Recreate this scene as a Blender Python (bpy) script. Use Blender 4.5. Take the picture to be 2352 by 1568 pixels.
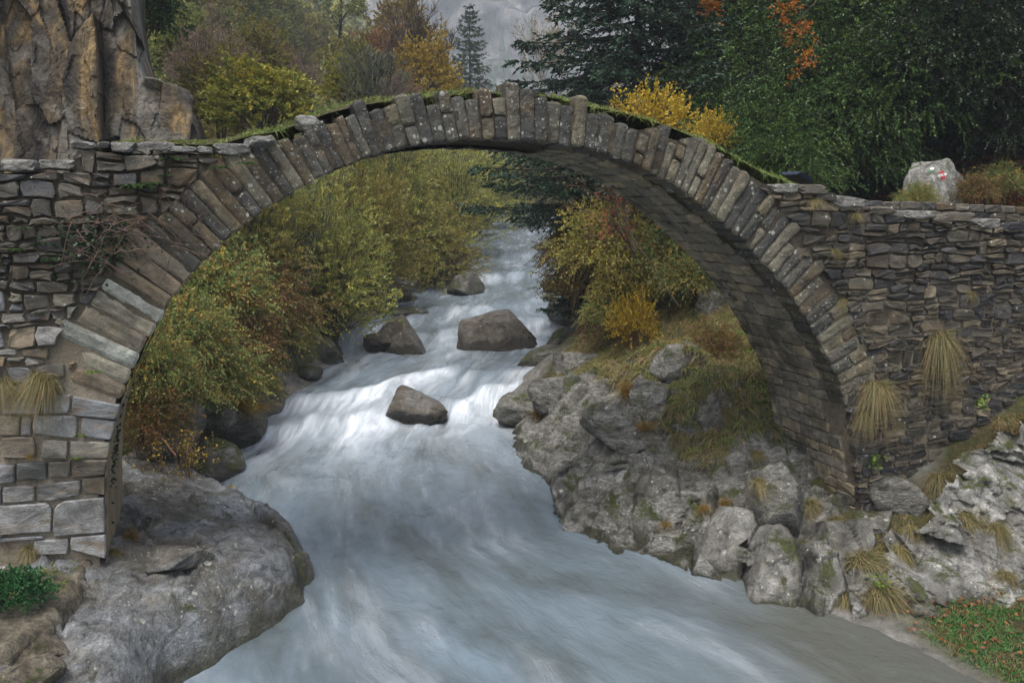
import bpy, bmesh, math, random
import numpy as np
from mathutils import Vector, Matrix

sc = bpy.context.scene
for o in list(bpy.data.objects):
    bpy.data.objects.remove(o, do_unlink=True)
col = sc.collection

# ------------------------------------------------------------------ camera, sky, sun, exposure
CAM_H = 6.8
YAW, PITCH, FPX = math.radians(19.1), math.radians(9.39), 1960.0     # FPX: focal length for a 2352 px wide frame
cam_data = bpy.data.cameras.new('camera')
cam_data.sensor_width = 36.0
cam_data.lens = FPX / 2352.0 * 36.0
cam_data.clip_start = 0.1
cam_data.clip_end = 2000.0
cam = bpy.data.objects.new('camera', cam_data)
cam.location = (0, 0, CAM_H)
cam.rotation_euler = (math.pi / 2 - PITCH, 0, -YAW)
col.objects.link(cam)
sc.camera = cam

SUN_AZ, SUN_EL = math.radians(-140.0), math.radians(68.0)    # azimuth clockwise from +Y: bright cloud high over the camera's left shoulder
world = bpy.data.worlds.new('World')
sc.world = world
world.use_nodes = True
wn = world.node_tree
wn.nodes.clear()
w_out = wn.nodes.new('ShaderNodeOutputWorld')
w_bg = wn.nodes.new('ShaderNodeBackground')
w_sky = wn.nodes.new('ShaderNodeTexSky')
w_sky.sky_type = 'NISHITA'
w_sky.sun_disc = False
w_sky.sun_elevation = SUN_EL
w_sky.sun_rotation = SUN_AZ
w_sky.air_density = 1.0
w_sky.dust_density = 4.0
w_hsv = wn.nodes.new('ShaderNodeHueSaturation')
w_hsv.inputs['Saturation'].default_value = 0.55      # cloud cover takes the blue out of the sky
wn.links.new(w_sky.outputs[0], w_hsv.inputs['Color'])
wn.links.new(w_hsv.outputs[0], w_bg.inputs['Color'])
w_bg.inputs['Strength'].default_value = 0.12
wn.links.new(w_bg.outputs[0], w_out.inputs['Surface'])

sun_data = bpy.data.lights.new('sun', 'SUN')
sun_data.energy = 1.5
sun_data.angle = math.radians(30.0)
sun_data.color = (1.0, 0.96, 0.90)
sun = bpy.data.objects.new('sun', sun_data)
sun_dir = Vector((math.sin(SUN_AZ) * math.cos(SUN_EL), math.cos(SUN_AZ) * math.cos(SUN_EL), math.sin(SUN_EL)))
sun.rotation_euler = sun_dir.to_track_quat('Z', 'Y').to_euler()
sun.location = (0, 0, 60)
col.objects.link(sun)

vs = sc.view_settings
vs.view_transform = 'Standard'
vs.look = 'None'
vs.gamma = 1.0
vs.exposure = 1.25
vs.use_curve_mapping = False
sc.cycles.max_bounces = 6
sc.cycles.diffuse_bounces = 3
sc.cycles.glossy_bounces = 2
sc.cycles.transmission_bounces = 3
sc.cycles.volume_bounces = 0
sc.cycles.transparent_max_bounces = 4
sc.cycles.use_denoising = True

# ------------------------------------------------------------------ helpers
rng = np.random.default_rng(7)
random.seed(7)
_f = np.array([math.sin(YAW) * math.cos(PITCH), math.cos(YAW) * math.cos(PITCH), -math.sin(PITCH)])
_r = np.array([math.cos(YAW), -math.sin(YAW), 0.0])
_u = np.cross(_r, _f)
CAM = np.array([0, 0, CAM_H])

def at(px, py, Y=None, z=None):
    """survey: the world point seen at (px, py) of a 2352 px wide frame on the plane y = Y or z = z"""
    d = _f * FPX + _r * (px - 1176) + _u * (784 - py)
    t = Y / d[1] if Y is not None else (z - CAM_H) / d[2]
    return CAM + d * t

def _hash(ix, iy, iz, seed):
    h = (ix.astype(np.int64) * 374761393 + iy.astype(np.int64) * 668265263 + iz.astype(np.int64) * 2147483647 + seed * 974711) & 0xFFFFFFFF
    h = ((h ^ (h >> 13)) * 1274126177) & 0xFFFFFFFF
    h = ((h ^ (h >> 16)) * 2246822519) & 0xFFFFFFFF
    h = h ^ (h >> 15)
    return (h & 0xFFFFFF).astype(np.float64) / 0xFFFFFF

def vnoise(p, seed=0):
    """value noise in -1..1"""
    p = np.asarray(p, float)
    i = np.floor(p)
    f = p - i
    f = f * f * f * (f * (f * 6 - 15) + 10)
    x, y, z = i[:, 0], i[:, 1], i[:, 2]
    r = 0
    for a in (0, 1):
        wa = f[:, 0] if a else 1 - f[:, 0]
        for b in (0, 1):
            wb = f[:, 1] if b else 1 - f[:, 1]
            for c in (0, 1):
                wc = f[:, 2] if c else 1 - f[:, 2]
                r = r + wa * wb * wc * _hash(x + a, y + b, z + c, seed)
    return r * 2 - 1

def fbm(p, octs=4, seed=0, gain=0.5, ridged=False):
    p = np.asarray(p, float)
    r, a, n = 0, 1.0, 0.0
    for k in range(octs):
        v = vnoise(p * (2.03 ** k) + k * 17.3, seed + k)
        if ridged:
            v = 1 - 2 * np.abs(v)
        r = r + a * v
        n += a
        a *= gain
    return r / n

def facets(P, scale, seed, tilt=0.6, step=0.3, dims=3):
    """broken planes: every cell of a jittered lattice carries its own tilted, stepped face"""
    q = np.asarray(P, float) * scale
    b = np.floor(q)
    best = np.full(len(q), 1e9); g = np.zeros(len(q))
    zr = (0,) if dims == 2 else (-1, 0, 1)
    for i in (-1, 0, 1):
        for j in (-1, 0, 1):
            for k in zr:
                c = b + np.array([i, j, k])
                h = [_hash(c[:, 0], c[:, 1], c[:, 2], seed + s_) for s_ in range(3)]
                ctr = c + np.stack([0.5 + 0.9 * (x - 0.5) for x in h], 1)
                if dims == 2: ctr[:, 2] = q[:, 2]
                d = q - ctr
                dd = (d ** 2).sum(1)
                m_ = dd < best
                if not m_.any(): continue
                cm = c[m_]
                gv = np.stack([_hash(cm[:, 0], cm[:, 1], cm[:, 2], seed + 10 + s_) * 2 - 1 for s_ in range(3)], 1) * tilt
                st = (_hash(cm[:, 0], cm[:, 1], cm[:, 2], seed + 20) * 2 - 1) * step
                g[m_] = (gv * d[m_]).sum(1) + st
                best[m_] = dd[m_]
    return g / scale

def sstep(a, b, x):
    t = np.clip((np.asarray(x, float) - a) / (b - a), 0, 1)
    return t * t * (3 - 2 * t)

def cell_gap(P, scale, seed):
    """distance to the border between the cells of a jittered 2-D lattice: 0 on a crack"""
    q = np.asarray(P, float) * scale
    b = np.floor(q)
    f1 = np.full(len(q), 1e9); f2 = f1.copy()
    for i in (-1, 0, 1):
        for j in (-1, 0, 1):
            c = b + np.array([i, j, 0])
            ctr = c[:, :2] + np.stack([0.5 + 0.9 * (_hash(c[:, 0], c[:, 1], 0 * c[:, 0], seed + k) - 0.5) for k in range(2)], 1)
            d = np.linalg.norm(q[:, :2] - ctr, axis=1)
            n_ = d < f1
            f2 = np.where(n_, f1, np.minimum(f2, d)); f1 = np.where(n_, d, f1)
    return (f2 - f1) / scale

def mesh_np(name, verts, faces, mat=None, smooth=False, attrs=None):
    """verts (n,3); faces: an (m,k) array or a list of such arrays; attrs: {name: per-vertex floats}"""
    me = bpy.data.meshes.new(name)
    verts = np.ascontiguousarray(verts, dtype=np.float32)
    if not isinstance(faces, list):
        faces = [faces]
    faces = [np.asarray(f, dtype=np.int32) for f in faces if len(f)]
    me.vertices.add(len(verts))
    me.vertices.foreach_set('co', verts.ravel())
    loops = np.concatenate([f.ravel() for f in faces])
    tot = np.concatenate([np.full(len(f), f.shape[1], dtype=np.int32) for f in faces])
    start = np.concatenate([[0], np.cumsum(tot)[:-1]]).astype(np.int32)
    me.loops.add(len(loops))
    me.loops.foreach_set('vertex_index', loops)
    me.polygons.add(len(tot))
    me.polygons.foreach_set('loop_start', start)
    me.polygons.foreach_set('use_smooth', np.full(len(tot), smooth, dtype=bool))
    me.update(calc_edges=True)
    if attrs:
        for k, v in attrs.items():
            a = me.attributes.new(k, 'FLOAT', 'POINT')
            a.data.foreach_set('value', np.ascontiguousarray(v, dtype=np.float32))
    if mat:
        me.materials.append(mat)
    return me

def link(name, me, parent=None, loc=(0, 0, 0)):
    o = bpy.data.objects.new(name, me)
    col.objects.link(o)
    o.location = loc
    if parent is not None:
        o.parent = parent
    return o

def tag(o, label=None, cat=None, group=None, kind=None):
    if label: o['label'] = label
    if cat: o['category'] = cat
    if group: o['group'] = group
    if kind: o['kind'] = kind
    return o

def thing(name, label, cat, loc=(0, 0, 0), rz=0.0, group=None):
    o = bpy.data.objects.new(name, None)
    o.empty_display_size = 0.2
    col.objects.link(o)
    o.location = loc
    o.rotation_euler = (0, 0, rz)
    return tag(o, label, cat, group)

def copy_tree(root, loc, rz=0.0, scale=1.0, label=None, mats=None):
    r = root.copy()
    col.objects.link(r)
    r.location = loc
    r.rotation_euler = (0, 0, rz)
    r.scale = (scale,) * 3 if np.isscalar(scale) else scale
    if label: r['label'] = label
    for ch in list(root.children):
        c = ch.copy()
        col.objects.link(c)
        c.parent = r
        if mats and ch.name.split('.')[0] in mats:
            c.material_slots[0].link = 'OBJECT'
            c.material_slots[0].material = mats[ch.name.split('.')[0]]
    return r

def grid_faces(nr, nc):
    i = np.arange(nr - 1)[:, None] * nc + np.arange(nc - 1)[None, :]
    i = i.ravel()
    return np.stack([i, i + 1, i + nc + 1, i + nc], 1)

def fix_normals(me):
    bm = bmesh.new(); bm.from_mesh(me)
    bmesh.ops.recalc_face_normals(bm, faces=bm.faces)
    bm.to_mesh(me); bm.free()
# ------------------------------------------------------------------ materials
class NT:
    def __init__(s, name):
        s.m = bpy.data.materials.new(name)
        s.m.use_nodes = True
        s.t = s.m.node_tree
        s.t.nodes.clear()
        s.out = s.n('ShaderNodeOutputMaterial')
    def n(s, typ, **kw):
        x = s.t.nodes.new(typ)
        for k, v in kw.items():
            setattr(x, k, v)
        return x
    def set(s, sock, v):
        if hasattr(v, 'is_output') or isinstance(v, bpy.types.NodeSocket):
            s.t.links.new(v, sock)
        elif v is not None:
            sock.default_value = v
    def noise(s, vec, scale, detail=6, rough=0.6, dist=0.0):
        x = s.n('ShaderNodeTexNoise')
        s.set(x.inputs['Vector'], vec)
        x.inputs['Scale'].default_value = scale
        x.inputs['Detail'].default_value = detail
        x.inputs['Roughness'].default_value = rough
        x.inputs['Distortion'].default_value = dist
        return x.outputs['Fac']
    def voro(s, vec, scale, feature='F1', rand=1.0):
        x = s.n('ShaderNodeTexVoronoi', feature=feature)
        s.set(x.inputs['Vector'], vec)
        x.inputs['Scale'].default_value = scale
        x.inputs['Randomness'].default_value = rand
        return x
    def map(s, vec, scale=(1, 1, 1), rot=(0, 0, 0), loc=(0, 0, 0)):
        x = s.n('ShaderNodeMapping')
        s.set(x.inputs['Vector'], vec)
        x.inputs['Scale'].default_value = scale
        x.inputs['Rotation'].default_value = rot
        x.inputs['Location'].default_value = loc
        return x.outputs[0]
    def ramp(s, fac, stops, interp='LINEAR'):
        x = s.n('ShaderNodeValToRGB')
        x.color_ramp.interpolation = interp
        e = x.color_ramp.elements
        while len(e) < len(stops):
            e.new(0.5)
        for el, (p, c) in zip(e, stops):
            el.position = p
            el.color = (*c, 1) if not np.isscalar(c) else (c, c, c, 1)
        s.set(x.inputs['Fac'], fac)
        return x.outputs['Color']
    def rng(s, v, a, b, c=0.0, d=1.0):
        x = s.n('ShaderNodeMapRange')
        s.set(x.inputs['Value'], v)
        for i, q in zip((1, 2, 3, 4), (a, b, c, d)):
            x.inputs[i].default_value = q
        return x.outputs[0]
    def math(s, op, a, b=None, clamp=False):
        x = s.n('ShaderNodeMath', operation=op, use_clamp=clamp)
        s.set(x.inputs[0], a)
        if b is not None: s.set(x.inputs[1], b)
        return x.outputs[0]
    def mix(s, fac, a, b, blend='MIX'):
        x = s.n('ShaderNodeMix', data_type='RGBA', blend_type=blend)
        s.set(x.inputs[0], fac)
        s.set(x.inputs[6], a if not isinstance(a, tuple) else (*a, 1))
        s.set(x.inputs[7], b if not isinstance(b, tuple) else (*b, 1))
        return x.outputs[2]
    def attr(s, name):
        return s.n('ShaderNodeAttribute', attribute_name=name).outputs['Fac']
    def pos(s):
        return s.n('ShaderNodeNewGeometry').outputs['Position']
    def objc(s):
        return s.n('ShaderNodeTexCoord').outputs['Object']
    def up(s):
        sep = s.n('ShaderNodeSeparateXYZ')
        s.t.links.new(s.n('ShaderNodeNewGeometry').outputs['Normal'], sep.inputs[0])
        return sep.outputs[2]
    def bump(s, h, dist, strength=1.0, normal=None):
        x = s.n('ShaderNodeBump')
        x.inputs['Strength'].default_value = strength
        x.inputs['Distance'].default_value = dist
        s.set(x.inputs['Height'], h)
        if normal is not None: s.set(x.inputs['Normal'], normal)
        return x.outputs[0]
    def principled(s, color, rough=0.8, normal=None, spec=0.4):
        x = s.n('ShaderNodeBsdfPrincipled')
        s.set(x.inputs['Base Color'], color if not isinstance(color, tuple) else (*color, 1))
        s.set(x.inputs['Roughness'], rough)
        x.inputs['Specular IOR Level'].default_value = spec
        if normal is not None: s.set(x.inputs['Normal'], normal)
        s.t.links.new(x.outputs[0], s.out.inputs['Surface'])
        return x

def rock_mat(name, cols, scale=1.2, stretch=(1, 1, 1), rot=(0, 0, 0), lichen=0.0, moss=0.0, mossy_up=True, bump=0.03,
             rough=(0.55, 0.9), fine=14.0, crack=0, stain=None, coords='pos', darkspots=0.0, waterline=0.0, wetband=0.0):
    m = NT(name)
    p = m.pos() if coords == 'pos' else m.objc()
    q = m.map(p, stretch, rot)
    n1 = m.noise(q, scale, 9, 0.65, 0.4)
    n2 = m.noise(q, scale * fine, 6, 0.7)
    n4 = m.noise(q, scale * 4.0, 8, 0.72, 0.8)
    k = len(cols)
    c = m.ramp(n1, [(0.32 + 0.34 * i / (k - 1), cc) for i, cc in enumerate(cols)])
    c = m.mix(0.85, c, m.ramp(n4, [(0.34, 0.18), (0.46, 0.75), (0.56, 1.15), (0.70, 2.1)]), 'MULTIPLY')  # relief shading put into the colour, mixed with lichen and dirt tone
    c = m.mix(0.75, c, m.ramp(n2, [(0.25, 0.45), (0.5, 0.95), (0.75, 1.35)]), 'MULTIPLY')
    if stain:
        sf = m.noise(q, scale * 0.8, 5, 0.55, 1.0)
        c = m.mix(m.rng(sf, 0.55, 0.68), c, stain)
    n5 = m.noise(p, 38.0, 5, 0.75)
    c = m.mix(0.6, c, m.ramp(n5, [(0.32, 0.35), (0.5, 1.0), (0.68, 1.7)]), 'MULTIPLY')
    hgt = m.math('ADD', m.math('ADD', m.math('MULTIPLY', n1, 0.9), m.math('MULTIPLY', n4, 1.5)), m.math('ADD', m.math('MULTIPLY', n2, 0.9), m.math('MULTIPLY', n5, 0.35)))
    if crack:
        wq = m.n('ShaderNodeVectorMath', operation='ADD')
        nz = m.n('ShaderNodeTexNoise'); m.set(nz.inputs['Vector'], q); nz.inputs['Scale'].default_value = scale * 2
        vm = m.n('ShaderNodeVectorMath', operation='SCALE'); m.set(vm.inputs[0], nz.outputs['Color']); vm.inputs['Scale'].default_value = 0.5 / scale
        m.set(wq.inputs[0], q); m.set(wq.inputs[1], vm.outputs[0])
        vo = m.voro(wq.outputs[0], scale * crack, 'DISTANCE_TO_EDGE').outputs['Distance']
        cr = m.rng(vo, 0.0, 0.05)
        hgt = m.math('ADD', hgt, m.math('MULTIPLY', cr, 0.35))
    if darkspots:
        d = m.noise(q, scale * 5.0, 5, 0.7, 0.6)
        c = m.mix(m.math('MULTIPLY', m.rng(d, 0.60, 0.70), darkspots), c, (0.03, 0.03, 0.025))
    if lichen:
        for sc_, th, seed in ((5.0, 0.32, 0), (12.0, 0.32, 5), (26.0, 0.30, 9)):
            v = m.voro(m.map(p, (1, 1, 1), (0.3, 0.2, 0.1), (seed, seed, 0)), sc_)
            sep = m.n('ShaderNodeSeparateColor'); m.set(sep.inputs[0], v.outputs['Color'])
            wob = m.noise(p, sc_ * 2.5, 5, 0.75)
            dd = m.math('ADD', v.outputs['Distance'], m.math('MULTIPLY', wob, 0.75))
            lim = m.math('MULTIPLY', m.rng(sep.outputs[0], 1.0 - lichen, 1.0), th)
            msk = m.rng(m.math('SUBTRACT', lim, m.math('SUBTRACT', dd, 0.36)), 0.0, 0.05)
            gate = m.rng(m.noise(p, 0.9, 3), 0.42, 0.55)
            c = m.mix(m.math('MULTIPLY', m.math('MULTIPLY', msk, gate), 0.8), c, (0.50, 0.51, 0.44))
    if moss:
        mn = m.noise(p, 1.6, 7, 0.7, 0.5)
        mf = m.rng(mn, 0.62 - 0.25 * moss, 0.70 - 0.25 * moss)
        if mossy_up:
            mf = m.math('MULTIPLY', mf, m.rng(m.up(), -0.1, 0.5))
        fine_m = m.noise(p, 14, 7, 0.75)
        c = m.mix(mf, c, m.ramp(fine_m, [(0.3, (0.020, 0.030, 0.006)), (0.7, (0.085, 0.095, 0.02))]))
        hgt = m.math('ADD', hgt, m.math('MULTIPLY', m.math('MULTIPLY', mf, fine_m), 0.6))
    ro = m.rng(n1, 0.3, 0.7, rough[0], rough[1])
    if waterline:
        sp = m.n('ShaderNodeSeparateXYZ'); m.set(sp.inputs[0], m.pos())
        wl = m.rng(m.math('ADD', sp.outputs[2], m.math('MULTIPLY', m.math('SUBTRACT', n1, 0.5), 1.6)), waterline, waterline * 0.25)
        c = m.mix(m.math('MULTIPLY', wl, 0.85), c, m.ramp(n4, [(0.35, (0.012, 0.013, 0.007)), (0.6, (0.045, 0.045, 0.02)), (0.75, (0.085, 0.08, 0.04))]))
        ro = m.math('MULTIPLY', ro, m.rng(wl, 0, 1, 1.0, 0.6))
    if wetband:
        sp = m.n('ShaderNodeSeparateXYZ'); m.set(sp.inputs[0], m.n('ShaderNodeTexCoord').outputs['Generated'])
        wb = m.rng(m.math('ADD', sp.outputs[2], m.math('MULTIPLY', m.math('SUBTRACT', n1, 0.5), 0.35)), wetband + 0.04, wetband - 0.03)
        c = m.mix(m.math('MULTIPLY', wb, 0.75), c, (0.018, 0.015, 0.010))
        ro = m.math('MULTIPLY', ro, m.rng(wb, 0, 1, 1.0, 0.5))
    m.principled(c, ro, m.bump(hgt, bump, 0.9), 0.45)
    return m.m

def stone_mat(name, tones, lichen=0.0, bump=0.02, ochre=0.5, rough=(0.5, 0.85), stretch=(1, 1, 2.2), moss=0.8, grain=30, blot=2.4):
    """masonry: each stone takes its own tone, grain runs along the bed"""
    m = NT(name)
    p = m.objc()
    oi = m.math('FRACT', m.math('ADD', m.n('ShaderNodeObjectInfo').outputs['Random'], m.n('ShaderNodeNewGeometry').outputs['Random Per Island']))
    q = m.n('ShaderNodeVectorMath', operation='ADD')
    comb = m.n('ShaderNodeCombineXYZ')
    off = m.math('MULTIPLY', oi, 37.0)
    for i in range(3): m.set(comb.inputs[i], off)
    m.set(q.inputs[0], m.map(p, stretch)); m.set(q.inputs[1], comb.outputs[0])
    q = q.outputs[0]
    k = len(tones)
    base = m.ramp(oi, [((i + 0.0) / k, t) for i, t in enumerate(tones)], 'CONSTANT')
    n1 = m.noise(q, blot, 8, 0.65, 0.5)
    n2 = m.noise(q, grain, 5, 0.75)
    c = m.mix(0.85, base, m.ramp(n1, [(0.28, 0.28), (0.5, 1.0), (0.70, 1.8)]), 'MULTIPLY')
    c = m.mix(0.7, c, m.ramp(n2, [(0.28, 0.35), (0.5, 1.0), (0.72, 1.6)]), 'MULTIPLY')
    if ochre:
        of = m.rng(m.noise(q, 1.7, 5, 0.6, 0.8), 0.54, 0.66)
        c = m.mix(m.math('MULTIPLY', of, ochre), c, (0.17, 0.105, 0.045))
    if lichen:
        for sc_, seed in ((7.0, 3), (15.0, 6), (30.0, 8)):
            v = m.voro(m.map(m.objc(), (1, 1, 1), (0.3, 0.2, 0.1), (seed, seed, 0)), sc_)
            sep = m.n('ShaderNodeSeparateColor'); m.set(sep.inputs[0], v.outputs['Color'])
            wob = m.noise(m.objc(), sc_ * 2.5, 5, 0.75)
            dd = m.math('ADD', v.outputs['Distance'], m.math('MULTIPLY', wob, 0.75))
            lim = m.math('MULTIPLY', m.rng(sep.outputs[0], 1.0 - lichen, 1.0), 0.34)
            msk = m.rng(m.math('SUBTRACT', lim, m.math('SUBTRACT', dd, 0.36)), 0.0, 0.05)
            c = m.mix(m.math('MULTIPLY', msk, 0.8), c, (0.42, 0.43, 0.38))
    if lichen > 0.3:
        pb = m.noise(m.map(m.objc(), (1, 1, 1), (0, 0, 0), (9, 4, 2)), 5.5, 8, 0.78, 0.6)
        c = m.mix(m.math('MULTIPLY', m.rng(pb, 0.585, 0.65), 0.7), c, (0.30, 0.30, 0.25))
    gp = m.pos()
    gr = m.noise(gp, 0.9, 7, 0.7, 0.6)
    c = m.mix(m.math('MULTIPLY', m.rng(gr, 0.50, 0.64), 0.75), c, (0.030, 0.027, 0.020))
    ms_ = m.noise(m.map(gp, (1, 1, 1), (0, 0, 0), (3.3, 7.1, 1.7)), 1.7, 8, 0.75, 0.5)
    c = m.mix(m.math('MULTIPLY', m.rng(ms_, 0.60, 0.68), moss), c, m.ramp(n2, [(0.3, (0.025, 0.032, 0.008)), (0.7, (0.085, 0.085, 0.022))]))
    hgt = m.math('ADD', m.math('MULTIPLY', n1, 1.4), m.math('MULTIPLY', n2, 0.4))
    m.principled(c, m.rng(n1, 0.3, 0.7, rough[0], rough[1]), m.bump(hgt, bump, 1.0), 0.45)
    return m.m

def leaf_mat(name, stops, trans=0.3, rough=0.5, spec=0.3):
    m = NT(name)
    t = m.attr('tint')
    k = len(stops)
    c = m.ramp(t, [(i / (k - 1), s_) for i, s_ in enumerate(stops)])
    oi = m.n('ShaderNodeObjectInfo').outputs['Random']
    c = m.mix(1.0, c, m.ramp(oi, [(0.0, 0.82), (1.0, 1.15)]), 'MULTIPLY')
    b = m.principled(c, rough, None, spec)
    tr = m.n('ShaderNodeBsdfTranslucent')
    m.set(tr.inputs['Color'], c)
    ms = m.n('ShaderNodeMixShader')
    ms.inputs[0].default_value = trans
    m.t.links.new(b.outputs[0], ms.inputs[1]); m.t.links.new(tr.outputs[0], ms.inputs[2])
    m.t.links.new(ms.outputs[0], m.out.inputs['Surface'])
    return m.m

def bark_mat(name, c1, c2, c3=None):
    m = NT(name)
    p = m.map(m.objc(), (1, 1, 0.3))
    n = m.noise(p, 12, 6, 0.7)
    st = [(0.3, c1), (0.6, c2)] + ([(0.68, c3)] if c3 else [])
    m.principled(m.ramp(n, st), 0.9, m.bump(n, 0.02), 0.2)
    return m.m

def plain_mat(name, c, rough=0.6):
    m = NT(name)
    n = m.noise(m.objc(), 40, 4)
    m.principled(m.mix(0.5, c, m.ramp(n, [(0.3, 0.6), (0.7, 1.3)]), 'MULTIPLY'), rough)
    return m.m

# ground: leaf mould and soil
def ground_mat():
    m = NT('forest_ground')
    p = m.pos()
    n1 = m.noise(p, 0.35, 8, 0.65, 0.4)
    n2 = m.noise(p, 9, 6, 0.7)
    c = m.ramp(n1, [(0.3, (0.030, 0.032, 0.012)), (0.45, (0.055, 0.045, 0.02)), (0.58, (0.05, 0.062, 0.018)), (0.7, (0.095, 0.075, 0.03))])
    c = m.mix(0.8, c, m.ramp(n2, [(0.3, 0.4), (0.7, 1.5)]), 'MULTIPLY')
    rk = m.rng(m.attr('rock'), 0.35, 0.6)
    rn = m.noise(m.map(p, (1, 1, 3)), 2.0, 8, 0.7)
    rc = m.ramp(rn, [(0.3, (0.05, 0.048, 0.042)), (0.55, (0.16, 0.155, 0.14)), (0.7, (0.26, 0.25, 0.23))])
    c = m.mix(rk, c, rc)
    m.principled(c, 0.9, m.bump(m.math('ADD', n2, rn), 0.06), 0.2)
    return m.m

M = {}
M['ground'] = ground_mat()
M['vouss'] = stone_mat('voussoir_stone', [(0.070, 0.067, 0.054), (0.105, 0.096, 0.070), (0.046, 0.046, 0.041), (0.13, 0.112, 0.070), (0.088, 0.067, 0.038), (0.076, 0.073, 0.060), (0.135, 0.125, 0.088), (0.052, 0.051, 0.044)],
                       lichen=0.45, bump=0.06, ochre=0.4, stretch=(1, 1, 1), grain=46, blot=4.0)
M['vouss_pale'] = stone_mat('pale_voussoir_stone', [(0.165, 0.180, 0.188), (0.225, 0.210, 0.158), (0.165, 0.143, 0.105), (0.188, 0.203, 0.210), (0.150, 0.120, 0.083), (0.232, 0.240, 0.210)], lichen=0.0, bump=0.035, ochre=0.25, grain=46, stretch=(1, 1, 1.3))
M['rubble'] = stone_mat('rubble_stone', [(0.085, 0.077, 0.063), (0.065, 0.062, 0.058), (0.110, 0.096, 0.072), (0.091, 0.062, 0.034), (0.055, 0.056, 0.058), (0.123, 0.112, 0.086), (0.071, 0.056, 0.038)], lichen=0.12, bump=0.04, ochre=0.35)
M['rubble_pale'] = stone_mat('pale_rubble_stone', [(0.153, 0.157, 0.161), (0.195, 0.189, 0.167), (0.119, 0.122, 0.133), (0.167, 0.125, 0.076), (0.209, 0.202, 0.189), (0.139, 0.112, 0.076)], bump=0.03, ochre=0.3)
M['ashlar'] = stone_mat('ashlar_stone', [(0.216, 0.216, 0.205), (0.173, 0.180, 0.187), (0.238, 0.223, 0.180), (0.180, 0.151, 0.112), (0.230, 0.230, 0.223), (0.158, 0.133, 0.097)], bump=0.035, ochre=0.6, moss=0.6)
M['slate'] = stone_mat('dark_rubble_stone', [(0.030, 0.029, 0.028), (0.075, 0.066, 0.050), (0.022, 0.023, 0.026), (0.062, 0.050, 0.032), (0.105, 0.092, 0.066), (0.040, 0.036, 0.029), (0.14, 0.115, 0.075), (0.050, 0.048, 0.046)], lichen=0.08, bump=0.05, ochre=0.3, rough=(0.4, 0.8))
M['barrel'] = stone_mat('barrel_stone', [(0.260, 0.230, 0.170), (0.210, 0.190, 0.150), (0.300, 0.250, 0.170), (0.180, 0.164, 0.136)], bump=0.03, ochre=0.25)

def mortar_mat():
    m = NT('lime_mortar')
    p = m.pos()
    sep = m.n('ShaderNodeSeparateXYZ'); m.set(sep.inputs[0], p)
    n = m.noise(p, 5, 8, 0.7, 0.3)
    n2 = m.noise(p, 45, 5, 0.7)
    lime = m.ramp(n, [(0.3, (0.13, 0.11, 0.08)), (0.5, (0.25, 0.215, 0.16)), (0.7, (0.34, 0.30, 0.235))])
    earth = m.ramp(n, [(0.3, (0.025, 0.022, 0.018)), (0.55, (0.07, 0.06, 0.045)), (0.75, (0.15, 0.125, 0.085))])
    # the upper wall was never repointed, the foot of it was
    f = m.rng(m.math('ADD', sep.outputs[2], m.math('MULTIPLY', n, 2.0)), 6.4, 5.2)
    f = m.math('MULTIPLY', f, m.rng(sep.outputs[0], 12.0, 9.0, 0.75, 1.0))
    c = m.mix(f, earth, lime)
    c = m.mix(0.6, c, m.ramp(n2, [(0.3, 0.5), (0.7, 1.35)]), 'MULTIPLY')
    m.principled(c, 0.95, m.bump(m.math('ADD', n, m.math('MULTIPLY', n2, 0.5)), 0.05), 0.15)
    return m.m
M['mortar'] = mortar_mat()

def render_mat():
    m = NT('weathered_render')
    p = m.map(m.pos(), (1, 1, 0.25))
    n = m.noise(p, 4, 8, 0.65, 0.6)
    n2 = m.noise(m.pos(), 30, 5, 0.7)
    c = m.ramp(n, [(0.28, (0.10, 0.075, 0.045)), (0.45, (0.24, 0.185, 0.12)), (0.6, (0.33, 0.27, 0.185)), (0.75, (0.22, 0.18, 0.12))])
    c = m.mix(0.5, c, m.ramp(n2, [(0.3, 0.6), (0.7, 1.25)]), 'MULTIPLY')
    m.principled(c, 0.9, m.bump(m.math('ADD', n, m.math('MULTIPLY', n2, 0.3)), 0.03), 0.2)
    return m.m
M['render'] = render_mat()

GREY = [(0.05, 0.047, 0.038), (0.13, 0.125, 0.108), (0.23, 0.225, 0.205), (0.34, 0.335, 0.315)]
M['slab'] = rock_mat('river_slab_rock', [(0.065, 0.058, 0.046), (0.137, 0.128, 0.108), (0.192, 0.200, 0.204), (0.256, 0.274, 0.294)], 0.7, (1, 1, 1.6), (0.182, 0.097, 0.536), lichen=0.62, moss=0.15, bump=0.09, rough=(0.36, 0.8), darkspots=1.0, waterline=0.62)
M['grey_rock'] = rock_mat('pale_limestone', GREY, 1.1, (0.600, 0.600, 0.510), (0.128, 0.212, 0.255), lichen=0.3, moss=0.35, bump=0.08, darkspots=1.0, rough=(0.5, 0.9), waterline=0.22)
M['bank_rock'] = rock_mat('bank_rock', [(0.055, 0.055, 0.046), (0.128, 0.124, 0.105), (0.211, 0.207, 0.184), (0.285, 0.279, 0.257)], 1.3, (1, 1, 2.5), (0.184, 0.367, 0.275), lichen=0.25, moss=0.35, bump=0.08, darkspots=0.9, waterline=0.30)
M['boulder'] = rock_mat('river_boulder', [(0.040, 0.034, 0.024), (0.096, 0.080, 0.060), (0.136, 0.120, 0.096), (0.176, 0.168, 0.152)], 0.9, (1, 1, 1.5), (0.240, 0.160, 0.240), moss=0.15, bump=0.09, rough=(0.22, 0.5), darkspots=0.8, lichen=0.12, wetband=0.62)
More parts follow.
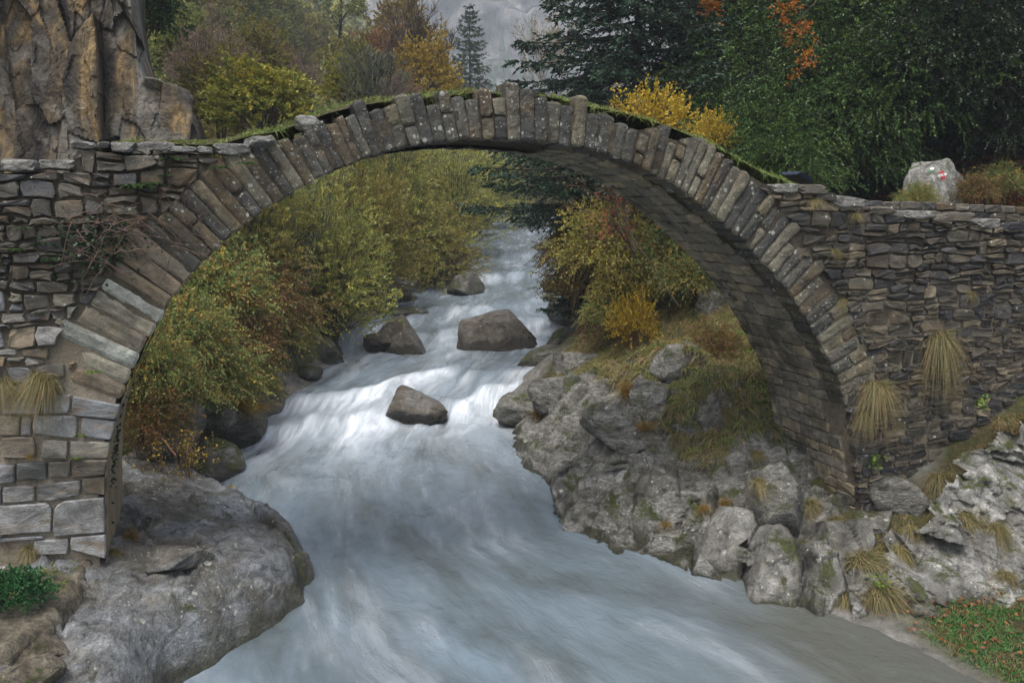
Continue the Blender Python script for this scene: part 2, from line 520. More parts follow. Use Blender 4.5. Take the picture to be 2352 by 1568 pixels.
M['mossy'] = rock_mat('mossy_boulder', [(0.03, 0.03, 0.025), (0.08, 0.075, 0.06), (0.15, 0.145, 0.125), (0.22, 0.215, 0.20)], 1.2, (1, 1, 2), (0.2, 0.3, 0.4), moss=0.6, bump=0.08, rough=(0.35, 0.8), darkspots=0.6, wetband=0.36)
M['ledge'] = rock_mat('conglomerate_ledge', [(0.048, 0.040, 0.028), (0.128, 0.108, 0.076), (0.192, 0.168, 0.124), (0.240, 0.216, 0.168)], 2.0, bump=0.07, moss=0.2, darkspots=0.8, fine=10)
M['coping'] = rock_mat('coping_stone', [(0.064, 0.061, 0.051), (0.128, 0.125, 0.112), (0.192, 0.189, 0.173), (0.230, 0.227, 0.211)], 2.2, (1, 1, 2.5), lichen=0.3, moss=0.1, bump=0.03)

def cliff_mat():
    m = NT('ochre_cliff')
    p = m.objc()
    q = m.map(p, (1.0, 1.0, 0.22))
    n1 = m.noise(q, 0.62, 5, 0.55, 0.9)
    n2 = m.noise(p, 9, 7, 0.7)
    n3 = m.noise(m.map(p, (1, 1, 0.7)), 2.2, 8, 0.65, 0.5)
    c = m.ramp(n1, [(0.36, (0.016, 0.014, 0.012)), (0.44, (0.050, 0.040, 0.028)), (0.50, (0.11, 0.082, 0.048)), (0.53, (0.16, 0.115, 0.06)), (0.55, (0.30, 0.20, 0.085)), (0.58, (0.16, 0.115, 0.06)), (0.64, (0.085, 0.072, 0.052)), (0.74, (0.20, 0.19, 0.17))])
    dk = m.noise(m.map(p, (1, 1, 0.5)), 0.5, 6, 0.6, 0.8)
    c = m.mix(m.rng(dk, 0.54, 0.60), c, (0.022, 0.019, 0.017))
    gy = m.noise(m.map(p, (1, 1, 0.6), (0, 0, 0), (5, 3, 9)), 0.8, 5, 0.6, 0.8)
    c = m.mix(m.math('MULTIPLY', m.rng(gy, 0.50, 0.58), 0.85), c, (0.20, 0.185, 0.155))
    c = m.mix(0.9, c, m.ramp(n3, [(0.3, 0.35), (0.5, 0.9), (0.7, 1.35)]), 'MULTIPLY')
    c = m.mix(0.7, c, m.ramp(n2, [(0.3, 0.5), (0.7, 1.35)]), 'MULTIPLY')
    h = m.math('ADD', m.math('MULTIPLY', n3, 1.5), m.math('MULTIPLY', n2, 0.4))
    m.principled(c, m.rng(n3, 0.3, 0.7, 0.5, 0.85), m.bump(h, 0.16), 0.4)
    return m.m
M['cliff'] = cliff_mat()

def mountain_mat():
    m = NT('mountain_rock')
    p = m.pos()
    q = m.map(p, (1, 1, 0.45))
    n = m.noise(q, 0.015, 9, 0.7, 0.6)
    n2 = m.noise(m.map(p, (1, 1, 0.25)), 0.08, 7, 0.7, 0.3)
    c = m.ramp(n, [(0.38, (0.06, 0.062, 0.055)), (0.5, (0.20, 0.195, 0.18)), (0.62, (0.36, 0.345, 0.32))])
    c = m.mix(0.9, c, m.ramp(n2, [(0.35, 0.35), (0.55, 1.1), (0.7, 1.5)]), 'MULTIPLY')
    veg = m.rng(m.math('ADD', m.up(), m.math('MULTIPLY', n2, 0.5)), 0.85, 1.0)
    c = m.mix(veg, c, (0.03, 0.045, 0.02))
    m.principled(c, 0.95, m.bump(m.math('ADD', n2, n), 9.0), 0.1)
    return m.m
M['mountain'] = mountain_mat()

# foliage
M['willow'] = leaf_mat('willow_leaf', [(0.125, 0.155, 0.038), (0.236, 0.265, 0.066), (0.361, 0.376, 0.097), (0.472, 0.416, 0.097), (0.600, 0.540, 0.083)])
M['willow2'] = leaf_mat('silver_willow_leaf', [(0.152, 0.191, 0.083), (0.274, 0.328, 0.137), (0.382, 0.422, 0.179), (0.438, 0.438, 0.164), (0.600, 0.546, 0.137)])
M['willow3'] = leaf_mat('turning_willow_leaf', [(0.13, 0.135, 0.03), (0.20, 0.20, 0.045), (0.27, 0.25, 0.055), (0.34, 0.27, 0.055), (0.27, 0.17, 0.045)])
M['bramble'] = leaf_mat('bramble_leaf', [(0.063, 0.105, 0.035), (0.111, 0.167, 0.048), (0.167, 0.216, 0.069), (0.222, 0.251, 0.069), (0.278, 0.238, 0.063), (0.278, 0.140, 0.048), (0.501, 0.375, 0.069)])
M['bramble_old'] = leaf_mat('bramble_leaf_old', [(0.043, 0.080, 0.026), (0.094, 0.138, 0.043), (0.160, 0.189, 0.058), (0.232, 0.160, 0.043), (0.246, 0.087, 0.029), (0.406, 0.304, 0.058)])
M['bramble2'] = leaf_mat('russet_bramble_leaf', [(0.066, 0.083, 0.028), (0.121, 0.127, 0.039), (0.176, 0.143, 0.044), (0.187, 0.105, 0.039), (0.209, 0.083, 0.033), (0.308, 0.209, 0.055)])
M['box'] = leaf_mat('box_leaf', [(0.013, 0.036, 0.009), (0.029, 0.067, 0.014), (0.050, 0.103, 0.021), (0.079, 0.136, 0.025), (0.112, 0.153, 0.030)], 0.15, 0.4)
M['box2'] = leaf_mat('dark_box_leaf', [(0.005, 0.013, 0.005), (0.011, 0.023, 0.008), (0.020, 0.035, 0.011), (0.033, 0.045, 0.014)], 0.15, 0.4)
M['spruce'] = leaf_mat('spruce_needle', [(0.006, 0.018, 0.011), (0.012, 0.032, 0.018), (0.020, 0.048, 0.025), (0.032, 0.062, 0.030)], 0.1, 0.5)
M['pine'] = leaf_mat('pine_needle', [(0.028, 0.056, 0.028), (0.049, 0.091, 0.042), (0.077, 0.126, 0.056)], 0.1, 0.5)
M['yellow'] = leaf_mat('yellow_leaf', [(0.192, 0.144, 0.018), (0.360, 0.264, 0.024), (0.504, 0.372, 0.030), (0.360, 0.216, 0.024)], 0.4)
M['gold'] = leaf_mat('golden_leaf', [(0.182, 0.119, 0.025), (0.280, 0.196, 0.031), (0.364, 0.266, 0.042), (0.224, 0.182, 0.042)], 0.35)
M['orange'] = leaf_mat('beech_leaf', [(0.26, 0.07, 0.015), (0.36, 0.12, 0.018), (0.42, 0.20, 0.02), (0.22, 0.05, 0.015)], 0.4)
M['hill_green'] = leaf_mat('hill_green_leaf', [(0.074, 0.104, 0.030), (0.144, 0.190, 0.050), (0.245, 0.258, 0.067), (0.368, 0.328, 0.080)])
M['hill_olive'] = leaf_mat('hill_olive_leaf', [(0.106, 0.098, 0.028), (0.174, 0.163, 0.041), (0.256, 0.222, 0.056), (0.327, 0.256, 0.061)])
M['hill_rust'] = leaf_mat('hill_rust_leaf', [(0.131, 0.066, 0.025), (0.227, 0.109, 0.035), (0.315, 0.166, 0.043), (0.263, 0.149, 0.061)])
M['hill_mauve'] = leaf_mat('hill_twig', [(0.127, 0.087, 0.069), (0.200, 0.142, 0.109), (0.255, 0.182, 0.137)])
M['hill_lime'] = leaf_mat('hill_lime_leaf', [(0.111, 0.130, 0.023), (0.182, 0.195, 0.034), (0.260, 0.247, 0.039), (0.364, 0.273, 0.039)])
M['grass'] = leaf_mat('green_grass', [(0.07, 0.12, 0.028), (0.12, 0.18, 0.04), (0.18, 0.22, 0.055), (0.28, 0.25, 0.09)], 0.3)
M['grass_dry'] = leaf_mat('dry_grass', [(0.055, 0.085, 0.022), (0.12, 0.125, 0.04), (0.20, 0.165, 0.07), (0.30, 0.235, 0.11), (0.20, 0.14, 0.07)], 0.25)
M['grass_orange'] = leaf_mat('orange_grass', [(0.13, 0.12, 0.035), (0.25, 0.16, 0.045), (0.34, 0.20, 0.05), (0.33, 0.25, 0.09)], 0.3)
M['grass_bright'] = leaf_mat('bright_grass', [(0.025, 0.085, 0.018), (0.045, 0.13, 0.03), (0.07, 0.17, 0.04), (0.13, 0.17, 0.05)], 0.25)
M['fern'] = leaf_mat('fern_leaf', [(0.02, 0.05, 0.012), (0.04, 0.085, 0.02), (0.07, 0.115, 0.025)], 0.25)
M['herb'] = leaf_mat('herb_leaf', [(0.012, 0.06, 0.018), (0.025, 0.10, 0.03), (0.04, 0.14, 0.04)], 0.25)
M['ivy'] = leaf_mat('ivy_leaf', [(0.010, 0.03, 0.012), (0.02, 0.05, 0.02), (0.04, 0.07, 0.025)], 0.1, 0.35)
M['lime'] = leaf_mat('lime_leaf', [(0.07, 0.15, 0.02), (0.13, 0.22, 0.03), (0.22, 0.25, 0.035)], 0.3)
M['litter'] = leaf_mat('fallen_leaf', [(0.12, 0.03, 0.015), (0.20, 0.055, 0.02), (0.26, 0.10, 0.03), (0.11, 0.06, 0.03)], 0.1)
M['hips'] = leaf_mat('rose_hip', [(0.30, 0.02, 0.02), (0.42, 0.04, 0.03), (0.34, 0.05, 0.03)], 0.1, 0.35)
M['moss_tuft'] = leaf_mat('moss_tuft', [(0.025, 0.035, 0.008), (0.06, 0.075, 0.015), (0.11, 0.12, 0.025)], 0.1, 0.9)
M['bark'] = bark_mat('brown_bark', (0.035, 0.026, 0.018), (0.085, 0.065, 0.045))
M['bark_dark'] = bark_mat('dark_bark', (0.016, 0.013, 0.010), (0.045, 0.036, 0.027))
M['bark_pale'] = bark_mat('pale_bark', (0.13, 0.115, 0.095), (0.26, 0.24, 0.205))
M['bark_lichen'] = bark_mat('lichen_bark', (0.055, 0.05, 0.035), (0.10, 0.11, 0.08), (0.21, 0.23, 0.17))
M['twig_red'] = bark_mat('red_twig', (0.10, 0.04, 0.028), (0.17, 0.085, 0.055))
M['root'] = bark_mat('root_wood', (0.05, 0.033, 0.024), (0.14, 0.10, 0.075))
M['paint_white'] = plain_mat('white_paint', (0.75, 0.75, 0.73))
M['paint_red'] = plain_mat('red_paint', (0.55, 0.03, 0.03))
M['paint_green'] = plain_mat('green_paint', (0.04, 0.22, 0.09))
M['tarp'] = plain_mat('dark_sheet', (0.02, 0.026, 0.045), 0.3)
M['plaque'] = plain_mat('white_plastic', (0.6, 0.6, 0.58), 0.5)
# ------------------------------------------------------------------ the setting: ground, river, mountains
LY = [-20, 5, 9, 12, 15, 18, 21.5, 24.5, 27, 31, 36, 42, 50, 60, 70, 85, 100, 130, 200, 400]
LX = [-6, -3, -3, -2.6, -1.6, -1.4, -1.1, 0.5, 1.5, 3.7, 5.3, 8.0, 11.5, 15.5, 20.0, 26.5, 32.0, 42.5, 66, 136]
RY = [-20, 0, 6, 8.6, 10.2, 12.8, 15.4, 19.2, 23.5, 26, 30, 35, 40, 53, 70, 100, 130, 200, 400]
RX = [16, 12.5, 10.8, 9.9, 9.7, 8.6, 7.2, 8.0, 8.3, 9.2, 11.9, 14.5, 16.4, 21.7, 28.4, 40.5, 51.5, 77, 150]
ZY = [-50, 24.2, 25.7, 27.6, 34.0, 38.0, 46.3, 49.0, 60, 62, 77, 79, 96, 98, 130, 200, 400]
ZZ = [0, 0, 0.45, 0.85, 1.02, 1.72, 1.94, 2.35, 2.62, 2.95, 3.30, 3.62, 4.02, 4.35, 5.1, 7.2, 14]

def left_x(Y): return np.interp(Y, LY, LX)
def right_x(Y): return np.interp(Y, RY, RX)

STEPS = [(24.9, 0.65, 0.34, 1.4, 1.5), (26.7, 0.6, 0.28, 1.8, 1.9), (28.0, 0.8, 0.14, 1.8, 2.0), (34.8, 0.8, 0.28, 2.2, 2.2), (36.6, 0.7, 0.24, 2.4, 2.4), (38.2, 0.9, 0.14, 2.4, 2.4), (47.6, 2.0, 0.36, 3.4, 3.4), (61, 2.0, 0.28, 3.0, 2.0), (78, 2.5, 0.28, 4.0, 2.5), (97, 3, 0.28, 4, 3)]
def water_z(X, Y):
    """long profile of the stream; every lip wanders across the channel on its own line"""
    v = (X - left_x(Y)) / np.maximum(right_x(Y) - left_x(Y), 1)
    z = 0.0235 * np.maximum(Y - 24, 0)
    for i, (y0, w, h, wan, nz_) in enumerate(STEPS):
        off = wan * 0.5 * np.sin(v * (4.0 + 0.7 * i) + i * 2.1) + nz_ * fbm(np.stack([v * 5.0 + i * 7.7, Y * 0.12, 0 * v], 1), 3, 11 + i)
        z = z + h * sstep(y0 - w, y0 + w, Y + off)
    return z

def water_level(Y): return np.interp(Y, ZY, ZZ)

def ground_z(X, Y):
    X = np.asarray(X, float); Y = np.asarray(Y, float)
    shp = X.shape
    X = X.ravel(); Y = Y.ravel()
    zw = water_level(Y)
    dl, dr = left_x(Y) - X, X - right_x(Y)
    near = sstep(40, 28, Y)
    front = sstep(14.0, 12.5, Y)
    l_far = np.interp(dl, [-3, 0, 2, 6, 11, 13, 40, 120], [-1.2, 0.05, 1.0, 2.2, 3.6, 5.0, 36, 120])
    l_near = np.interp(dl, [-3, 0, 1, 3, 5, 8, 12, 40, 120], [-1.2, 0.05, 1.1, 3.6, 5.6, 6.6, 9, 36, 110])
    l_front = np.interp(dl, [-3, 0, 1, 3, 40], [-1.2, -0.4, 0.5, 1.2, 4])
    r_far = np.interp(dr, [-3, 0, 2, 6, 12, 20, 40, 120], [-1.2, 0.05, 1.2, 2.6, 4.2, 9, 24, 80])
    r_near = np.interp(dr, [-3, 0, 1, 3, 5, 7, 10, 13, 20, 40, 120], [-1.2, 0.05, 0.8, 2.0, 3.2, 4.4, 5.8, 6.4, 8.6, 22, 80])
    r_front = np.interp(dr, [-3, 0, 1.0, 2.5, 4.5, 7, 12, 40], [-1.2, 0.0, 0.15, 0.25, 0.5, 1.2, 3.2, 13])
    zl = l_far * (1 - near) + l_near * near
    zl = zl * (1 - front) + l_front * front
    zr = r_far * (1 - near) + r_near * near
    zr = zr - np.interp(dr, [0.5, 2.5, 7, 10], [0, 1.9, 1.9, 0]) * sstep(17.6, 14.8, Y)
    zr = zr * (1 - front) + r_front * front
    mid = -1.2 - 0.0 * X
    z = np.where(dl > -3, np.where(dr > -3, np.maximum(zl, zr), zl), np.where(dr > -3, zr, mid))
    P = np.stack([X, Y, 0 * X], 1)
    d = np.maximum(np.maximum(dl, dr), 0)
    amp = np.clip(d / 3, 0, 1)
    z = z + zw + amp * (0.35 * fbm(P * 0.35, 4, 3) + 0.14 * fbm(P * 1.6, 3, 5)) + np.clip(d / 25, 0, 1) * 3.0 * fbm(P * 0.05, 3, 9)
    return z.reshape(shp)

def gz(x, y): return float(ground_z(np.array([x]), np.array([y]))[0])

def axis(segs):
    out = []
    for a, b, s in segs:
        out.append(np.arange(a, b, s))
    return np.concatenate(out + [[segs[-1][1]]])

gx = axis([(-500, -60, 20), (-60, -12, 1.6), (-12, 30, 0.26), (30, 70, 1.0), (70, 700, 20)])
gy = axis([(-60, 4, 4), (4, 40, 0.26), (40, 70, 0.6), (70, 140, 1.2), (140, 900, 20)])
GX, GY = np.meshgrid(gx, gy)
GZ = ground_z(GX, GY)
sl = np.hypot(*np.gradient(GZ, gy, gx))
nz = fbm(np.stack([GX.ravel(), GY.ravel(), GZ.ravel()], 1) * 0.6, 4, 21).reshape(GX.shape)
dist_r = np.maximum(left_x(GY) - GX, GX - right_x(GY))
rock_a = np.clip(0.55 * nz + 0.25 * sl + 0.5 * np.exp(-np.maximum(dist_r, 0) / 1.2) - 0.15 * sstep(40, 60, GY), 0, 1)
V = np.stack([GX.ravel(), GY.ravel(), GZ.ravel()], 1)
tag(link('ground', mesh_np('ground', V, grid_faces(len(gy), len(gx)), M['ground'], True, {'rock': rock_a.ravel()})),
    'wooded valley ground of leaf mould, soil and rock', None, None, 'structure')

# --- river: one sheet along the channel
BOULDERS = []   # (x, y, rx, ry) of stones standing in the current, they shed a white wake downstream
for px, py, z, wpx in [(1145, 790, 1.12, 205), (930, 805, 1.0, 128), (957, 930, 0.60, 155), (1072, 672, 1.9, 75), (880, 800, 0.95, 90), (1265, 690, 1.8, 60)]:
    p = at(px, py, z=z)
    dd_ = np.linalg.norm(p - CAM) / 1960
    BOULDERS.append((p[0], p[1] + wpx * dd_ * 0.23, wpx * dd_ * 0.5, wpx * dd_ * 0.38))

wy = axis([(-14, 6, 0.5), (6, 30, 0.08), (30, 60, 0.16), (60, 135, 0.5)])
wv = np.linspace(-0.12, 1.12, 150)
WV, WY = np.meshgrid(wv, wy)
xl, xr = left_x(WY) - 0.8, right_x(WY) + 0.8
WX = xl + (xr - xl) * WV
fx, fy = WX.ravel(), WY.ravel()
base = water_z(fx, fy)
slope = (water_z(fx, fy + 0.25) - water_z(fx, fy - 0.25)) / 0.5
# streamwise coordinates: u across in metres, s along the flow
un = (WV * 8.0).ravel()
sn = fy
v_ = WV.ravel()
NR, NC = WV.shape
def n3(a, b, k, seed, octs=3, ridged=False): return fbm(np.stack([a, b, 0 * a + k], 1), octs, seed, 0.5, ridged)
warp = 0.7 * n3(un * 0.4, sn * 0.10, 0, 31)
swirl_a, swirl_b = n3(fx * 0.55, fy * 0.55, 1, 33), n3(fx * 0.55, fy * 0.55, 5, 35)
st = n3((un + warp) * 2.0, sn * 0.30, 0, 41, 4)                 # long streaks
st2 = n3((un + warp * 0.6) * 6.0, sn * 0.8, 0, 51)
lump = n3(un * 0.7 + warp, sn * 0.45, 0, 61)
curl = n3(fx * 1.9 + 1.8 * swirl_a, fy * 0.62 + 1.5 * swirl_b, 2, 63, 4, True)      # folded threads in the pools
turb = sstep(0.08, 0.36, slope + 0.10 * st + 0.05 * lump)
for bx, by, rx, ry in BOULDERS:
    dx_, dy_ = (fx - bx) / rx, (by - fy) / ry
    side = np.exp(-((np.abs(dx_) - 1.05 - 0.08 * np.maximum(dy_, 0)) / 0.30) ** 2) * sstep(-0.7, 0.3, dy_) * sstep(1.6, 0.6, dy_)
    r_ = np.hypot(dx_, dy_)
    turb = np.maximum(turb, np.maximum(0.85 * side, 0.75 * np.exp(-((r_ - 1.02) / 0.13) ** 2)))
# white water is carried downstream and thins out
T2 = turb.reshape(NR, NC).copy()
def soften(a, rows, cols):
    for ax, n in ((0, rows), (1, cols)):
        acc = a.copy()
        for k in range(1, n + 1):
            acc = acc + np.roll(a, k, ax) + np.roll(a, -k, ax)
        a = acc / (2 * n + 1)
    return a
T2 = np.clip(1.15 * soften(T2, 5, 3), 0, 1)
car = T2.copy(); far = T2.copy()
for i in range(NR - 2, -1, -1):
    dy = wy[i + 1] - wy[i]
    nxt = car[i + 1]
    nxt = 0.92 * nxt + 0.04 * (np.roll(nxt, 1) + np.roll(nxt, -1))
    car[i] = np.maximum(T2[i], nxt * math.exp(-dy / 1.7))
    nx2 = far[i + 1]
    nx2 = 0.90 * nx2 + 0.05 * (np.roll(nx2, 1) + np.roll(nx2, -1))
    far[i] = np.maximum(T2[i], nx2 * math.exp(-dy / 4.5))
car, far = car.ravel(), far.ravel()
foam = np.clip(0.72 * car * (0.78 + 0.50 * st + 0.50 * st2 + 0.10 * lump) + 0.42 * far * np.clip(0.30 + 0.9 * curl * 0.6 + 0.4 * st, 0, 1), 0, 1)
edge_f = sstep(-0.02, 0.10, v_) * sstep(1.02, 0.92, v_)
foam_v = foam * (0.35 + 0.65 * edge_f)
pool_glint = np.clip(0.05 * np.clip(curl + 0.25, 0, 1) + 0.20 * st + 0.18 * st2, 0, 0.32) * sstep(6, 11, fy) * edge_f      # sky highlights on the pool ripples, painted as thin pale threads
foam_v = np.clip(np.maximum(foam_v, pool_glint), 0, 1)  # the foam mask also carries the painted pool highlights
dz = 0 * fx
for bx, by, rx, ry in BOULDERS:
    dx_, dy_ = (fx - bx) / rx, (by - fy) / ry
    r_ = np.hypot(dx_, dy_)
    dz += 0.14 * np.exp(-((r_ - 1.15) / 0.35) ** 2) * sstep(0.2, -0.8, dy_) - 0.10 * np.exp(-(r_ / 1.3) ** 2) * sstep(0.0, 1.0, dy_)
wave = 0.040 * lump + 0.012 * st + (0.16 * lump + 0.05 * st + 0.02 * st2) * np.maximum(car, 0.6 * far)
wave += 0.016 * curl * np.interp(fy, [6, 12, 40], [0.5, 1, 1.6]) + 0.02 * n3(fx * 1.6, fy * 1.1, 0, 71)
wave += 0.018 * n3((un + warp) * 3.2 + swirl_a, fy * 1.1 + swirl_b, 0, 73)
wave += np.maximum(car, 0.45 * far) * (0.07 * n3(fx * 1.5 + swirl_a, fy * 1.3 + swirl_b, 3, 75, 3, True) + 0.03 * n3(fx * 4.0, fy * 3.0, 4, 76))
wave += 0.012 * n3(fx * 4.5 + 0.8 * swirl_a, fy * 2.2 + 0.8 * swirl_b, 6, 79, 3, True)
wz = base + wave + dz

def water_mat():
    m = NT('stream_water')
    foam = m.attr('foam')
    us = m.attr('ucoord'); ss = m.attr('scoord')
    cb = m.n('ShaderNodeCombineXYZ'); m.set(cb.inputs[0], us); m.set(cb.inputs[1], ss)
    q = m.map(cb.outputs[0], (3.4, 0.42, 1))
    n = m.noise(q, 1.0, 8, 0.66, 0.5)
    q2 = m.map(cb.outputs[0], (9.0, 0.9, 1))
    n2 = m.noise(q2, 1.0, 7, 0.66, 0.5)
    wob = m.noise(m.map(cb.outputs[0], (1.2, 0.25, 1)), 1.0, 5, 0.6, 0.5)
    fm = m.math('MULTIPLY', foam, m.math('ADD', m.rng(n, 0.34, 0.66, 0.50, 1.15), m.rng(n2, 0.34, 0.66, -0.22, 0.22)), clamp=True)
    deep = m.ramp(wob, [(0.32, (0.068, 0.085, 0.09)), (0.5, (0.105, 0.135, 0.158)), (0.68, (0.145, 0.19, 0.23))])  # blue of the reflected sky put into the water colour
    shoal = m.attr('shoal')
    deep = m.mix(m.math('MULTIPLY', shoal, 0.85), deep, (0.075, 0.075, 0.058))
    c = m.mix(fm, deep, (0.60, 0.65, 0.71))
    rough = m.rng(fm, 0.0, 0.6, 0.16, 0.75)
    rip = m.noise(m.map(cb.outputs[0], (4.2, 1.3, 1), (0, 0, 0.35)), 1.5, 7, 0.66, 1.0)
    hgt = m.math('ADD', m.math('MULTIPLY', rip, 0.8), m.math('MULTIPLY', n, 0.5))
    b = m.principled(c, rough, m.bump(hgt, 0.11, 0.55), 0.5)
    b.inputs['IOR'].default_value = 1.33
    return m.m
M['water'] = water_mat()
shoal = np.clip(sstep(0.75, 0.98, v_) * sstep(17, 9, fy) + 0.9 * sstep(13.5, 8, fy) * sstep(0.45, 0.9, v_), 0, 1)
WVt = np.stack([fx, fy, wz], 1)
tag(link('river', mesh_np('river', WVt, grid_faces(len(wy), len(wv)), M['water'], True,
         {'foam': foam_v, 'ucoord': un + warp, 'scoord': sn, 'shoal': shoal})),
    'milky grey mountain stream with white cascades', None, None, 'structure')

# --- far mountain wall, grey rock above a dark forest
def ridge(name, label, x0, x1, y0, depth, height_fn, seed, nx=170, nd=110):
    xs = np.linspace(x0, x1, nx); ts = np.linspace(0, 1, nd)
    X, T = np.meshgrid(xs, ts)
    P = np.stack([X.ravel() * 0.006, T.ravel() * 2.0, 0 * X.ravel()], 1)
    h = height_fn(X.ravel())
    prof = sstep(0.0, 0.85, T.ravel()) ** 0.9
    z = 2 + h * prof + 20 * fbm(P * 3, 5, seed, ridged=True) * prof
    y = y0 + depth * T.ravel() + 26 * fbm(P * 4 + 9, 4, seed + 3)
    Vm = np.stack([X.ravel(), y, z], 1)
    return tag(link(name, mesh_np(name, Vm, grid_faces(nd, nx), M['mountain'], True)), label, None, None, 'structure'), Vm

hf = lambda x: np.interp(x, [-400, -120, 80, 200, 300, 420, 560, 840], [225, 215, 180, 186, 212, 225, 220, 215])
mountain, MV = ridge('mountain', 'grey limestone mountain wall fading into the mist', -440, 690, 700, 150, hf, 77)
# ------------------------------------------------------------------ the bridge
FACE, WIDTH = 13.3, 2.6
BASE = np.array([4.95, FACE + WIDTH / 2, 0.0])
bridge = thing('stone_bridge', 'old humpbacked stone arch bridge of rough voussoirs over the stream', 'bridge', tuple(BASE))

def fpx(px, py, Y=FACE):
    p = at(px, py, Y=Y)
    return np.array([p[0], p[2]])

def resample(poly, n_edge=1, jit=0.0, rs=None, corner=0.0):
    """convex outline -> midpoints inserted, corners eased"""
    poly = np.asarray(poly, float)
    c = poly.mean(0)
    out = []
    k = len(poly)
    for i in range(k):
        a, b = poly[i], poly[(i + 1) % k]
        out.append(a + (c - a) * corner * rs.uniform(0.5, 1.4))
        for j in range(n_edge):
            t = (j + 1) / (n_edge + 1)
            m_ = a + (b - a) * t
            out.append(m_ + rs.normal(0, jit, 2))
    return np.array(out)

def stone_mesh(outline, mapf, back, bevel, bulge, rs, flip=False):
    o = np.asarray(outline, float)
    c = o.mean(0)
    k = len(o)
    d = o - c
    L = np.maximum(np.linalg.norm(d, axis=1), 1e-4)
    inner = c + d * (1 - np.minimum(bevel * rs.uniform(0.6, 1.6, k), 0.45 * L) / L)[:, None]
    tilt = rs.normal(0, bulge * 0.5, 2)
    def wof(p, base, amp):
        return base + amp * rs.uniform(-0.6, 0.6, len(p)) + ((p - c) / L.max()) @ tilt
    uv = np.concatenate([o, o, inner])
    w = np.concatenate([np.full(k, -back), wof(o, -bevel * 0.7, bulge * 0.3), wof(inner, bulge * 0.4, bulge)])
    V = mapf(uv[:, 0], uv[:, 1], w)
    i = np.arange(k); j = (i + 1) % k
    q1 = np.stack([i, j, k + j, k + i], 1)
    q2 = np.stack([k + i, k + j, 2 * k + j, 2 * k + i], 1)
    # the split face: triangles strung zigzag between the two long sides
    s0 = int(rs.integers(k)); ring = [2 * k + (s0 + q_) % k for q_ in range(k)]
    tri = []; a_, b_ = 0, k - 1; fl = bool(rs.integers(2))
    while b_ - a_ > 1:
        if fl: tri.append((ring[a_], ring[a_ + 1], ring[b_])); a_ += 1
        else: tri.append((ring[a_], ring[b_ - 1], ring[b_])); b_ -= 1
        fl = not fl
    t = np.array(tri)
    fs = [np.concatenate([q1, q2]), t]
    if flip: fs = [f[:, ::-1] for f in fs]
    return V, fs

def face_map(y0, sign=-1):
    return lambda u, v, w: np.stack([u, np.full_like(u, y0) + sign * w, v], 1)

def add_stone(name, outline, mapf, back, bevel, bulge, mat, rs, parent=bridge, base=BASE, flip=False, smooth=False):
    V, fs = stone_mesh(outline, mapf, back, bevel, bulge, rs, flip)
    return link(name, mesh_np(name, V - base, fs, mat, smooth), parent)

def clip(poly, n, d):
    """keep n.p <= d"""
    out = []
    k = len(poly)
    for i in range(k):
        a, b = poly[i], poly[(i + 1) % k]
        da, db = a @ n - d, b @ n - d
        if da <= 0: out.append(a)
        if (da < 0) != (db < 0) and abs(da - db) > 1e-9:
            out.append(a + (b - a) * (da / (da - db)))
    return np.array(out) if len(out) >= 3 else None

def area(p):
    x, y = p[:, 0], p[:, 1]
    return 0.5 * abs(np.dot(x, np.roll(y, -1)) - np.dot(y, np.roll(x, -1)))

# joints of the ring on the intrados, surveyed on the face
J = [(277, 918), (288, 888), (310, 854), (326, 810), (342, 773), (360, 747), (382, 711), (405, 683), (419, 657), (441, 625), (470, 600), (496, 578),
     (518, 558), (537, 538), (558, 522), (583, 503), (607, 485), (632, 470), (655, 455), (679, 442), (704, 428), (729, 415), (750, 405), (773, 395), (797, 384), (820, 376), (835, 371)]
J += [(753 + .36 * x, y) for x, y in [(270, 364), (365, 355), (440, 346), (530, 338), (600, 334), (670, 331), (770, 327), (835, 325), (910, 323), (985, 322), (1080, 321), (1135, 322), (1232, 324), (1320, 327), (1400, 329),
      (1465, 331), (1545, 336), (1630, 341), (1710, 347), (1800, 358), (1870, 367), (1940, 377), (2010, 388), (2055, 395), (2100, 403), (2150, 414), (2195, 423), (2250, 438)]]
J += [(1575, 450), (1590, 461), (1607, 473), (1623, 485), (1641, 499), (1660, 515), (1678, 531), (1695, 548), (1711, 563), (1727, 580), (1744, 597), (1759, 614), (1775, 631), (1790, 649), (1806, 668), (1820, 687),
      (1833, 706), (1846, 727), (1859, 749), (1871, 772), (1883, 797), (1893, 817), (1905, 842), (1919, 858), (1930, 885), (1938, 912), (1945, 936)]
JX = np.array([fpx(*p) for p in J])
# ease the survey noise, keep the ends
for _ in range(3):
    JX[1:-1] = 0.5 * JX[1:-1] + 0.25 * (JX[:-2] + JX[2:])
CEN = np.array([4.95, 0.9])
def radial(p):
    d = p - CEN
    return d / np.linalg.norm(d)
LEN = {}
for xc, l in [(250, .80), (320, .90), (400, .70), (485, .72), (565, .93), (635, .92), (720, .66), (800, .90), (870, .73), (945, .72), (1030, .86), (1108, .68), (1184, .95), (1276, .84), (1360, .78), (1432, .77), (1505, .77),
              (1588, .85), (1670, .62), (1755, .68), (1835, .60), (1905, .58), (1975, .56), (2032, .74), (2078, .86), (2125, .64), (2172, .70), (2222, .95)]:
    LEN[753 + .36 * xc] = l
deck_px = [(560, 332), (640, 318), (700, 296), (760, 272), (830, 258), (900, 246), (980, 238), (1060, 232), (1140, 228), (1200, 228), (1260, 234), (1330, 246), (1400, 262), (1480, 282), (1560, 305), (1640, 340), (1700, 372), (1760, 405), (1830, 432)]
DECK = np.array([fpx(*p) for p in deck_px])
rs = np.random.default_rng(3)
ring_len = []
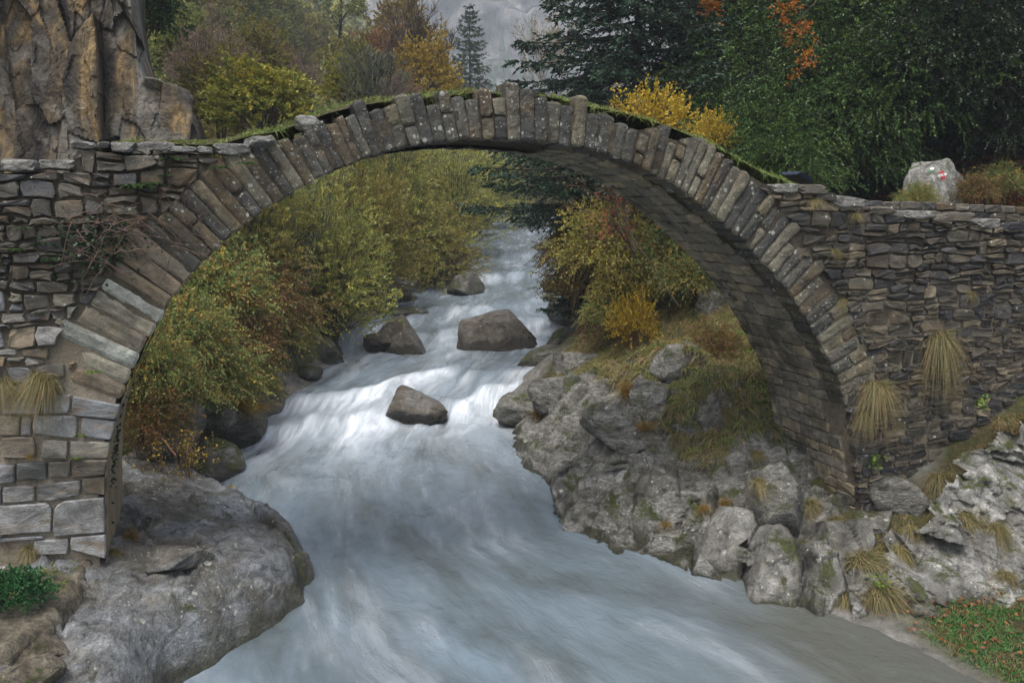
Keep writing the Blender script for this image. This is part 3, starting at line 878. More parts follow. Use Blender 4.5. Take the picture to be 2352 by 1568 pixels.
for i in range(len(J) - 1):
    mx = 0.5 * (J[i][0] + J[i + 1][0]); my = 0.5 * (J[i][1] + J[i + 1][1])
    best = min(LEN, key=lambda k: abs(k - mx))
    if abs(best - mx) < 22 and my < 450: l = LEN[best]
    elif mx < 460: l = [0.78, 0.82, 1.10, 0.96, 1.0, 0.95, 0.9, 1.05, 1.0][min(i, 8)] * rs.uniform(0.97, 1.03)
    elif mx < 1000: l = rs.uniform(0.84, 1.02)
    elif my < 640: l = rs.uniform(0.66, 0.86)
    else: l = rs.uniform(0.72, 0.92)
    # tops stand at the deck line, a few above it
    mp = 0.5 * (JX[i] + JX[i + 1])
    tall = my < 450 and abs(best - mx) < 22 and l > 0.83
    if J[i][0] > 560 and my < 620:
        lim = float(np.interp((mp + radial(mp) * l)[0], DECK[:, 0], DECK[:, 1])) + (0.20 if tall else rs.uniform(-0.02, 0.07)) + (0.10 if 1170 < mx < 1190 else 0)
        l = min(l if mx < 1555 else 1.0, max(0.5, (lim - mp[1]) / max(radial(mp)[1], 0.3)))
    ring_len.append(l)
EXT = np.array([0.5 * (JX[i] + JX[i + 1]) + radial(0.5 * (JX[i] + JX[i + 1])) * ring_len[i] for i in range(len(ring_len))])

def block_mesh(quad, y_front, depth, rs, nu, nv, rough, bev):
    """weathered block: quad (4 corners, counter-clockwise from the front), chipped edges, pitted face"""
    u, v = np.meshgrid(np.linspace(0, 1, nu), np.linspace(0, 1, nv))
    u, v = u.ravel(), v.ravel()
    A, B, C_, D_ = [np.asarray(q) for q in quad]
    P = (A * ((1 - u) * (1 - v))[:, None] + B * (u * (1 - v))[:, None] + C_ * (u * v)[:, None] + D_ * ((1 - u) * v)[:, None])
    lu, lv = np.linalg.norm(B - A), np.linalg.norm(D_ - A)
    du, dv = np.minimum(u, 1 - u) * lu, np.minimum(v, 1 - v) * lv
    q3 = np.stack([P[:, 0], P[:, 1], 0 * u], 1) + rs.uniform(0, 50)
    # edges wander, corners are knocked off
    cen = P.mean(0)
    e = np.exp(-np.minimum(du, dv) / 0.02)
    P = P + (cen - P) / np.maximum(np.linalg.norm(cen - P, axis=1), 1e-3)[:, None] * (e * (0.010 + 0.014 * fbm(q3 * 9, 3, 5)) + 0.03 * np.exp(-(du + dv) / 0.03) * rs.uniform(0.3, 1.2))[:, None]
    d = np.minimum(du, dv)
    w = -bev * np.exp(-d / 0.014) + rough * fbm(q3 * 5, 4, 7, 0.6) + 0.35 * facets(q3, 6.0, int(rs.integers(900)), 0.35, 0.22, 2) * (rough / 0.02) * 0.4
    w = w + rs.normal(0, 0.02) * (u - 0.5) + rs.normal(0, 0.025) * (v - 0.5)
    n = len(u)
    front = np.stack([P[:, 0], y_front - w, P[:, 1]], 1)
    ring = np.concatenate([np.arange(nu), np.arange(1, nv) * nu + nu - 1, (nv - 1) * nu + np.arange(nu - 2, -1, -1), np.arange(nv - 2, 0, -1) * nu])
    back = front[ring].copy(); back[:, 1] = y_front + depth
    k = len(ring); i = np.arange(k); j = (i + 1) % k
    side = np.stack([n + i, n + j, ring[j], ring[i]], 1)
    return np.concatenate([front, back]), np.concatenate([grid_faces(nv, nu), side])

for i in range(len(JX) - 1):
    a, b = JX[i], JX[i + 1]
    ra, rb = radial(a), radial(b)
    l = ring_len[i]
    g = 0.003
    t = (b - a) / np.linalg.norm(b - a)
    la, lb = l * rs.uniform(0.955, 1.03), l * rs.uniform(0.955, 1.03)
    lo = rs.normal(0, 0.012)
    wig = rs.normal(0, 0.012, 2)
    pale = J[i][0] < 440
    mx = 0.5 * (J[i][0] + J[i + 1][0])
    key = 1170 < mx < 1190
    proud = rs.uniform(-0.015, 0.05) * (0.6 if pale else 1.0)
    mat_ = M['vouss_pale'] if pale else M['vouss']
    split = (not key) and (not pale) and rs.random() < 0.28
    fr = rs.uniform(0.38, 0.62)
    for (f0, f1) in ([(0.0, fr - 0.006), (fr + 0.006, 1.0)] if split else [(0.0, 1.0)]):
        q = [a + t * g + ra * (lo + la * f0), b - t * g + rb * (lo + lb * f0), b - t * g + rb * (lo + lb * f1) + t * wig[0] * f1, a + t * g + ra * (lo + la * f1) + t * wig[1] * f1]
        nv = max(6, int(l * (f1 - f0) / 0.045)); nu = max(5, int(np.linalg.norm(b - a) / 0.045))
        V_, F_ = block_mesh(q, FACE - proud - (rs.uniform(-0.015, 0.015) if split else 0), rs.uniform(0.42, 0.6), rs, nu, nv, 0.014 if pale else 0.02, 0.02)
        o = link('voussoir', mesh_np('voussoir', V_ - BASE, F_, mat_, False), bridge)
    if key: o['label'] = 'tall pale keystone standing above its neighbours'

# the back ring, seen edge-on from under the arch
for i in range(0, len(JX) - 2, 2):
    a, b = JX[i], JX[i + 2]
    ol = resample([a + (b - a) * 0.03, b - (b - a) * 0.03, b - (b - a) * 0.03 + radial(b) * 0.7, a + (b - a) * 0.03 + radial(a) * 0.7], 1, 0.01, rs, 0.04)
    if np.cross(ol[2] - ol[0], ol[4] - ol[0]) > 0: ol = ol[::-1]
    add_stone('rear_voussoir', ol, face_map(FACE + WIDTH, 1), 0.4, 0.02, 0.03, M['vouss'], rs)

# piers below the springing
PL = [fpx(239, 1290), fpx(236, 1150), fpx(238, 1080), fpx(250, 1012), fpx(262, 963)]
PR = [fpx(1953, 985), fpx(1965, 1080), fpx(1975, 1175), np.array([12.25, -0.5])]
INTR = np.vstack([[np.array([-1.9, -0.6])], PL, JX, PR])       # whole soffit line, left foot to right foot

# deck line and wall tops
TOPL = 0.5 * (fpx(300, 333) + fpx(500, 333))[1]
wall_r_px = [(1770, 424), (1890, 442), (2000, 480), (2200, 508), (2352, 532)]
WALLR = np.array([fpx(*p) for p in wall_r_px] + [np.array([19.5, 5.75]), np.array([30.0, 5.4])])
XL, XR = -9.0, 22.0
def top_left(x): return np.where(x < fpx(163, 340)[0], 7.30, 7.50)
def top_right(x): return np.interp(x, WALLR[:, 0], WALLR[:, 1])

# mortar core: the silhouette of the whole bridge, a hand's breadth inside the stones
core = [np.array([XL, -1.0]), np.array([XL, 7.15]), np.array([fpx(163, 340)[0], 7.15]), np.array([fpx(163, 340)[0] + 0.02, 7.38]), np.array([DECK[0][0] - 0.1, 7.38])]
core += [p - np.array([0, 0.14]) for p in DECK]
core += [p - np.array([0, 0.12]) for p in WALLR if p[0] > DECK[-1][0] + 0.1 and p[0] < XR] + [np.array([XR, top_right(XR) - 0.12]), np.array([XR, -1.0])]
soff = [p + radial(p) * 0.06 for p in INTR[::-1]]
core += [np.array([12.4, -1.0])] + soff[1:-1] + [np.array([-2.0, -1.0])]
core = np.array(core)
def extrude(name, poly, y0, y1, mat, parent=None, base=np.zeros(3)):
    k = len(poly)
    V = np.concatenate([np.stack([poly[:, 0], np.full(k, y0), poly[:, 1]], 1), np.stack([poly[:, 0], np.full(k, y1), poly[:, 1]], 1)]) - base
    me = bpy.data.meshes.new(name)
    fs = [list(range(k)), list(range(2 * k - 1, k - 1, -1))] + [[i, i + k, (i + 1) % k + k, (i + 1) % k] for i in range(k)]
    me.from_pydata([tuple(v) for v in V], [], fs)
    me.materials.append(mat)
    fix_normals(me)
    return link(name, me, parent)
extrude('mortar_core', core, FACE + 0.018, FACE + WIDTH - 0.03, M['mortar'], bridge, BASE)

# ---- rubble walls
def nearest_ext(p):
    i = np.argmin(np.linalg.norm(EXT - p, axis=1))
    return i
WALL = []      # (outline, material key, size) collected, the largest become single stones
def rubble(x0, x1, z0, z1, hr, wr, top_fn, matfn, seed, split=0.3, gap=(0.008, 0.02), left=True):
    r = np.random.default_rng(seed)
    z = z0
    ci = 0
    zs = [z0]
    while zs[-1] < z1:
        zs.append(zs[-1] + r.uniform(*hr))
    wav = lambda i, x: zs[i] + 0.036 * math.sin(x * 1.7 + i * 2.3 + seed) + 0.026 * math.sin(x * 4.3 + i * 5.1) + 0.010 * math.sin(x * 9.7 + i * 1.9)
    for i in range(len(zs) - 1):
        x = x0 + r.uniform(-0.4, 0)
        while x < x1:
            w = r.uniform(*wr) * (1.0 if r.random() > 0.2 else 0.55)
            g = r.uniform(*gap)
            sk1, sk2 = r.normal(0, 0.02, 2)
            cells = [(0.0, 1.0)]
            if r.random() < split and zs[i + 1] - zs[i] > 0.13:
                m_ = r.uniform(0.4, 0.6); cells = [(0.0, m_), (m_, 1.0)]
            for c0, c1 in cells:
                f = lambda xx, c: wav(i, xx) + (wav(i + 1, xx) - wav(i, xx)) * c
                q = np.array([[x + g, f(x, c0) + g], [x + w - g, f(x + w, c0) + g], [x + w - g + sk2, f(x + w, c1) - g], [x + g + sk1, f(x, c1) - g]])
                cen = q.mean(0)
                tz = float(top_fn(cen[0]))
                if cen[1] > tz: continue
                q = clip(q, np.array([0, 1.0]), tz)
                if q is None: continue
                # not into the ring
                k = nearest_ext(cen)
                for kk in range(max(k - 1, 0), min(k + 2, len(EXT))):
                    nn = radial(EXT[kk])
                    if q is not None and np.linalg.norm(EXT[kk] - cen) < 0.7 and cen[1] > EXT[-1][1] + 0.1: q = clip(q, -nn, -(nn @ EXT[kk]) + 0.06)
                if q is None or area(q) < 0.006: continue
                cen = q.mean(0)
                near_i = nearest_ext(cen)
                low_r = cen[0] > 8 and cen[1] < EXT[-1][1] + 0.1          # below the springing the wall runs to the pier corner
                if low_r:
                    edge_x_ = float(np.interp(cen[1], [p_[1] for p_ in PR[::-1]] + [JX[-1][1]], [p_[0] for p_ in PR[::-1]] + [JX[-1][0]]))
                    q = clip(q, np.array([-1.0, 0]), -(edge_x_ + 0.01))
                    if q is None or area(q) < 0.006: continue
                elif np.linalg.norm(cen - CEN) < np.linalg.norm(EXT[near_i] - CEN) - 0.02: continue
                if cen[0] < 8 and cen[1] < 0.9 + 3 and abs(cen[0] - 4.95) < 6.35: continue
                WALL.append((q, matfn(cen, r), area(q), r.uniform(0.3, 1.0)))
            x += w

def mat_left(c, r):
    pale = sstep(5.5, 4.7, c[1] + r.normal(0, 0.3))
    return 'rubble_pale' if r.random() < pale else 'rubble'
def mat_right(c, r): return 'slate'
rubble(-6.2, 3.6, 3.98, 7.45, (0.13, 0.24), (0.20, 0.46), top_left, mat_left, 11, split=0.3)
rubble(8.6, 19.0, 0.35, 7.2, (0.15, 0.25), (0.30, 0.62), top_right, mat_right, 12, split=0.42, gap=(0.010, 0.024))
WALL.sort(key=lambda t: -t[2] * (1.0 if -3.2 < t[0][:, 0].mean() < 16.3 else 0.05))
rest = {}
rs = np.random.default_rng(5)
n_single = 0
for q, mk, ar, pr in WALL:
    ol = resample(q, 1, 0.019, rs, 0.085)
    if np.cross(ol[2] - ol[0], ol[4] - ol[0]) < 0: ol = ol[::-1]
    proud = -0.03 + 0.09 * pr
    if n_single < 300:
        add_stone('wall_stone', ol, face_map(FACE - proud), 0.14, 0.016, 0.034, M[mk], rs)
        n_single += 1
    else:
        rest.setdefault(mk, []).append(stone_mesh(ol, face_map(FACE - proud), 0.14, 0.02, 0.025, rs))
allV, allQ, allT, mats_i, off = [], [], [], [], 0
keys = list(rest)
for mk in keys:
    for V_, fs in rest[mk]:
        allV.append(V_ - BASE); allQ.append(fs[0] + off); allT.append(fs[1] + off); off += len(V_)
        mats_i.append((len(fs[0]), len(fs[1]), keys.index(mk)))
if allV:
    me = mesh_np('small_wall_stones', np.concatenate(allV), [np.concatenate(allQ), np.concatenate(allT)])
    for mk in keys: me.materials.append(M[mk])
    idx = np.concatenate([np.concatenate([np.full(a, c) for a, b, c in mats_i]), np.concatenate([np.full(b, c) for a, b, c in mats_i])]).astype(np.int32)
    me.polygons.foreach_set('material_index', idx)
    tag(link('small_wall_stones', me, bridge), None, None, None, 'stuff')

# ---- ashlar foot of the left pier, block by block
def c4(x, y): return (x * .36, 499 + .36 * y)
def c7(x, y): return (x * .36, 1004 + .36 * y)
ash = [[c4(15, 1150), c4(255, 1130), c4(255, 1252), c4(15, 1248)], [c4(262, 1128), c4(455, 1130), c4(442, 1248), c4(262, 1246)], [c4(462, 1135), c4(765, 1195), c4(728, 1288), c4(452, 1262)],
       [c4(-10, 1262), c4(130, 1262), c4(128, 1390), c4(-10, 1388)], [c4(138, 1268), c4(204, 1268), c4(198, 1390), c4(134, 1390)], [c4(210, 1256), c4(496, 1262), c4(494, 1412), c4(206, 1376)], [c4(518, 1272), c4(722, 1296), c4(698, 1420), c4(514, 1392)],
       [c4(8, 1402), c4(222, 1392), c4(236, 1528), c4(12, 1530)], [c4(268, 1414), c4(438, 1420), c4(432, 1536), c4(262, 1532)], [c4(446, 1424), c4(692, 1432), c4(686, 1536), c4(440, 1536)],
       [c7(-10, 172), c7(98, 172), c7(102, 290), c7(-10, 290)], [c7(106, 158), c7(304, 152), c7(304, 268), c7(106, 270)], [c7(312, 150), c7(456, 146), c7(446, 246), c7(312, 250)], [c7(470, 142), c7(655, 140), c7(652, 236), c7(456, 254)],
       [c7(-10, 312), c7(10, 312), c7(10, 420), c7(-10, 420)], [c7(16, 310), c7(228, 306), c7(230, 404), c7(16, 416)], [c7(234, 300), c7(520, 268), c7(520, 360), c7(330, 404), c7(234, 402)], [c7(526, 256), c7(650, 246), c7(648, 370), c7(526, 352)],
       [c7(-12, 430), c7(300, 410), c7(334, 450), c7(332, 596), c7(-12, 622)], [c7(340, 450), c7(400, 400), c7(658, 376), c7(658, 604), c7(338, 634)],
       [c7(-12, 640), c7(280, 622), c7(280, 640), c7(-12, 660)], [c7(215, 650), c7(442, 640), c7(440, 738), c7(215, 744)], [c7(452, 630), c7(658, 612), c7(660, 770), c7(452, 708)]]
rs = np.random.default_rng(17)
for q in ash:
    P = np.array([fpx(*p) for p in q])
    px_edge = np.interp(P[:, 1], [p_[1] for p_ in PL] + [JX[0][1]], [p_[0] for p_ in PL] + [JX[0][0]])
    P[:, 0] = np.where(P[:, 0] > px_edge - 0.10, px_edge + 0.035, P[:, 0])           # quoins run out to the pier corner
    c = P.mean(0)
    P = c + (P - c) * 0.988
    ol = resample(P, 1, 0.004, rs, 0.05)
    if np.cross(ol[2] - ol[0], ol[4] - ol[0]) < 0: ol = ol[::-1]
    add_stone('ashlar_block', ol, face_map(FACE - 0.045 - rs.uniform(-0.01, 0.02)), 0.25, 0.018, 0.014, M['ashlar'], rs)
# the pier goes on out of frame
for zi, z0 in enumerate(np.arange(1.25, 3.9, 0.4)):
    x = -3.05 - 0.25 * (zi % 2)
    while x > -6.0:
        w = rs.uniform(0.45, 0.8)
        ol = resample([(x - w + .012, z0 + .012), (x - .012, z0 + .012), (x - .012, z0 + .385), (x - w + .012, z0 + .385)], 1, 0.004, rs, 0.05)
        add_stone('ashlar_block', ol, face_map(FACE - 0.04), 0.25, 0.018, 0.014, M['ashlar'], rs)
        x -= w

# ---- rendered inner face of the left pier (a thin coat following the soffit)
Lp = np.array([np.array([-1.93, 0.9])] + PL + [JX[0], JX[2], JX[4]])
ss = np.linspace(0, len(Lp) - 1, 40); Lp[:, 0] += 0.016; yy = np.linspace(FACE - 0.03, FACE + WIDTH - 0.04, 30)
lx = np.interp(ss, range(len(Lp)), Lp[:, 0]); lz = np.interp(ss, range(len(Lp)), Lp[:, 1])
S_, Y_ = np.meshgrid(np.arange(40), yy)
RV = np.stack([lx[S_.ravel()] + 0.012 + 0.012 * fbm(np.stack([Y_.ravel() * 2, lz[S_.ravel()] * 2, 0 * Y_.ravel()], 1), 4, 3), Y_.ravel(), lz[S_.ravel()]], 1)
link('render_coat', mesh_np('render_coat', RV - BASE, grid_faces(30, 40)[:, ::-1], M['render'], True), bridge)

# ---- soffit stones, right half
seg = np.linalg.norm(np.diff(INTR, axis=0), axis=1)
arc = np.concatenate([[0], np.cumsum(seg)])
def soff_at(s): return np.stack([np.interp(s, arc, INTR[:, 0]), np.interp(s, arc, INTR[:, 1])], -1)
def soff_map(u, v, w):
    p = soff_at(u)
    n = p - CEN
    n = n / np.linalg.norm(n, axis=1)[:, None]
    p = p - n * w[:, None]
    return np.stack([p[:, 0], v, p[:, 1]], 1)
s0 = arc[len(PL) + 1 + 44]; s1 = arc[-1]
rs = np.random.default_rng(23)
cnt = 0
small_V, small_Q, small_T, off = [], [], [], 0
s = s1 - 0.1
while s > s0:
    h = rs.uniform(0.20, 0.30) if s > s1 - 4 else rs.uniform(0.24, 0.34)
    y = FACE + rs.uniform(0.0, 0.3) + (0.50 if s < s1 - 2.6 else 0.04)
    while y < FACE + WIDTH - 0.08:
        w = rs.uniform(0.28, 0.55)
        y2 = min(y + w, FACE + WIDTH - 0.02)
        g = 0.010
        sk = rs.normal(0, 0.012, 4)
        q = np.array([[s - h + g + sk[0], y + g], [s - g + sk[1], y + g], [s - g + sk[2], y2 - g], [s - h + g + sk[3], y2 - g]])
        ol = resample(q, 1, 0.006, rs, 0.07)
        args = (ol, soff_map, 0.12, 0.016, 0.016, rs)
        if cnt < 300:
            V_, fs = stone_mesh(*args, flip=True)
            link('barrel_stone', mesh_np('barrel_stone', V_ - BASE, fs, M['barrel']), bridge); cnt += 1
        else:
            V_, fs = stone_mesh(*args, flip=True)
            small_V.append(V_ - BASE); small_Q.append(fs[0] + off); small_T.append(fs[1] + off); off += len(V_)
        y = y2
    s -= h
if small_V:
    tag(link('crown_soffit_stones', mesh_np('crown_soffit_stones', np.concatenate(small_V), [np.concatenate(small_Q), np.concatenate(small_T)], M['barrel']), bridge), None, None, None, 'stuff')

# ---- coping slabs and loose stones on top
ICO = {}
def ico(n):
    if n not in ICO:
        bm = bmesh.new(); bmesh.ops.create_icosphere(bm, subdivisions=n, radius=1.0)
        ICO[n] = (np.array([v.co[:] for v in bm.verts]), np.array([[v.index for v in f.verts] for f in bm.faces]))
        bm.free()
    return ICO[n]

def rock_shape(size, seed, n=4, planes=14, rough=0.05, freq=2.0, k=28, strata=0.0, strata_dir=(0.2, 0.1, 1), sfreq=9.0, boxy=False, cuts=(), fstretch=(1, 1, 1), fscale=2.4):
    r = np.random.default_rng(seed)
    d, F_ = ico(n)
    N_ = r.normal(size=(planes, 3)); N_ /= np.linalg.norm(N_, axis=1)[:, None]
    D_ = r.uniform(0.74, 1.0, planes)
    if boxy:
        ax = np.concatenate([np.eye(3), -np.eye(3)]) + r.normal(0, 0.10, (6, 3)); ax /= np.linalg.norm(ax, axis=1)[:, None]
        ne = max(planes - 6, 0)
        N_ = np.concatenate([ax, N_[:ne]]); D_ = np.concatenate([r.uniform(0.78, 0.88, 6), r.uniform(0.95, 1.1, ne)])
    for cn, cd in cuts:
        cn = np.array(cn, float); N_ = np.concatenate([N_, (cn / np.linalg.norm(cn))[None]]); D_ = np.concatenate([D_, [cd]])
    a = np.maximum(d @ N_.T, 0) / D_
    rad = np.maximum(np.sum(a ** k, axis=1), 1e-6) ** (-1.0 / k)
    rad = np.minimum(rad, 1.35)
    v = d * rad[:, None]
    P = v * np.asarray(size) / max(size)
    Pf = P * np.asarray(fstretch) + seed * 1.7
    disp = rough * 0.7 * fbm(P * freq + seed * 3.1, 5, seed, 0.55) + rough * 1.5 * facets(Pf, fscale, seed, 0.9, 0.35) * fscale * 0.5 + rough * 0.5 * facets(Pf, fscale * 2.7, seed + 50, 0.9, 0.35) * fscale
    if strata:
        sd = np.asarray(strata_dir, float); sd /= np.linalg.norm(sd)
        t = P @ sd * sfreq + 0.8 * fbm(P * 1.5, 2, seed + 5)
        disp += strata * (np.abs((t % 1) - 0.5) * 2 - 0.5) * (0.6 + 0.4 * vnoise(np.stack([np.floor(t), 0 * t, 0 * t], 1), seed))
    v = v * (1 + disp[:, None])
    return v * np.asarray(size), F_

def rot_xyz(v, rx, ry, rz):
    m_ = np.array(Matrix.Rotation(rz, 3, 'Z') @ Matrix.Rotation(ry, 3, 'Y') @ Matrix.Rotation(rx, 3, 'X'))
    return v @ m_.T

cop = [((447, 905), (612, 950)), ((614, 908), (700, 948)), ((706, 905), (866, 968)), ((868, 905), (1114, 965)), ((1064, 934), (1262, 970)), ((1266, 938), (1360, 978)), ((1366, 916), (1604, 986)), ((1572, 880), (1748, 948))]
for n_, ((x0, y0), (x1, y1)) in enumerate(cop):
    a, b = fpx(x0 * .36, y1 * .36), fpx(x1 * .36, y0 * .36)
    c = (a + b) / 2; sz = (b - a) / 2
    v, F_ = rock_shape((sz[0] * 1.12, 0.26, sz[1] * 1.15), 50 + n_, 3, 8, 0.035, 2.5, 18, boxy=(n_ != 7))
    link('coping_stone', mesh_np('coping_stone', v + np.array([c[0], FACE + 0.16 - 0.03 * (n_ % 3), c[1]]) - BASE, F_, M['coping'], False), bridge)
for n_, (x0, y0, x1, y1) in enumerate([(0, 364, 84, 392), (88, 366, 170, 388), (-90, 366, -4, 392)]):
    a, b = fpx(x0, y1), fpx(x1, y0)
    c = (a + b) / 2; sz = (b - a) / 2
    v, F_ = rock_shape((sz[0] * 1.12, 0.28, sz[1] * 1.2), 70 + n_, 3, 8, 0.035, 2.5, 18, boxy=True)
    link('coping_stone', mesh_np('coping_stone', v + np.array([c[0], FACE + 0.17, c[1] - 0.01]) - BASE, F_, M['coping'], False), bridge)
for n_, (x0, y0, x1, y1) in enumerate([(1770, 423, 1838, 446), (1826, 424, 1900, 448), (1905, 450, 1990, 478), (1992, 474, 2060, 494), (2064, 482, 2150, 502), (2154, 488, 2236, 512), (2240, 500, 2300, 524), (2304, 508, 2380, 540)]):
    a, b = fpx(x0, y1), fpx(x1, y0)
    c = (a + b) / 2; sz = (b - a) / 2
    v, F_ = rock_shape((sz[0] * 1.08, 0.24, sz[1] * 1.1), 90 + n_, 3, 8, 0.05, 2.5, 18, boxy=True)
    link('coping_stone', mesh_np('coping_stone', v + np.array([c[0], FACE + 0.14, c[1]]) - BASE, F_, M['slate'] if n_ % 2 else M['coping'], False), bridge)

# ---- far parapet over the right bank
rs = np.random.default_rng(29)
PY = FACE + WIDTH - 0.1
par_top = np.array([fpx(x, y, PY) for x, y in [(1925, 457), (2050, 462), (2200, 466), (2352, 474)]] + [np.array([24.0, 6.55])])
x = par_top[0][0]
while x < 23.0:
    w = rs.uniform(0.34, 0.62)
    zt = float(np.interp(x + w / 2, par_top[:, 0], par_top[:, 1]))
    for row, (za, zb) in enumerate([(zt - 0.19, zt), (zt - 0.40, zt - 0.20), (zt - 0.66, zt - 0.41)]):
        q = np.array([(x + .012, za + .008), (x + w - .012, za + .008 + rs.normal(0, .01)), (x + w - .012, zb - .008), (x + .012, zb - .008 + rs.normal(0, .012))])
        q[:, 0] += 0.17 * (row % 2)
        add_stone('parapet_stone', resample(q, 1, 0.006, rs, 0.08), face_map(PY), 0.34, 0.02, 0.025, M['rubble'] if row == 0 else M['slate'], rs)
    x += w
poly = np.array([[par_top[0][0], 5.2]] + [[p[0], p[1] - 0.05] for p in par_top] + [[24.0, 5.2]])
extrude('parapet_core', poly, PY + 0.04, PY + 0.33, M['mortar'], bridge, BASE)

# ---- earth and turf deck
xs = np.concatenate([np.arange(XL, -1.9, 0.25), np.arange(-1.9, 13, 0.08), np.arange(13, XR, 0.25)])
prof_x = np.concatenate([[XL, fpx(163, 340)[0] - 0.1, fpx(163, 340)[0] + 0.1, DECK[0][0] - 0.3], DECK[:, 0], WALLR[(WALLR[:, 0] > DECK[-1][0] + 0.2)][:, 0]])
prof_z = np.concatenate([[7.18, 7.18, 7.44, 7.50], DECK[:, 1] - 0.01, WALLR[(WALLR[:, 0] > DECK[-1][0] + 0.2)][:, 1] - 0.14])
ys = np.linspace(FACE + 0.30, FACE + WIDTH - 0.12, 26)
DX, DY = np.meshgrid(xs, ys)
def deck_z(X, Y):
    t = (Y - FACE) / WIDTH
    return np.interp(X, prof_x, prof_z) + 0.24 * np.sin(np.clip(t, 0, 1) * math.pi) ** 0.6 * sstep(12.5, 11, X) * sstep(-2, -1, X) + 0.05 * fbm(np.stack([X * 1.3, Y * 1.3, 0 * X], -1).reshape(-1, 3), 4, 8).reshape(np.shape(X))
DZ = deck_z(DX, DY)
deckV = np.stack([DX.ravel(), DY.ravel(), DZ.ravel()], 1)
link('turf_deck', mesh_np('turf_deck', deckV - BASE, grid_faces(len(ys), len(xs)), M['ground'], True, {'rock': np.zeros(len(deckV))}), bridge)

def loose_rock(name, label, cat, loc, size, seed, mat, rz=0.0, tilt=(0, 0), n=4, group=None, rough=0.05, strata=0.0, sdir=(0.2, 0.1, 1), planes=12, k=26, boxy=False, freq=2.0, sfreq=9.0, cuts=(), fstretch=(1, 1, 1), fscale=2.4):
    v, F_ = rock_shape(size, seed, n, planes, rough, freq, k, strata, sdir, sfreq, boxy, cuts, fstretch, fscale)
    v = rot_xyz(v, tilt[0], tilt[1], rz)
    o = link(name, mesh_np(name, v, F_, mat, n >= 5), None, tuple(loc))
    return tag(o, label, cat, group)
p = at(711, 291, Y=FACE + 0.28)
loose_rock('rock', 'round lichened rock perched on the left haunch of the arch', 'rock', p, (0.23, 0.2, 0.14), 301, M['coping'], 0.2)
p = at(636, 300, Y=FACE + 1.3)
loose_rock('rock', 'flat white rock lying in the grass of the bridge deck', 'rock', p - np.array([0, 0, 0.1]), (0.26, 0.2, 0.14), 302, M['coping'], 0.5)
# ------------------------------------------------------------------ rocks
def heightfield(name, xs, ys, zfun, mat, label, cat, attrs=None, mask=None):
    X, Y = np.meshgrid(xs, ys)
    Z = zfun(X.ravel(), Y.ravel())
    F_ = grid_faces(len(ys), len(xs))
    V = np.stack([X.ravel(), Y.ravel(), Z], 1)
    if mask is not None:
        keep = mask(X.ravel(), Y.ravel(), Z)
        F_ = F_[keep[F_].any(1)]
        used = np.unique(F_)
        remap = -np.ones(len(V), int); remap[used] = np.arange(len(used))
        V = V[used]; F_ = remap[F_]
    base = np.array([V[:, 0].mean(), V[:, 1].mean(), V[:, 2].min()])
    o = link(name, mesh_np(name, V - base, F_, mat, True), None, tuple(base))
    return tag(o, label, cat)

def poly_dist(px, py, poly):
    """signed distance, positive inside"""
    P = np.stack([px, py], 1)
    d = np.full(len(P), 1e9); inside = np.zeros(len(P), bool)
    k = len(poly)
    for i in range(k):
        a, b = poly[i], poly[(i + 1) % k]
        ab = b - a
        t = np.clip(((P - a) @ ab) / (ab @ ab), 0, 1)
        d = np.minimum(d, np.linalg.norm(P - (a + t[:, None] * ab), axis=1))
        cond = (a[1] > P[:, 1]) != (b[1] > P[:, 1])
        xi = a[0] + (P[:, 1] - a[1]) / (b[1] - a[1] + 1e-12) * ab[0]
        inside ^= cond & (P[:, 0] < xi)
    return np.where(inside, d, -d)

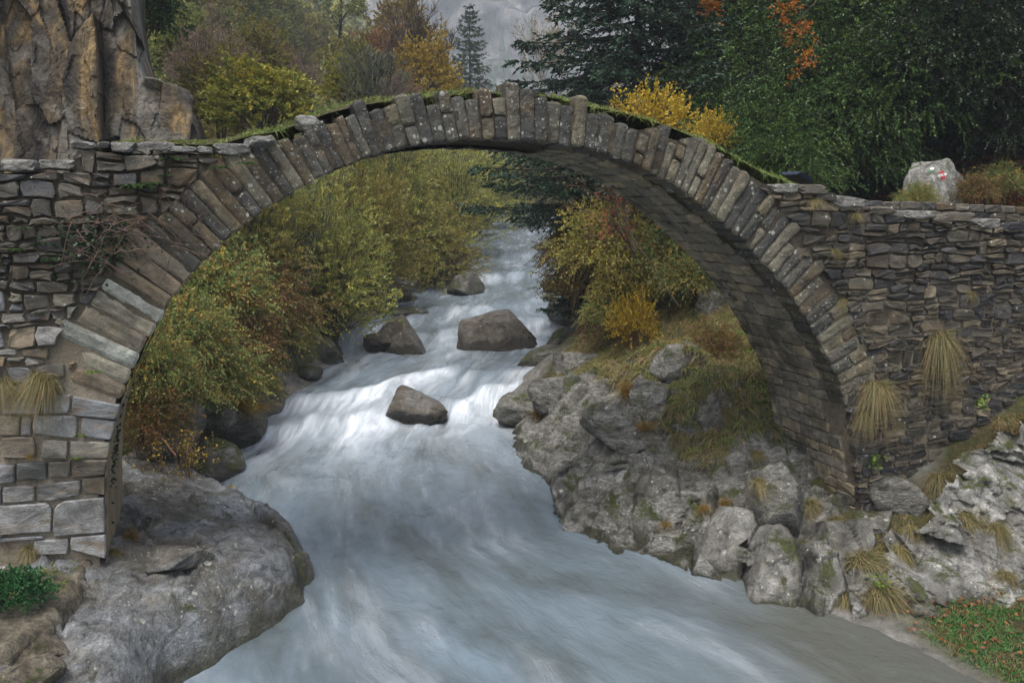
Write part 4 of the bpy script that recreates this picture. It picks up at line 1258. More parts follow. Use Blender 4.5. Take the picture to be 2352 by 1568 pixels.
# the great slab under the left pier
sl_px = [(390, 1590), (470, 1540), (560, 1478), (640, 1425), (692, 1385), (706, 1330), (692, 1262), (655, 1228), (560, 1190), (460, 1145), (425, 1112)]
slab_poly = np.array([at(x, y, z=0)[:2] for x, y in sl_px] + [np.array([-2.6, 21.0]), np.array([-3.6, 16.0]), np.array([-3.6, 9.8]), np.array([-1.2, 9.8])])
def slab_z(X, Y):
    d = poly_dist(X, Y, slab_poly)
    d = d + 0.10 * fbm(np.stack([X * 1.5, Y * 1.5, 0 * X], 1), 4, 91)
    top = 0.70 + 0.26 * (1.3 - X) + 0.10 * (Y - 14.5) * sstep(16, 12, Y) - 0.055 * np.maximum(Y - 15.5, 0) ** 1.3
    top = np.minimum(top, 1.62 + 0.03 * fbm(np.stack([X, Y, 0 * X], 1), 3, 5))
    top += 0.10 * fbm(np.stack([X * 0.8, Y * 0.8, 0 * X], 1), 4, 92)
    # bedding steps that dip towards the water
    t = (X * 0.75 - Y * 0.35) * 2.6 + 0.7 * fbm(np.stack([X * 0.9, Y * 0.9, 0 * X], 1), 3, 93)
    fr = t % 1
    top += 0.055 * (fr - 0.5) * (0.5 + 0.8 * np.clip(vnoise(np.stack([np.floor(t), 0 * t, 0 * t], 1), 94) + 0.3, 0, 1))
    t2 = (X * 0.3 + Y * 0.9) * 5.0 + 1.2 * fbm(np.stack([X, Y, 0 * X], 1), 3, 96)
    top += 0.026 * np.sin(t2 * 2.2) * sstep(0.2, -0.6, fbm(np.stack([X * 0.5, Y * 0.5, 0 * X], 1), 2, 97))
    Pf = np.stack([X * 0.9 + Y * 0.3, Y * 0.55, 0 * X], 1)
    top += 0.28 * facets(Pf, 1.3, 98, 0.5, 0.30, 2) + 0.22 * facets(Pf, 4.0, 99, 0.5, 0.35, 2) + 0.25 * facets(Pf, 11.0, 89, 0.5, 0.4, 2)
    Pc = Pf + 0.10 * fbm(np.stack([X * 2, Y * 2, 0 * X], 1), 3, 86)[:, None]
    top -= 0.15 * np.exp(-cell_gap(Pc, 0.55, 87) / 0.03) + 0.05 * np.exp(-cell_gap(Pc, 1.9, 88) / 0.015)
    top += 0.018 * fbm(np.stack([X * 6, Y * 6, 0 * X], 1), 4, 95, 0.6)
    edge = -0.35 + 1.25 * np.clip((d + 0.12) / 0.45, 0, 4) ** 0.75
    k = 9.0
    return -np.log(np.exp(-k * top) + np.exp(-k * edge)) / k
heightfield('rock_slab', np.arange(-3.7, 1.8, 0.034), np.arange(9.7, 22.0, 0.042), slab_z, M['slab'], 'broad tilted grey rock slab with white lichen under the bridge pier', 'rock',
            mask=lambda X, Y, Z: Z > -0.4)
def sz_(x, y): return float(slab_z(np.array([x]), np.array([y]))[0])

# knob on the slab
p = at(400, 1268, Y=13.75)
loose_rock('rock', 'low rounded knob of rock on the slab beside the dry grass', 'rock', (p[0], p[1], sz_(p[0], p[1]) + 0.02), (0.46, 0.44, 0.17), 401, M['slab'], 0.4, n=5, rough=0.06)
# mossy lump at its tip
p = at(676, 1300, z=0.25)
loose_rock('rock', 'dark mossy boulder at the tip of the grey slab', 'rock', (p[0] - 0.1, p[1] + 0.1, 0.1), (0.30, 0.62, 0.50), 402, M['mossy'], 0.15, n=5, rough=0.07)

# conglomerate ledge below the ashlar, with an undercut front
def ledge_z(X, Y):
    poly = np.array([[-5.5, 13.5], [-1.98, 13.45], [-2.0, 12.9], [-2.08, 12.2], [-2.22, 11.5], [-2.6, 10.9], [-5.5, 10.6]])
    d = poly_dist(X, Y, poly) + 0.10 * fbm(np.stack([X * 3, Y * 3, 0 * X], 1), 4, 101)
    top = 1.56 + 0.02 * (Y - 12.5) + 0.05 * fbm(np.stack([X * 2, Y * 2, 0 * X], 1), 4, 102) + 0.02 * fbm(np.stack([X * 11, Y * 11, 0 * X], 1), 3, 103)
    return np.where(d > 0, top - 0.12 * np.exp(-d / 0.05), top - 0.12 - np.minimum(-d * 9, 1.4))
heightfield('rock_ledge', np.arange(-5.5, -1.7, 0.025), np.arange(10.6, 13.6, 0.03), ledge_z, M['ledge'], 'rough brown conglomerate ledge below the ashlar blocks', 'ledge', mask=lambda X, Y, Z: Z > 0.1)
for n_, (px, py, Y, s, lab) in enumerate([(70, 1505, 11.25, (0.42, 0.32, 0.22), 'smooth tan boulder tucked under the brown ledge'), (150, 1545, 11.0, (0.30, 0.28, 0.20), 'small grey rock below the tan boulder at the frame edge'),
                                         (40, 1572, 10.6, (0.40, 0.35, 0.22), 'mossy rock in the bottom corner of the picture'), (70, 1440, 11.7, (0.16, 0.15, 0.10), 'dark pebble wedged in the hollow of the ledge')]):
    p = at(px, py, Y=Y)
    loose_rock('rock', lab, 'rock', p, s, 410 + n_, M['ledge'] if n_ != 1 else M['slab'], 0.3 * n_, n=4, rough=0.05)

# ---- stones in the stream
def water_stone(lab, px, py, z, wpx, hpx, seed, mat, depth=0.8, tilt=(0, 0), rz=0.0, sink=0.35, n=4, **kw):
    p = at(px, py, z=z)
    w = wpx / 1960 * np.linalg.norm(p - CAM) * 0.5
    h = hpx / 1960 * np.linalg.norm(p - CAM)
    return loose_rock('boulder', lab, 'boulder', (p[0], p[1] + w * depth * 0.6, z + h * 0.5 - h * sink * 0.5), (w, w * depth, h * (0.5 + sink * 0.5)), seed, mat, rz, tilt, n, 'boulders in the stream', **kw)
water_stone('largest rounded brown boulder midstream, water pouring past both sides', 1145, 790, 1.12, 205, 58, 501, M['boulder'], 0.75, (0.0, 0.10), sink=1.2, rough=0.075, k=16, planes=12, n=5)
water_stone('pointed brown boulder splitting the current beside the flat slab', 930, 805, 1.0, 128, 84, 517, M['boulder'], 0.8, (0.0, -0.1), sink=0.8, rough=0.075, k=26, planes=8, n=5, cuts=(((-0.8, -0.2, 0.75), 0.55), ((0.85, -0.2, 0.6), 0.55)))
water_stone('low flat grey slab resting against the pointed boulder', 882, 804, 1.0, 105, 36, 503, M['boulder'], 0.7, (0, 0.05), sink=0.3, rough=0.05, k=24, planes=10)
water_stone('wet dark boulder on the lip of the near cascade', 957, 930, 0.60, 155, 24, 504, M['boulder'], 0.9, (0, -0.05), sink=2.5, rough=0.08, k=16, n=5)
water_stone('dark jagged boulder standing far upstream under the bare twigs', 1072, 676, 1.90, 80, 44, 505, M['mossy'], 0.8, (0, 0.2), sink=0.3)
water_stone('mossy round boulder on the far shore under the willows', 912, 690, 1.85, 90, 60, 506, M['mossy'], 0.9, sink=0.3)
water_stone('long wet ledge of dark rock at the foot of the willows', 845, 715, 1.7, 110, 40, 507, M['mossy'], 0.7, (0, 0.2), sink=0.3)
water_stone('small dark stone awash near the far right shore', 1266, 690, 1.75, 36, 14, 508, M['mossy'], 0.8, n=3)
water_stone('brown rock leaning out of the right shore far upstream', 1285, 670, 1.95, 62, 34, 509, M['mossy'], 0.8)
water_stone('mossy hump of rock just upstream of the pointed boulder', 935, 728, 1.5, 90, 16, 510, M['mossy'], 0.8, sink=0.6)
water_stone('dark mossy rock jutting from the bramble bank into the rapids', 738, 836, 0.98, 95, 68, 511, M['mossy'], 0.9, sink=0.3)
water_stone('low mossy stone at the foot of the bramble bank', 708, 868, 0.92, 62, 22, 512, M['mossy'], 0.9, n=4)
water_stone('dark rounded boulder overhanging the pool below the brambles', 532, 1015, 0.25, 115, 85, 513, M['mossy'], 0.9, (0, 0.1), sink=0.2, k=14)
water_stone('pale rock patch at the water edge behind the dark boulder', 470, 1100, 0.05, 130, 60, 514, M['mossy'], 1.1, sink=0.5)
water_stone('smooth tan stone at the outer edge of the rapids by the willows', 770, 745, 1.6, 70, 14, 515, M['slab'], 0.8, n=4)
water_stone('mossy slanting slab beside the yellow shrub', 1305, 812, 1.0, 120, 46, 516, M['mossy'], 0.6, (0, -0.25), 0.2, sink=0.3)
water_stone('long dark wedge of rock reaching into the stream below the shrubs', 1270, 836, 0.95, 165, 34, 518, M['mossy'], 0.5, (0, -0.2), 0.1, sink=0.3)
water_stone('grey boulder under the roots on the far bank', 1330, 745, 1.4, 110, 50, 519, M['bank_rock'], 0.8, sink=0.3)
water_stone('small grey pebble lying at the foot of the pale cliff', 1421, 1273, 0.0, 26, 16, 520, M['bank_rock'], 0.8, n=3)
for n_, (px, py, z, w, h) in enumerate([(600, 905, 0.9, 90, 50), (560, 950, 0.8, 80, 60), (480, 985, 0.9, 110, 80), (415, 1000, 1.2, 80, 70), (665, 822, 1.3, 80, 60), (640, 790, 1.5, 70, 50), (355, 1040, 1.3, 90, 60)]):
    labs = ['grey rock at the water edge below the yellow bramble', 'mossy rock above the dark overhanging boulder', 'broad mossy rock in the middle of the bramble bank', 'pale stone beside the fallen red branch',
            'white rock face at the end of the bramble bank', 'brown rock half buried in the brambles', 'dark rock behind the pier at the foot of the bank']
    water_stone(labs[n_], px, py, z, w, h, 530 + n_, M['bank_rock'] if n_ in (0, 3, 4) else M['mossy'], 1.0, (0.1, 0.1), 0.3 * n_, sink=0.4)

# ---- right bank: pale limestone outcrop under the arch
ob_poly = np.array([[6.5, 15.6], [7.15, 18.9], [7.55, 22.5], [8.6, 24.2], [9.7, 26.0], [12.5, 26.0], [14.5, 20.0], [14.5, 12.6], [12.9, 11.9], [10.6, 11.4], [9.3, 11.6], [7.6, 13.2]])
def outcrop_z(X, Y):
    P = np.stack([X, Y, 0 * X], 1)
    d = poly_dist(X, Y, ob_poly)
    dn = d + 0.35 * fbm(P * 0.9, 4, 111) + 0.12 * fbm(P * 3.0, 3, 117)
    z = np.interp(dn, [-0.6, -0.05, 0.25, 0.8, 1.8, 3.2, 5.0, 7.5], [-1.2, -0.25, 0.42, 0.85, 1.75, 2.75, 3.9, 5.2])
    # low shelf upstream
    z = z * (1 - 0.25 * sstep(18, 24, Y)) * np.interp(Y, [11, 13, 15.0, 18], [0.55, 0.75, 0.95, 1.0])
    # under the span the rock stays low so that the barrel stands clear on it
    cap = np.interp(Y, [11, 12.8, 13.6, 15.9, 17.5, 20], [0.1, 0.15, 0.35, 1.45, 3.2, 9]) + 0.32 * np.clip(X - 10.5, -1.5, 2.5) * sstep(12.5, 15.5, Y)
    z = -np.log(np.exp(-4.0 * z) + np.exp(-4.0 * cap)) / 4.0
    # joints cut it into ribs and blocks that run up the slope
    t = (Y * 0.85 + X * 0.25) * 0.95 + 0.6 * fbm(P * 0.6, 3, 112)
    fr = np.abs((t % 1) - 0.5) * 2
    z += 0.22 * (fr - 0.55) * np.clip(dn, 0, 1) * sstep(22, 17, Y)
    Pf = np.stack([X * 0.55 + Y * 0.35, Y * 0.8 - X * 0.3, 0 * X], 1) + 0.12 * fbm(P * 1.5, 3, 116)[:, None]
    z += 0.60 * facets(Pf, 1.1, 118, 0.55, 0.25, 2) * np.clip(dn, 0, 1) + 0.6 * facets(Pf, 3.0, 119, 0.6, 0.35, 2) + 0.5 * facets(Pf, 8.0, 120, 0.6, 0.4, 2)
    z += 0.10 * fbm(P * 1.2, 4, 113) * np.clip(dn, 0, 1) + 0.02 * fbm(P * 6, 3, 115, 0.6)
    return z
heightfield('rock_outcrop', np.arange(6.0, 15.5, 0.042), np.arange(11.0, 27.0, 0.055), outcrop_z, M['bank_rock'], 'pale grassy limestone outcrop climbing the bank under the arch', 'rock outcrop', mask=lambda X, Y, Z: Z > -0.5)
def oz(x, y): return float(outcrop_z(np.array([x]), np.array([y]))[0])
def bank_z(x, y): return max(oz(x, y), gz(x, y))

# ---- buttresses in front of and under the right abutment
def buttress(lab, px, py, Y, wpx, hpx, seed, lean=0.0, depth=0.6, yaw=0.0, tip=0.0, mat='grey_rock', k=30, planes=8, strata=0.02):
    """px,py: foot centre in the survey frame at distance Y"""
    p = at(px, py, Y=Y)
    w, h = wpx / 1960 * Y * 1.05 / 2, hpx / 1960 * Y * 1.05 / 2
    return loose_rock('rock_buttress', lab, 'rock', (p[0], p[1] + depth * 0.62, p[2] + h * 0.85), (w * 1.42, depth * 1.2, h * 1.45), seed, M[mat], yaw, (tip, lean), 5, 'pale rock ribs along the right shore',
                      0.06, strata, (1.0, 0.2, 0.15), planes, k, True, 2.4, 3.0, ((( -0.8, -0.1, 0.55), 0.80), ((0.75, -0.15, 0.7), 0.86), ((0, -0.8, 0.5), 0.92)), (1.4, 1, 0.6), 2.0)

def plate(lab, outline, foot, nrm, seed, thick=0.5, mat='grey_rock', bev=0.14, back=0.0, z0=-0.15):
    """a leaning slab: planar face with eased edges and broken relief; outline surveyed on its own inclined plane"""
    O = at(*foot, z=z0) + np.array([0, back, 0])
    n_ = np.array(nrm, float); n_ /= np.linalg.norm(n_)
    eu = np.cross(np.array([0, 0, 1.0]), n_); eu /= np.linalg.norm(eu)
    ev = np.cross(n_, eu)
    pts = []
    for px, py in outline:
        d = at(px, py, Y=10.0) - CAM
        X_ = CAM + d * ((O - CAM) @ n_) / (d @ n_)
        pts.append([(X_ - O) @ eu, (X_ - O) @ ev])
    poly = np.array(pts)
    lo, hi = poly.min(0) - 0.12, poly.max(0) + 0.12
    lo[1] -= 0.35
    st_ = 0.022
    us, vs_ = np.arange(lo[0], hi[0], st_), np.arange(lo[1], hi[1], st_)
    U, V_ = np.meshgrid(us, vs_)
    u, v = U.ravel(), V_.ravel()
    q = np.stack([u, v, 0 * u], 1)
    vv = np.maximum(v, poly[:, 1].min() + 0.02)                 # the foot runs on down below the water
    d = poly_dist(u, vv, poly) + 0.05 * fbm(q * 3 + seed, 4, seed) + 0.5 * facets(q + seed, 3.0, seed + 1, 0.3, 0.3, 2) * 0.4
    w = np.where(d > 0, thick * np.minimum(np.maximum(d, 0) / bev, 1.0) ** 0.5, d * 4.0)
    w = w + (0.35 * facets(q * np.array([1.2, 0.5, 1]) + seed, 1.6, seed + 2, 0.5, 0.25, 2) + 0.28 * facets(q * np.array([1.0, 0.7, 1]) + seed, 4.5, seed + 3, 0.5, 0.3, 2) + 0.05 * fbm(q * 2.0, 4, seed + 4) + 0.014 * fbm(q * 11, 3, seed + 5)) * np.clip(d / 0.1, 0, 1)
    w = np.maximum(w, -0.55)
    P = O + u[:, None] * eu + v[:, None] * ev + (w - thick)[:, None] * n_
    F_ = grid_faces(len(vs_), len(us))
    keep = (d > -0.16)
    F_ = F_[keep[F_].any(1)]
    used = np.unique(F_); remap = -np.ones(len(P), int); remap[used] = np.arange(len(used))
    P = P[used]; F_ = remap[F_]
    base = np.array([P[:, 0].mean(), P[:, 1].mean(), P[:, 2].min()])
    return tag(link('rock_plate', mesh_np('rock_plate', P - base, F_, M[mat], True), None, tuple(base)), lab, 'rock', 'pale rock ribs along the right shore')
NR_ = (-0.42, -0.70, 0.58)
plate('pale rib of layered rock nearest the cascade', [(1258, 1110), (1300, 1072), (1400, 1050), (1465, 1075), (1455, 1150), (1445, 1236), (1310, 1230), (1280, 1190), (1258, 1150)], (1350, 1232), (-0.55, -0.55, 0.62), 601)
plate('squarish pale rock standing in the water below the grassy bank', [(1465, 1080), (1550, 1068), (1575, 1130), (1570, 1215), (1560, 1296), (1500, 1288), (1440, 1264), (1442, 1180)], (1500, 1288), NR_, 602)
plate('narrow dark stone wedged between two pale ribs', [(1560, 1120), (1640, 1105), (1640, 1200), (1600, 1290), (1560, 1290)], (1580, 1310), NR_, 607, 0.3, 'bank_rock', back=0.30)
plate('tall triangular slab of pale rock left of the dark crack', [(1655, 1150), (1740, 1160), (1752, 1205), (1730, 1270), (1712, 1372), (1640, 1352), (1572, 1328), (1588, 1260), (1628, 1190)], (1645, 1354), NR_, 603)
plate('broad pale slab leaning at the water edge below the pier', [(1762, 1190), (1820, 1200), (1856, 1290), (1848, 1424), (1790, 1428), (1714, 1392), (1726, 1300), (1745, 1230)], (1785, 1420), NR_, 604)
plate('rounded pale rib beside the hanging grass', [(1828, 1230), (1905, 1225), (1945, 1260), (1958, 1360), (1910, 1446), (1852, 1432), (1862, 1300)], (1890, 1438), (-0.3, -0.75, 0.58), 605)
plate('stained slanting rock below the foot of the pier', [(1735, 1065), (1800, 1045), (1845, 1110), (1835, 1190), (1760, 1200), (1735, 1150)], (1790, 1420), NR_, 606, 0.4, 'bank_rock', back=0.35)
plate('grey block under the corner of the pier', [(1900, 1185), (2010, 1180), (2030, 1240), (2000, 1330), (1930, 1330), (1900, 1260)], (1950, 1440), (-0.2, -0.75, 0.6), 608, 0.4, back=0.35)

# ---- broken natural rock wall at the right edge
def rockwall(name, lab, path, zlo, zhi, lean, mat, seed, nu=260, nv=170, amp=0.35, st=(0.8, 1.2), fs=(0.9, 0.7, 0.5)):
    """path: (x, y) polyline along the foot; leans back by lean metres per metre"""
    path = np.array(path, float)
    L = np.concatenate([[0], np.cumsum(np.linalg.norm(np.diff(path, axis=0), axis=1))])
    u = np.linspace(0, L[-1], nu); v = np.linspace(0, 1, nv)
    U, V_ = np.meshgrid(u, v)
    x, y = np.interp(U, L, path[:, 0]).ravel(), np.interp(U, L, path[:, 1]).ravel()
    hi = np.interp(U, L, zhi).ravel(); lo = zlo
    z = lo + (hi - lo) * V_.ravel()
    P = np.stack([U.ravel(), z, 0 * z], 1)
    Pf = P * np.array([st[0], st[1], 1]) + 0.15 * fbm(P * 1.4, 3, seed + 1)[:, None]
    disp = amp * 1.0 * fbm(P * 0.6, 4, seed, 0.5) + fs[0] * facets(Pf, 0.9, seed + 2, 0.5, 0.35, 2) + fs[1] * facets(Pf, 2.6, seed + 3, 0.55, 0.35, 2) + fs[2] * facets(Pf, 7.0, seed + 5, 0.6, 0.4, 2)
    disp += 0.03 * fbm(P * 5, 4, seed + 8, 0.6) - 0.10 * np.exp(-cell_gap(Pf, 0.9, seed + 2) / 0.03)
    nrm = np.gradient(path, axis=0); nrm /= np.linalg.norm(nrm, axis=1)[:, None]
    nx = np.interp(U, L, nrm[:, 1]).ravel(); ny = -np.interp(U, L, nrm[:, 0]).ravel()
    off = disp - lean * (z - lo)
    Vv = np.stack([x + nx * off, y + ny * off, z], 1)
    b = Vv.min(0)
    return tag(link(name, mesh_np(name, Vv - b, grid_faces(nv, nu), M[mat], True), None, tuple(b)), lab, 'rock outcrop')
rockwall('rock_outcrop', 'broken mossy rock face hung with dry grass beside the right abutment', [(8.3, 11.7), (9.1, 10.8), (9.8, 10.2), (10.8, 9.7), (12.2, 9.3), (14.5, 8.9), (19, 8.4)], -0.5, [0.7, 0.5, 0.55, 0.95, 1.6, 2.4, 3.2], 1.15, 'grey_rock', 611, nu=300, nv=160)

rockwall('shore_rock', 'continuous pale ribbed rock along the shore under the right pier', [(6.75, 17.4), (7.05, 15.8), (7.55, 14.3), (8.1, 13.0), (8.7, 11.9), (9.4, 11.1)], -0.5, [0.9, 1.2, 1.1, 0.8, 0.55, 0.4], 0.62, 'bank_rock', 631, nu=300, nv=120, amp=0.2, st=(1.5, 0.35), fs=(1.0, 0.6, 0.4))

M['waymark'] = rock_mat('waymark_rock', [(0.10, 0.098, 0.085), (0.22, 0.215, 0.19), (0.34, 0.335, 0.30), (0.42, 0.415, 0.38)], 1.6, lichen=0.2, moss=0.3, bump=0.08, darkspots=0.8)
# ---- waymarked rock beside the path
p = at(2165, 425, Y=17.4)
wr = loose_rock('waymarked_rock', 'pale rock by the path painted with a red and white trail cross', 'rock', (p[0], p[1] + 0.35, p[2] - 0.10), (0.82, 0.55, 0.88), 625, M['waymark'], 0.1, (-0.15, 0.1), 5, planes=8, k=30, rough=0.08, boxy=True, cuts=(((-0.75, -0.1, 0.65), 0.72), ((0.6, -0.1, 0.8), 0.80)))
def decal(name, mat, px, py, wpx, hpx, ang, Yhint):
    """flat paint on the rock, laid on its real surface"""
    bpy.context.view_layer.update()
    dg = bpy.context.evaluated_depsgraph_get()
    pts = []
    nxx, nyy = 9, 7
    ca, sa = math.cos(ang), math.sin(ang)
    inv = wr.matrix_world.inverted()
    o_ = inv @ Vector(CAM)
    for j in range(nyy):
        for i in range(nxx):
            a, b = (i / (nxx - 1) - 0.5) * wpx, (j / (nyy - 1) - 0.5) * hpx
            t = Vector(at(px + a * ca - b * sa, py + a * sa + b * ca, Y=Yhint))
            dr = (inv @ t - o_).normalized()
            ok, loc, nrm, _ = wr.ray_cast(o_, dr)
            if not ok: return
            pts.append(loc + nrm * 0.006)
    link(name, mesh_np(name, np.array([q[:] for q in pts]), grid_faces(nyy, nxx)[:, ::-1], mat, True), wr)
decal('red_paint_bar', M['paint_red'], 2164, 403, 9, 18, -0.3, 20)
decal('white_paint_bar', M['paint_white'], 2164, 402, 21, 6, -0.25, 20)
decal('green_paint_mark', M['paint_green'], 2138, 393, 8, 5, -0.3, 20)
decal('white_paint_mark', M['paint_white'], 2141, 388, 8, 5, -0.3, 20)
p = at(2352, 410, Y=20)
loose_rock('rock', 'grey rock on the leafy slope at the right frame edge', 'rock', (p[0] + 0.2, p[1], p[2]), (0.5, 0.4, 0.35), 622, M['grey_rock'], 0.5, n=4)
p = at(1832, 408, Y=17.2)
loose_rock('dark_slab', 'dark blue-grey wet slab lying beyond the deck grass', 'slab', p, (0.34, 0.3, 0.07), 623, M['tarp'], 0.2, (0, 0.35), 4, boxy=True, rough=0.02)

# ---- ochre cliff behind the left abutment: upright slabs standing side by side
cliff = thing('rock_cliff', 'ochre and black streaked cliff of upright slabs behind the wall', 'cliff', (-4.5, 27.0, 6.0))
CB = np.array([-4.5, 27.0, 6.0])
def cliff_slab(px, pw, Y, top_py, seed, dep=0.8, lean=0.0, foot_py=420, k=36):
    a, b = at(px - pw / 2, foot_py, Y=Y), at(px + pw / 2, top_py, Y=Y)
    w = abs(b[0] - a[0]) / 2; h = (b[2] - a[2]) / 2
    v, F_ = rock_shape((w * 1.25, dep, h * 1.2), seed, 5, 10, 0.085, 2.2, k, 0.0, (1, 0.1, 0.1), 4.0, boxy=True, cuts=((( rsx.uniform(-1, 1), -0.3, rsx.uniform(0.5, 1)), 0.86), ((rsx.uniform(-1, 1), -0.6, rsx.uniform(0.3, 1)), 0.9)), fstretch=(3.2, 2.0, 1.3), fscale=2.2)
    v = rot_xyz(v, -0.06, lean, rsx.uniform(-0.25, 0.25))
    link('rock_slab', mesh_np('rock_slab', v + np.array([(a[0] + b[0]) / 2, Y + dep * 0.6, (a[2] + b[2]) / 2]) - CB, F_, M['cliff'], True), cliff)
rsx = np.random.default_rng(41)
# overhanging flake and the cap
for (px, py, Y, s, t) in [(378, 205, 27.5, (0.50, 0.8, 0.16), 0.3), (400, 285, 27.2, (0.5, 0.7, 1.1), 0.15)]:
    p = at(px, py, Y=Y)
    v, F_ = rock_shape(s, 760 + px, 5, 9, 0.07, 2.0, 36, boxy=True)
    link('overhang', mesh_np('overhang', rot_xyz(v, 0, t, 0) + p - CB, F_, M['cliff'], True), cliff)
# the face: upright slabs split by deep vertical joints, turning away at its right edge
ed_px = [(268, -420), (285, 0), (300, 95), (318, 150), (335, 195), (405, 212), (438, 262), (452, 305), (446, 420)]
edP = np.array([at(x, y, Y=27.0) for x, y in ed_px])
edge_x = lambda z: np.interp(z, edP[::-1, 2], edP[::-1, 0])
nu, nv = 340, 240
tt = np.concatenate([np.linspace(-14, -7, 30), np.linspace(-6.95, 3.0, nu - 30)])
U, V_ = np.meshgrid(tt, np.linspace(5.0, 17.5, nv))
u, z = U.ravel(), V_.ravel()
x_e = edge_x(z)
over = np.maximum(u, 0.0)                      # past the edge the face turns back into the hill
x_m = float(edge_x(9.0))
x = np.where(u < 0, x_m + u + (x_e - x_m) * sstep(-1.6, 0.0, u), x_e + 0.25 * np.minimum(over, 1.0))
Pq = np.stack([x, z, 0 * z], 1)
wq = 0.05 * fbm(Pq * 1.2, 3, 778)
Pa = np.stack([x * 0.62 + wq - 0.08 * z, z * 0.13 + 0.3 + 0.20 * x, 0 * z], 1); Pb = np.stack([x * 0.9 + wq + 0.10 * z, z * 0.20 + 3 - 0.30 * x, 0 * z], 1)
Pc = np.stack([x * 1.0 - 0.2 * z, z * 0.6 + 7 + 0.3 * x, 0 * z], 1)
y = 27.3 - 1.7 * facets(Pa, 0.85, 776, 0.5, 0.40, 2) - 1.0 * facets(Pb, 1.6, 777, 0.55, 0.32, 2) - 0.30 * facets(Pc, 3.0, 779, 0.5, 0.32, 2) - 0.03 * fbm(Pq * 5, 3, 772)
y += 0.16 * np.exp(-cell_gap(Pa, 0.85, 776) / 0.03) + 0.02 * np.exp(-cell_gap(Pb, 1.6, 777) / 0.02)
y += 0.10 * (z - 6) + over * 1.6
cv = np.stack([x, y, z], 1)
link('rock_wall', mesh_np('rock_wall', cv - CB, grid_faces(nv, nu), M['cliff'], False), cliff)

# ---- pale rocks breaking through the grassy bank under the arch
bpy.context.view_layer.update()
_dg0 = bpy.context.evaluated_depsgraph_get()
for n_, (px, py, wpx, hpx, lab) in enumerate([(1640, 715, 80, 130, 'tall pale rock standing beside the back edge of the soffit'), (1545, 850, 90, 100, 'pale rock half sunk in the grassy bank'), (1500, 930, 110, 120, 'large pale rock below the orange grass'), (1625, 960, 80, 90, 'grey rock in the shadow of the soffit'),
                                             (1330, 845, 120, 80, 'pale rock at the top of the shore outcrop'), (1420, 985, 130, 90, 'broad pale rock in the middle of the outcrop'), (1290, 905, 130, 90, 'pale rock hump beside the rapids'), (1215, 950, 110, 80, 'lowest pale rock of the outcrop beside the cascade'), (1690, 1075, 70, 90, 'grey rock at the foot of the soffit'), (2060, 1150, 120, 80, 'grey rock against the foot of the right wall'), (2010, 1215, 90, 60, 'flat grey rock below the pier corner')]):
    d = Vector(at(px, py, Y=10.0) - CAM).normalized()
    ok, loc, nr_, _, _, _ = sc.ray_cast(_dg0, Vector(CAM), d)
    if not ok: continue
    D_ = (loc - Vector(CAM)).length
    w, h = wpx / 1960 * D_ * 0.5, hpx / 1960 * D_ * 0.5
    loose_rock('rock', lab, 'rock', (loc[0] + 0.1, loc[1] + 0.35 * w, loc[2] - 0.15 * h), (w * 1.05, w * 0.9, h * 1.05), 660 + n_, M['bank_rock'], 0.4 * n_, (0.15, 0.2 * (-1) ** n_), 5, 'pale rocks in the bank under the arch', 0.09, 0.02, (0.3, 0.2, 1), 9, 26, boxy=(n_ % 2 == 0), fscale=2.6)

# ---- where the camera's line of sight meets the rock and masonry: footholds for the plants
bpy.context.view_layer.update()
_dg = bpy.context.evaluated_depsgraph_get()
def foothold(px, py, fallback_Y):
    d = Vector(at(px, py, Y=10.0) - CAM).normalized()
    ok, loc, nrm, _, ob, _ = sc.ray_cast(_dg, Vector(CAM), d)
    if not ok: return np.array(at(px, py, Y=fallback_Y)), np.array([0, -1.0, 0])
    return np.array(loc), np.array(nrm)

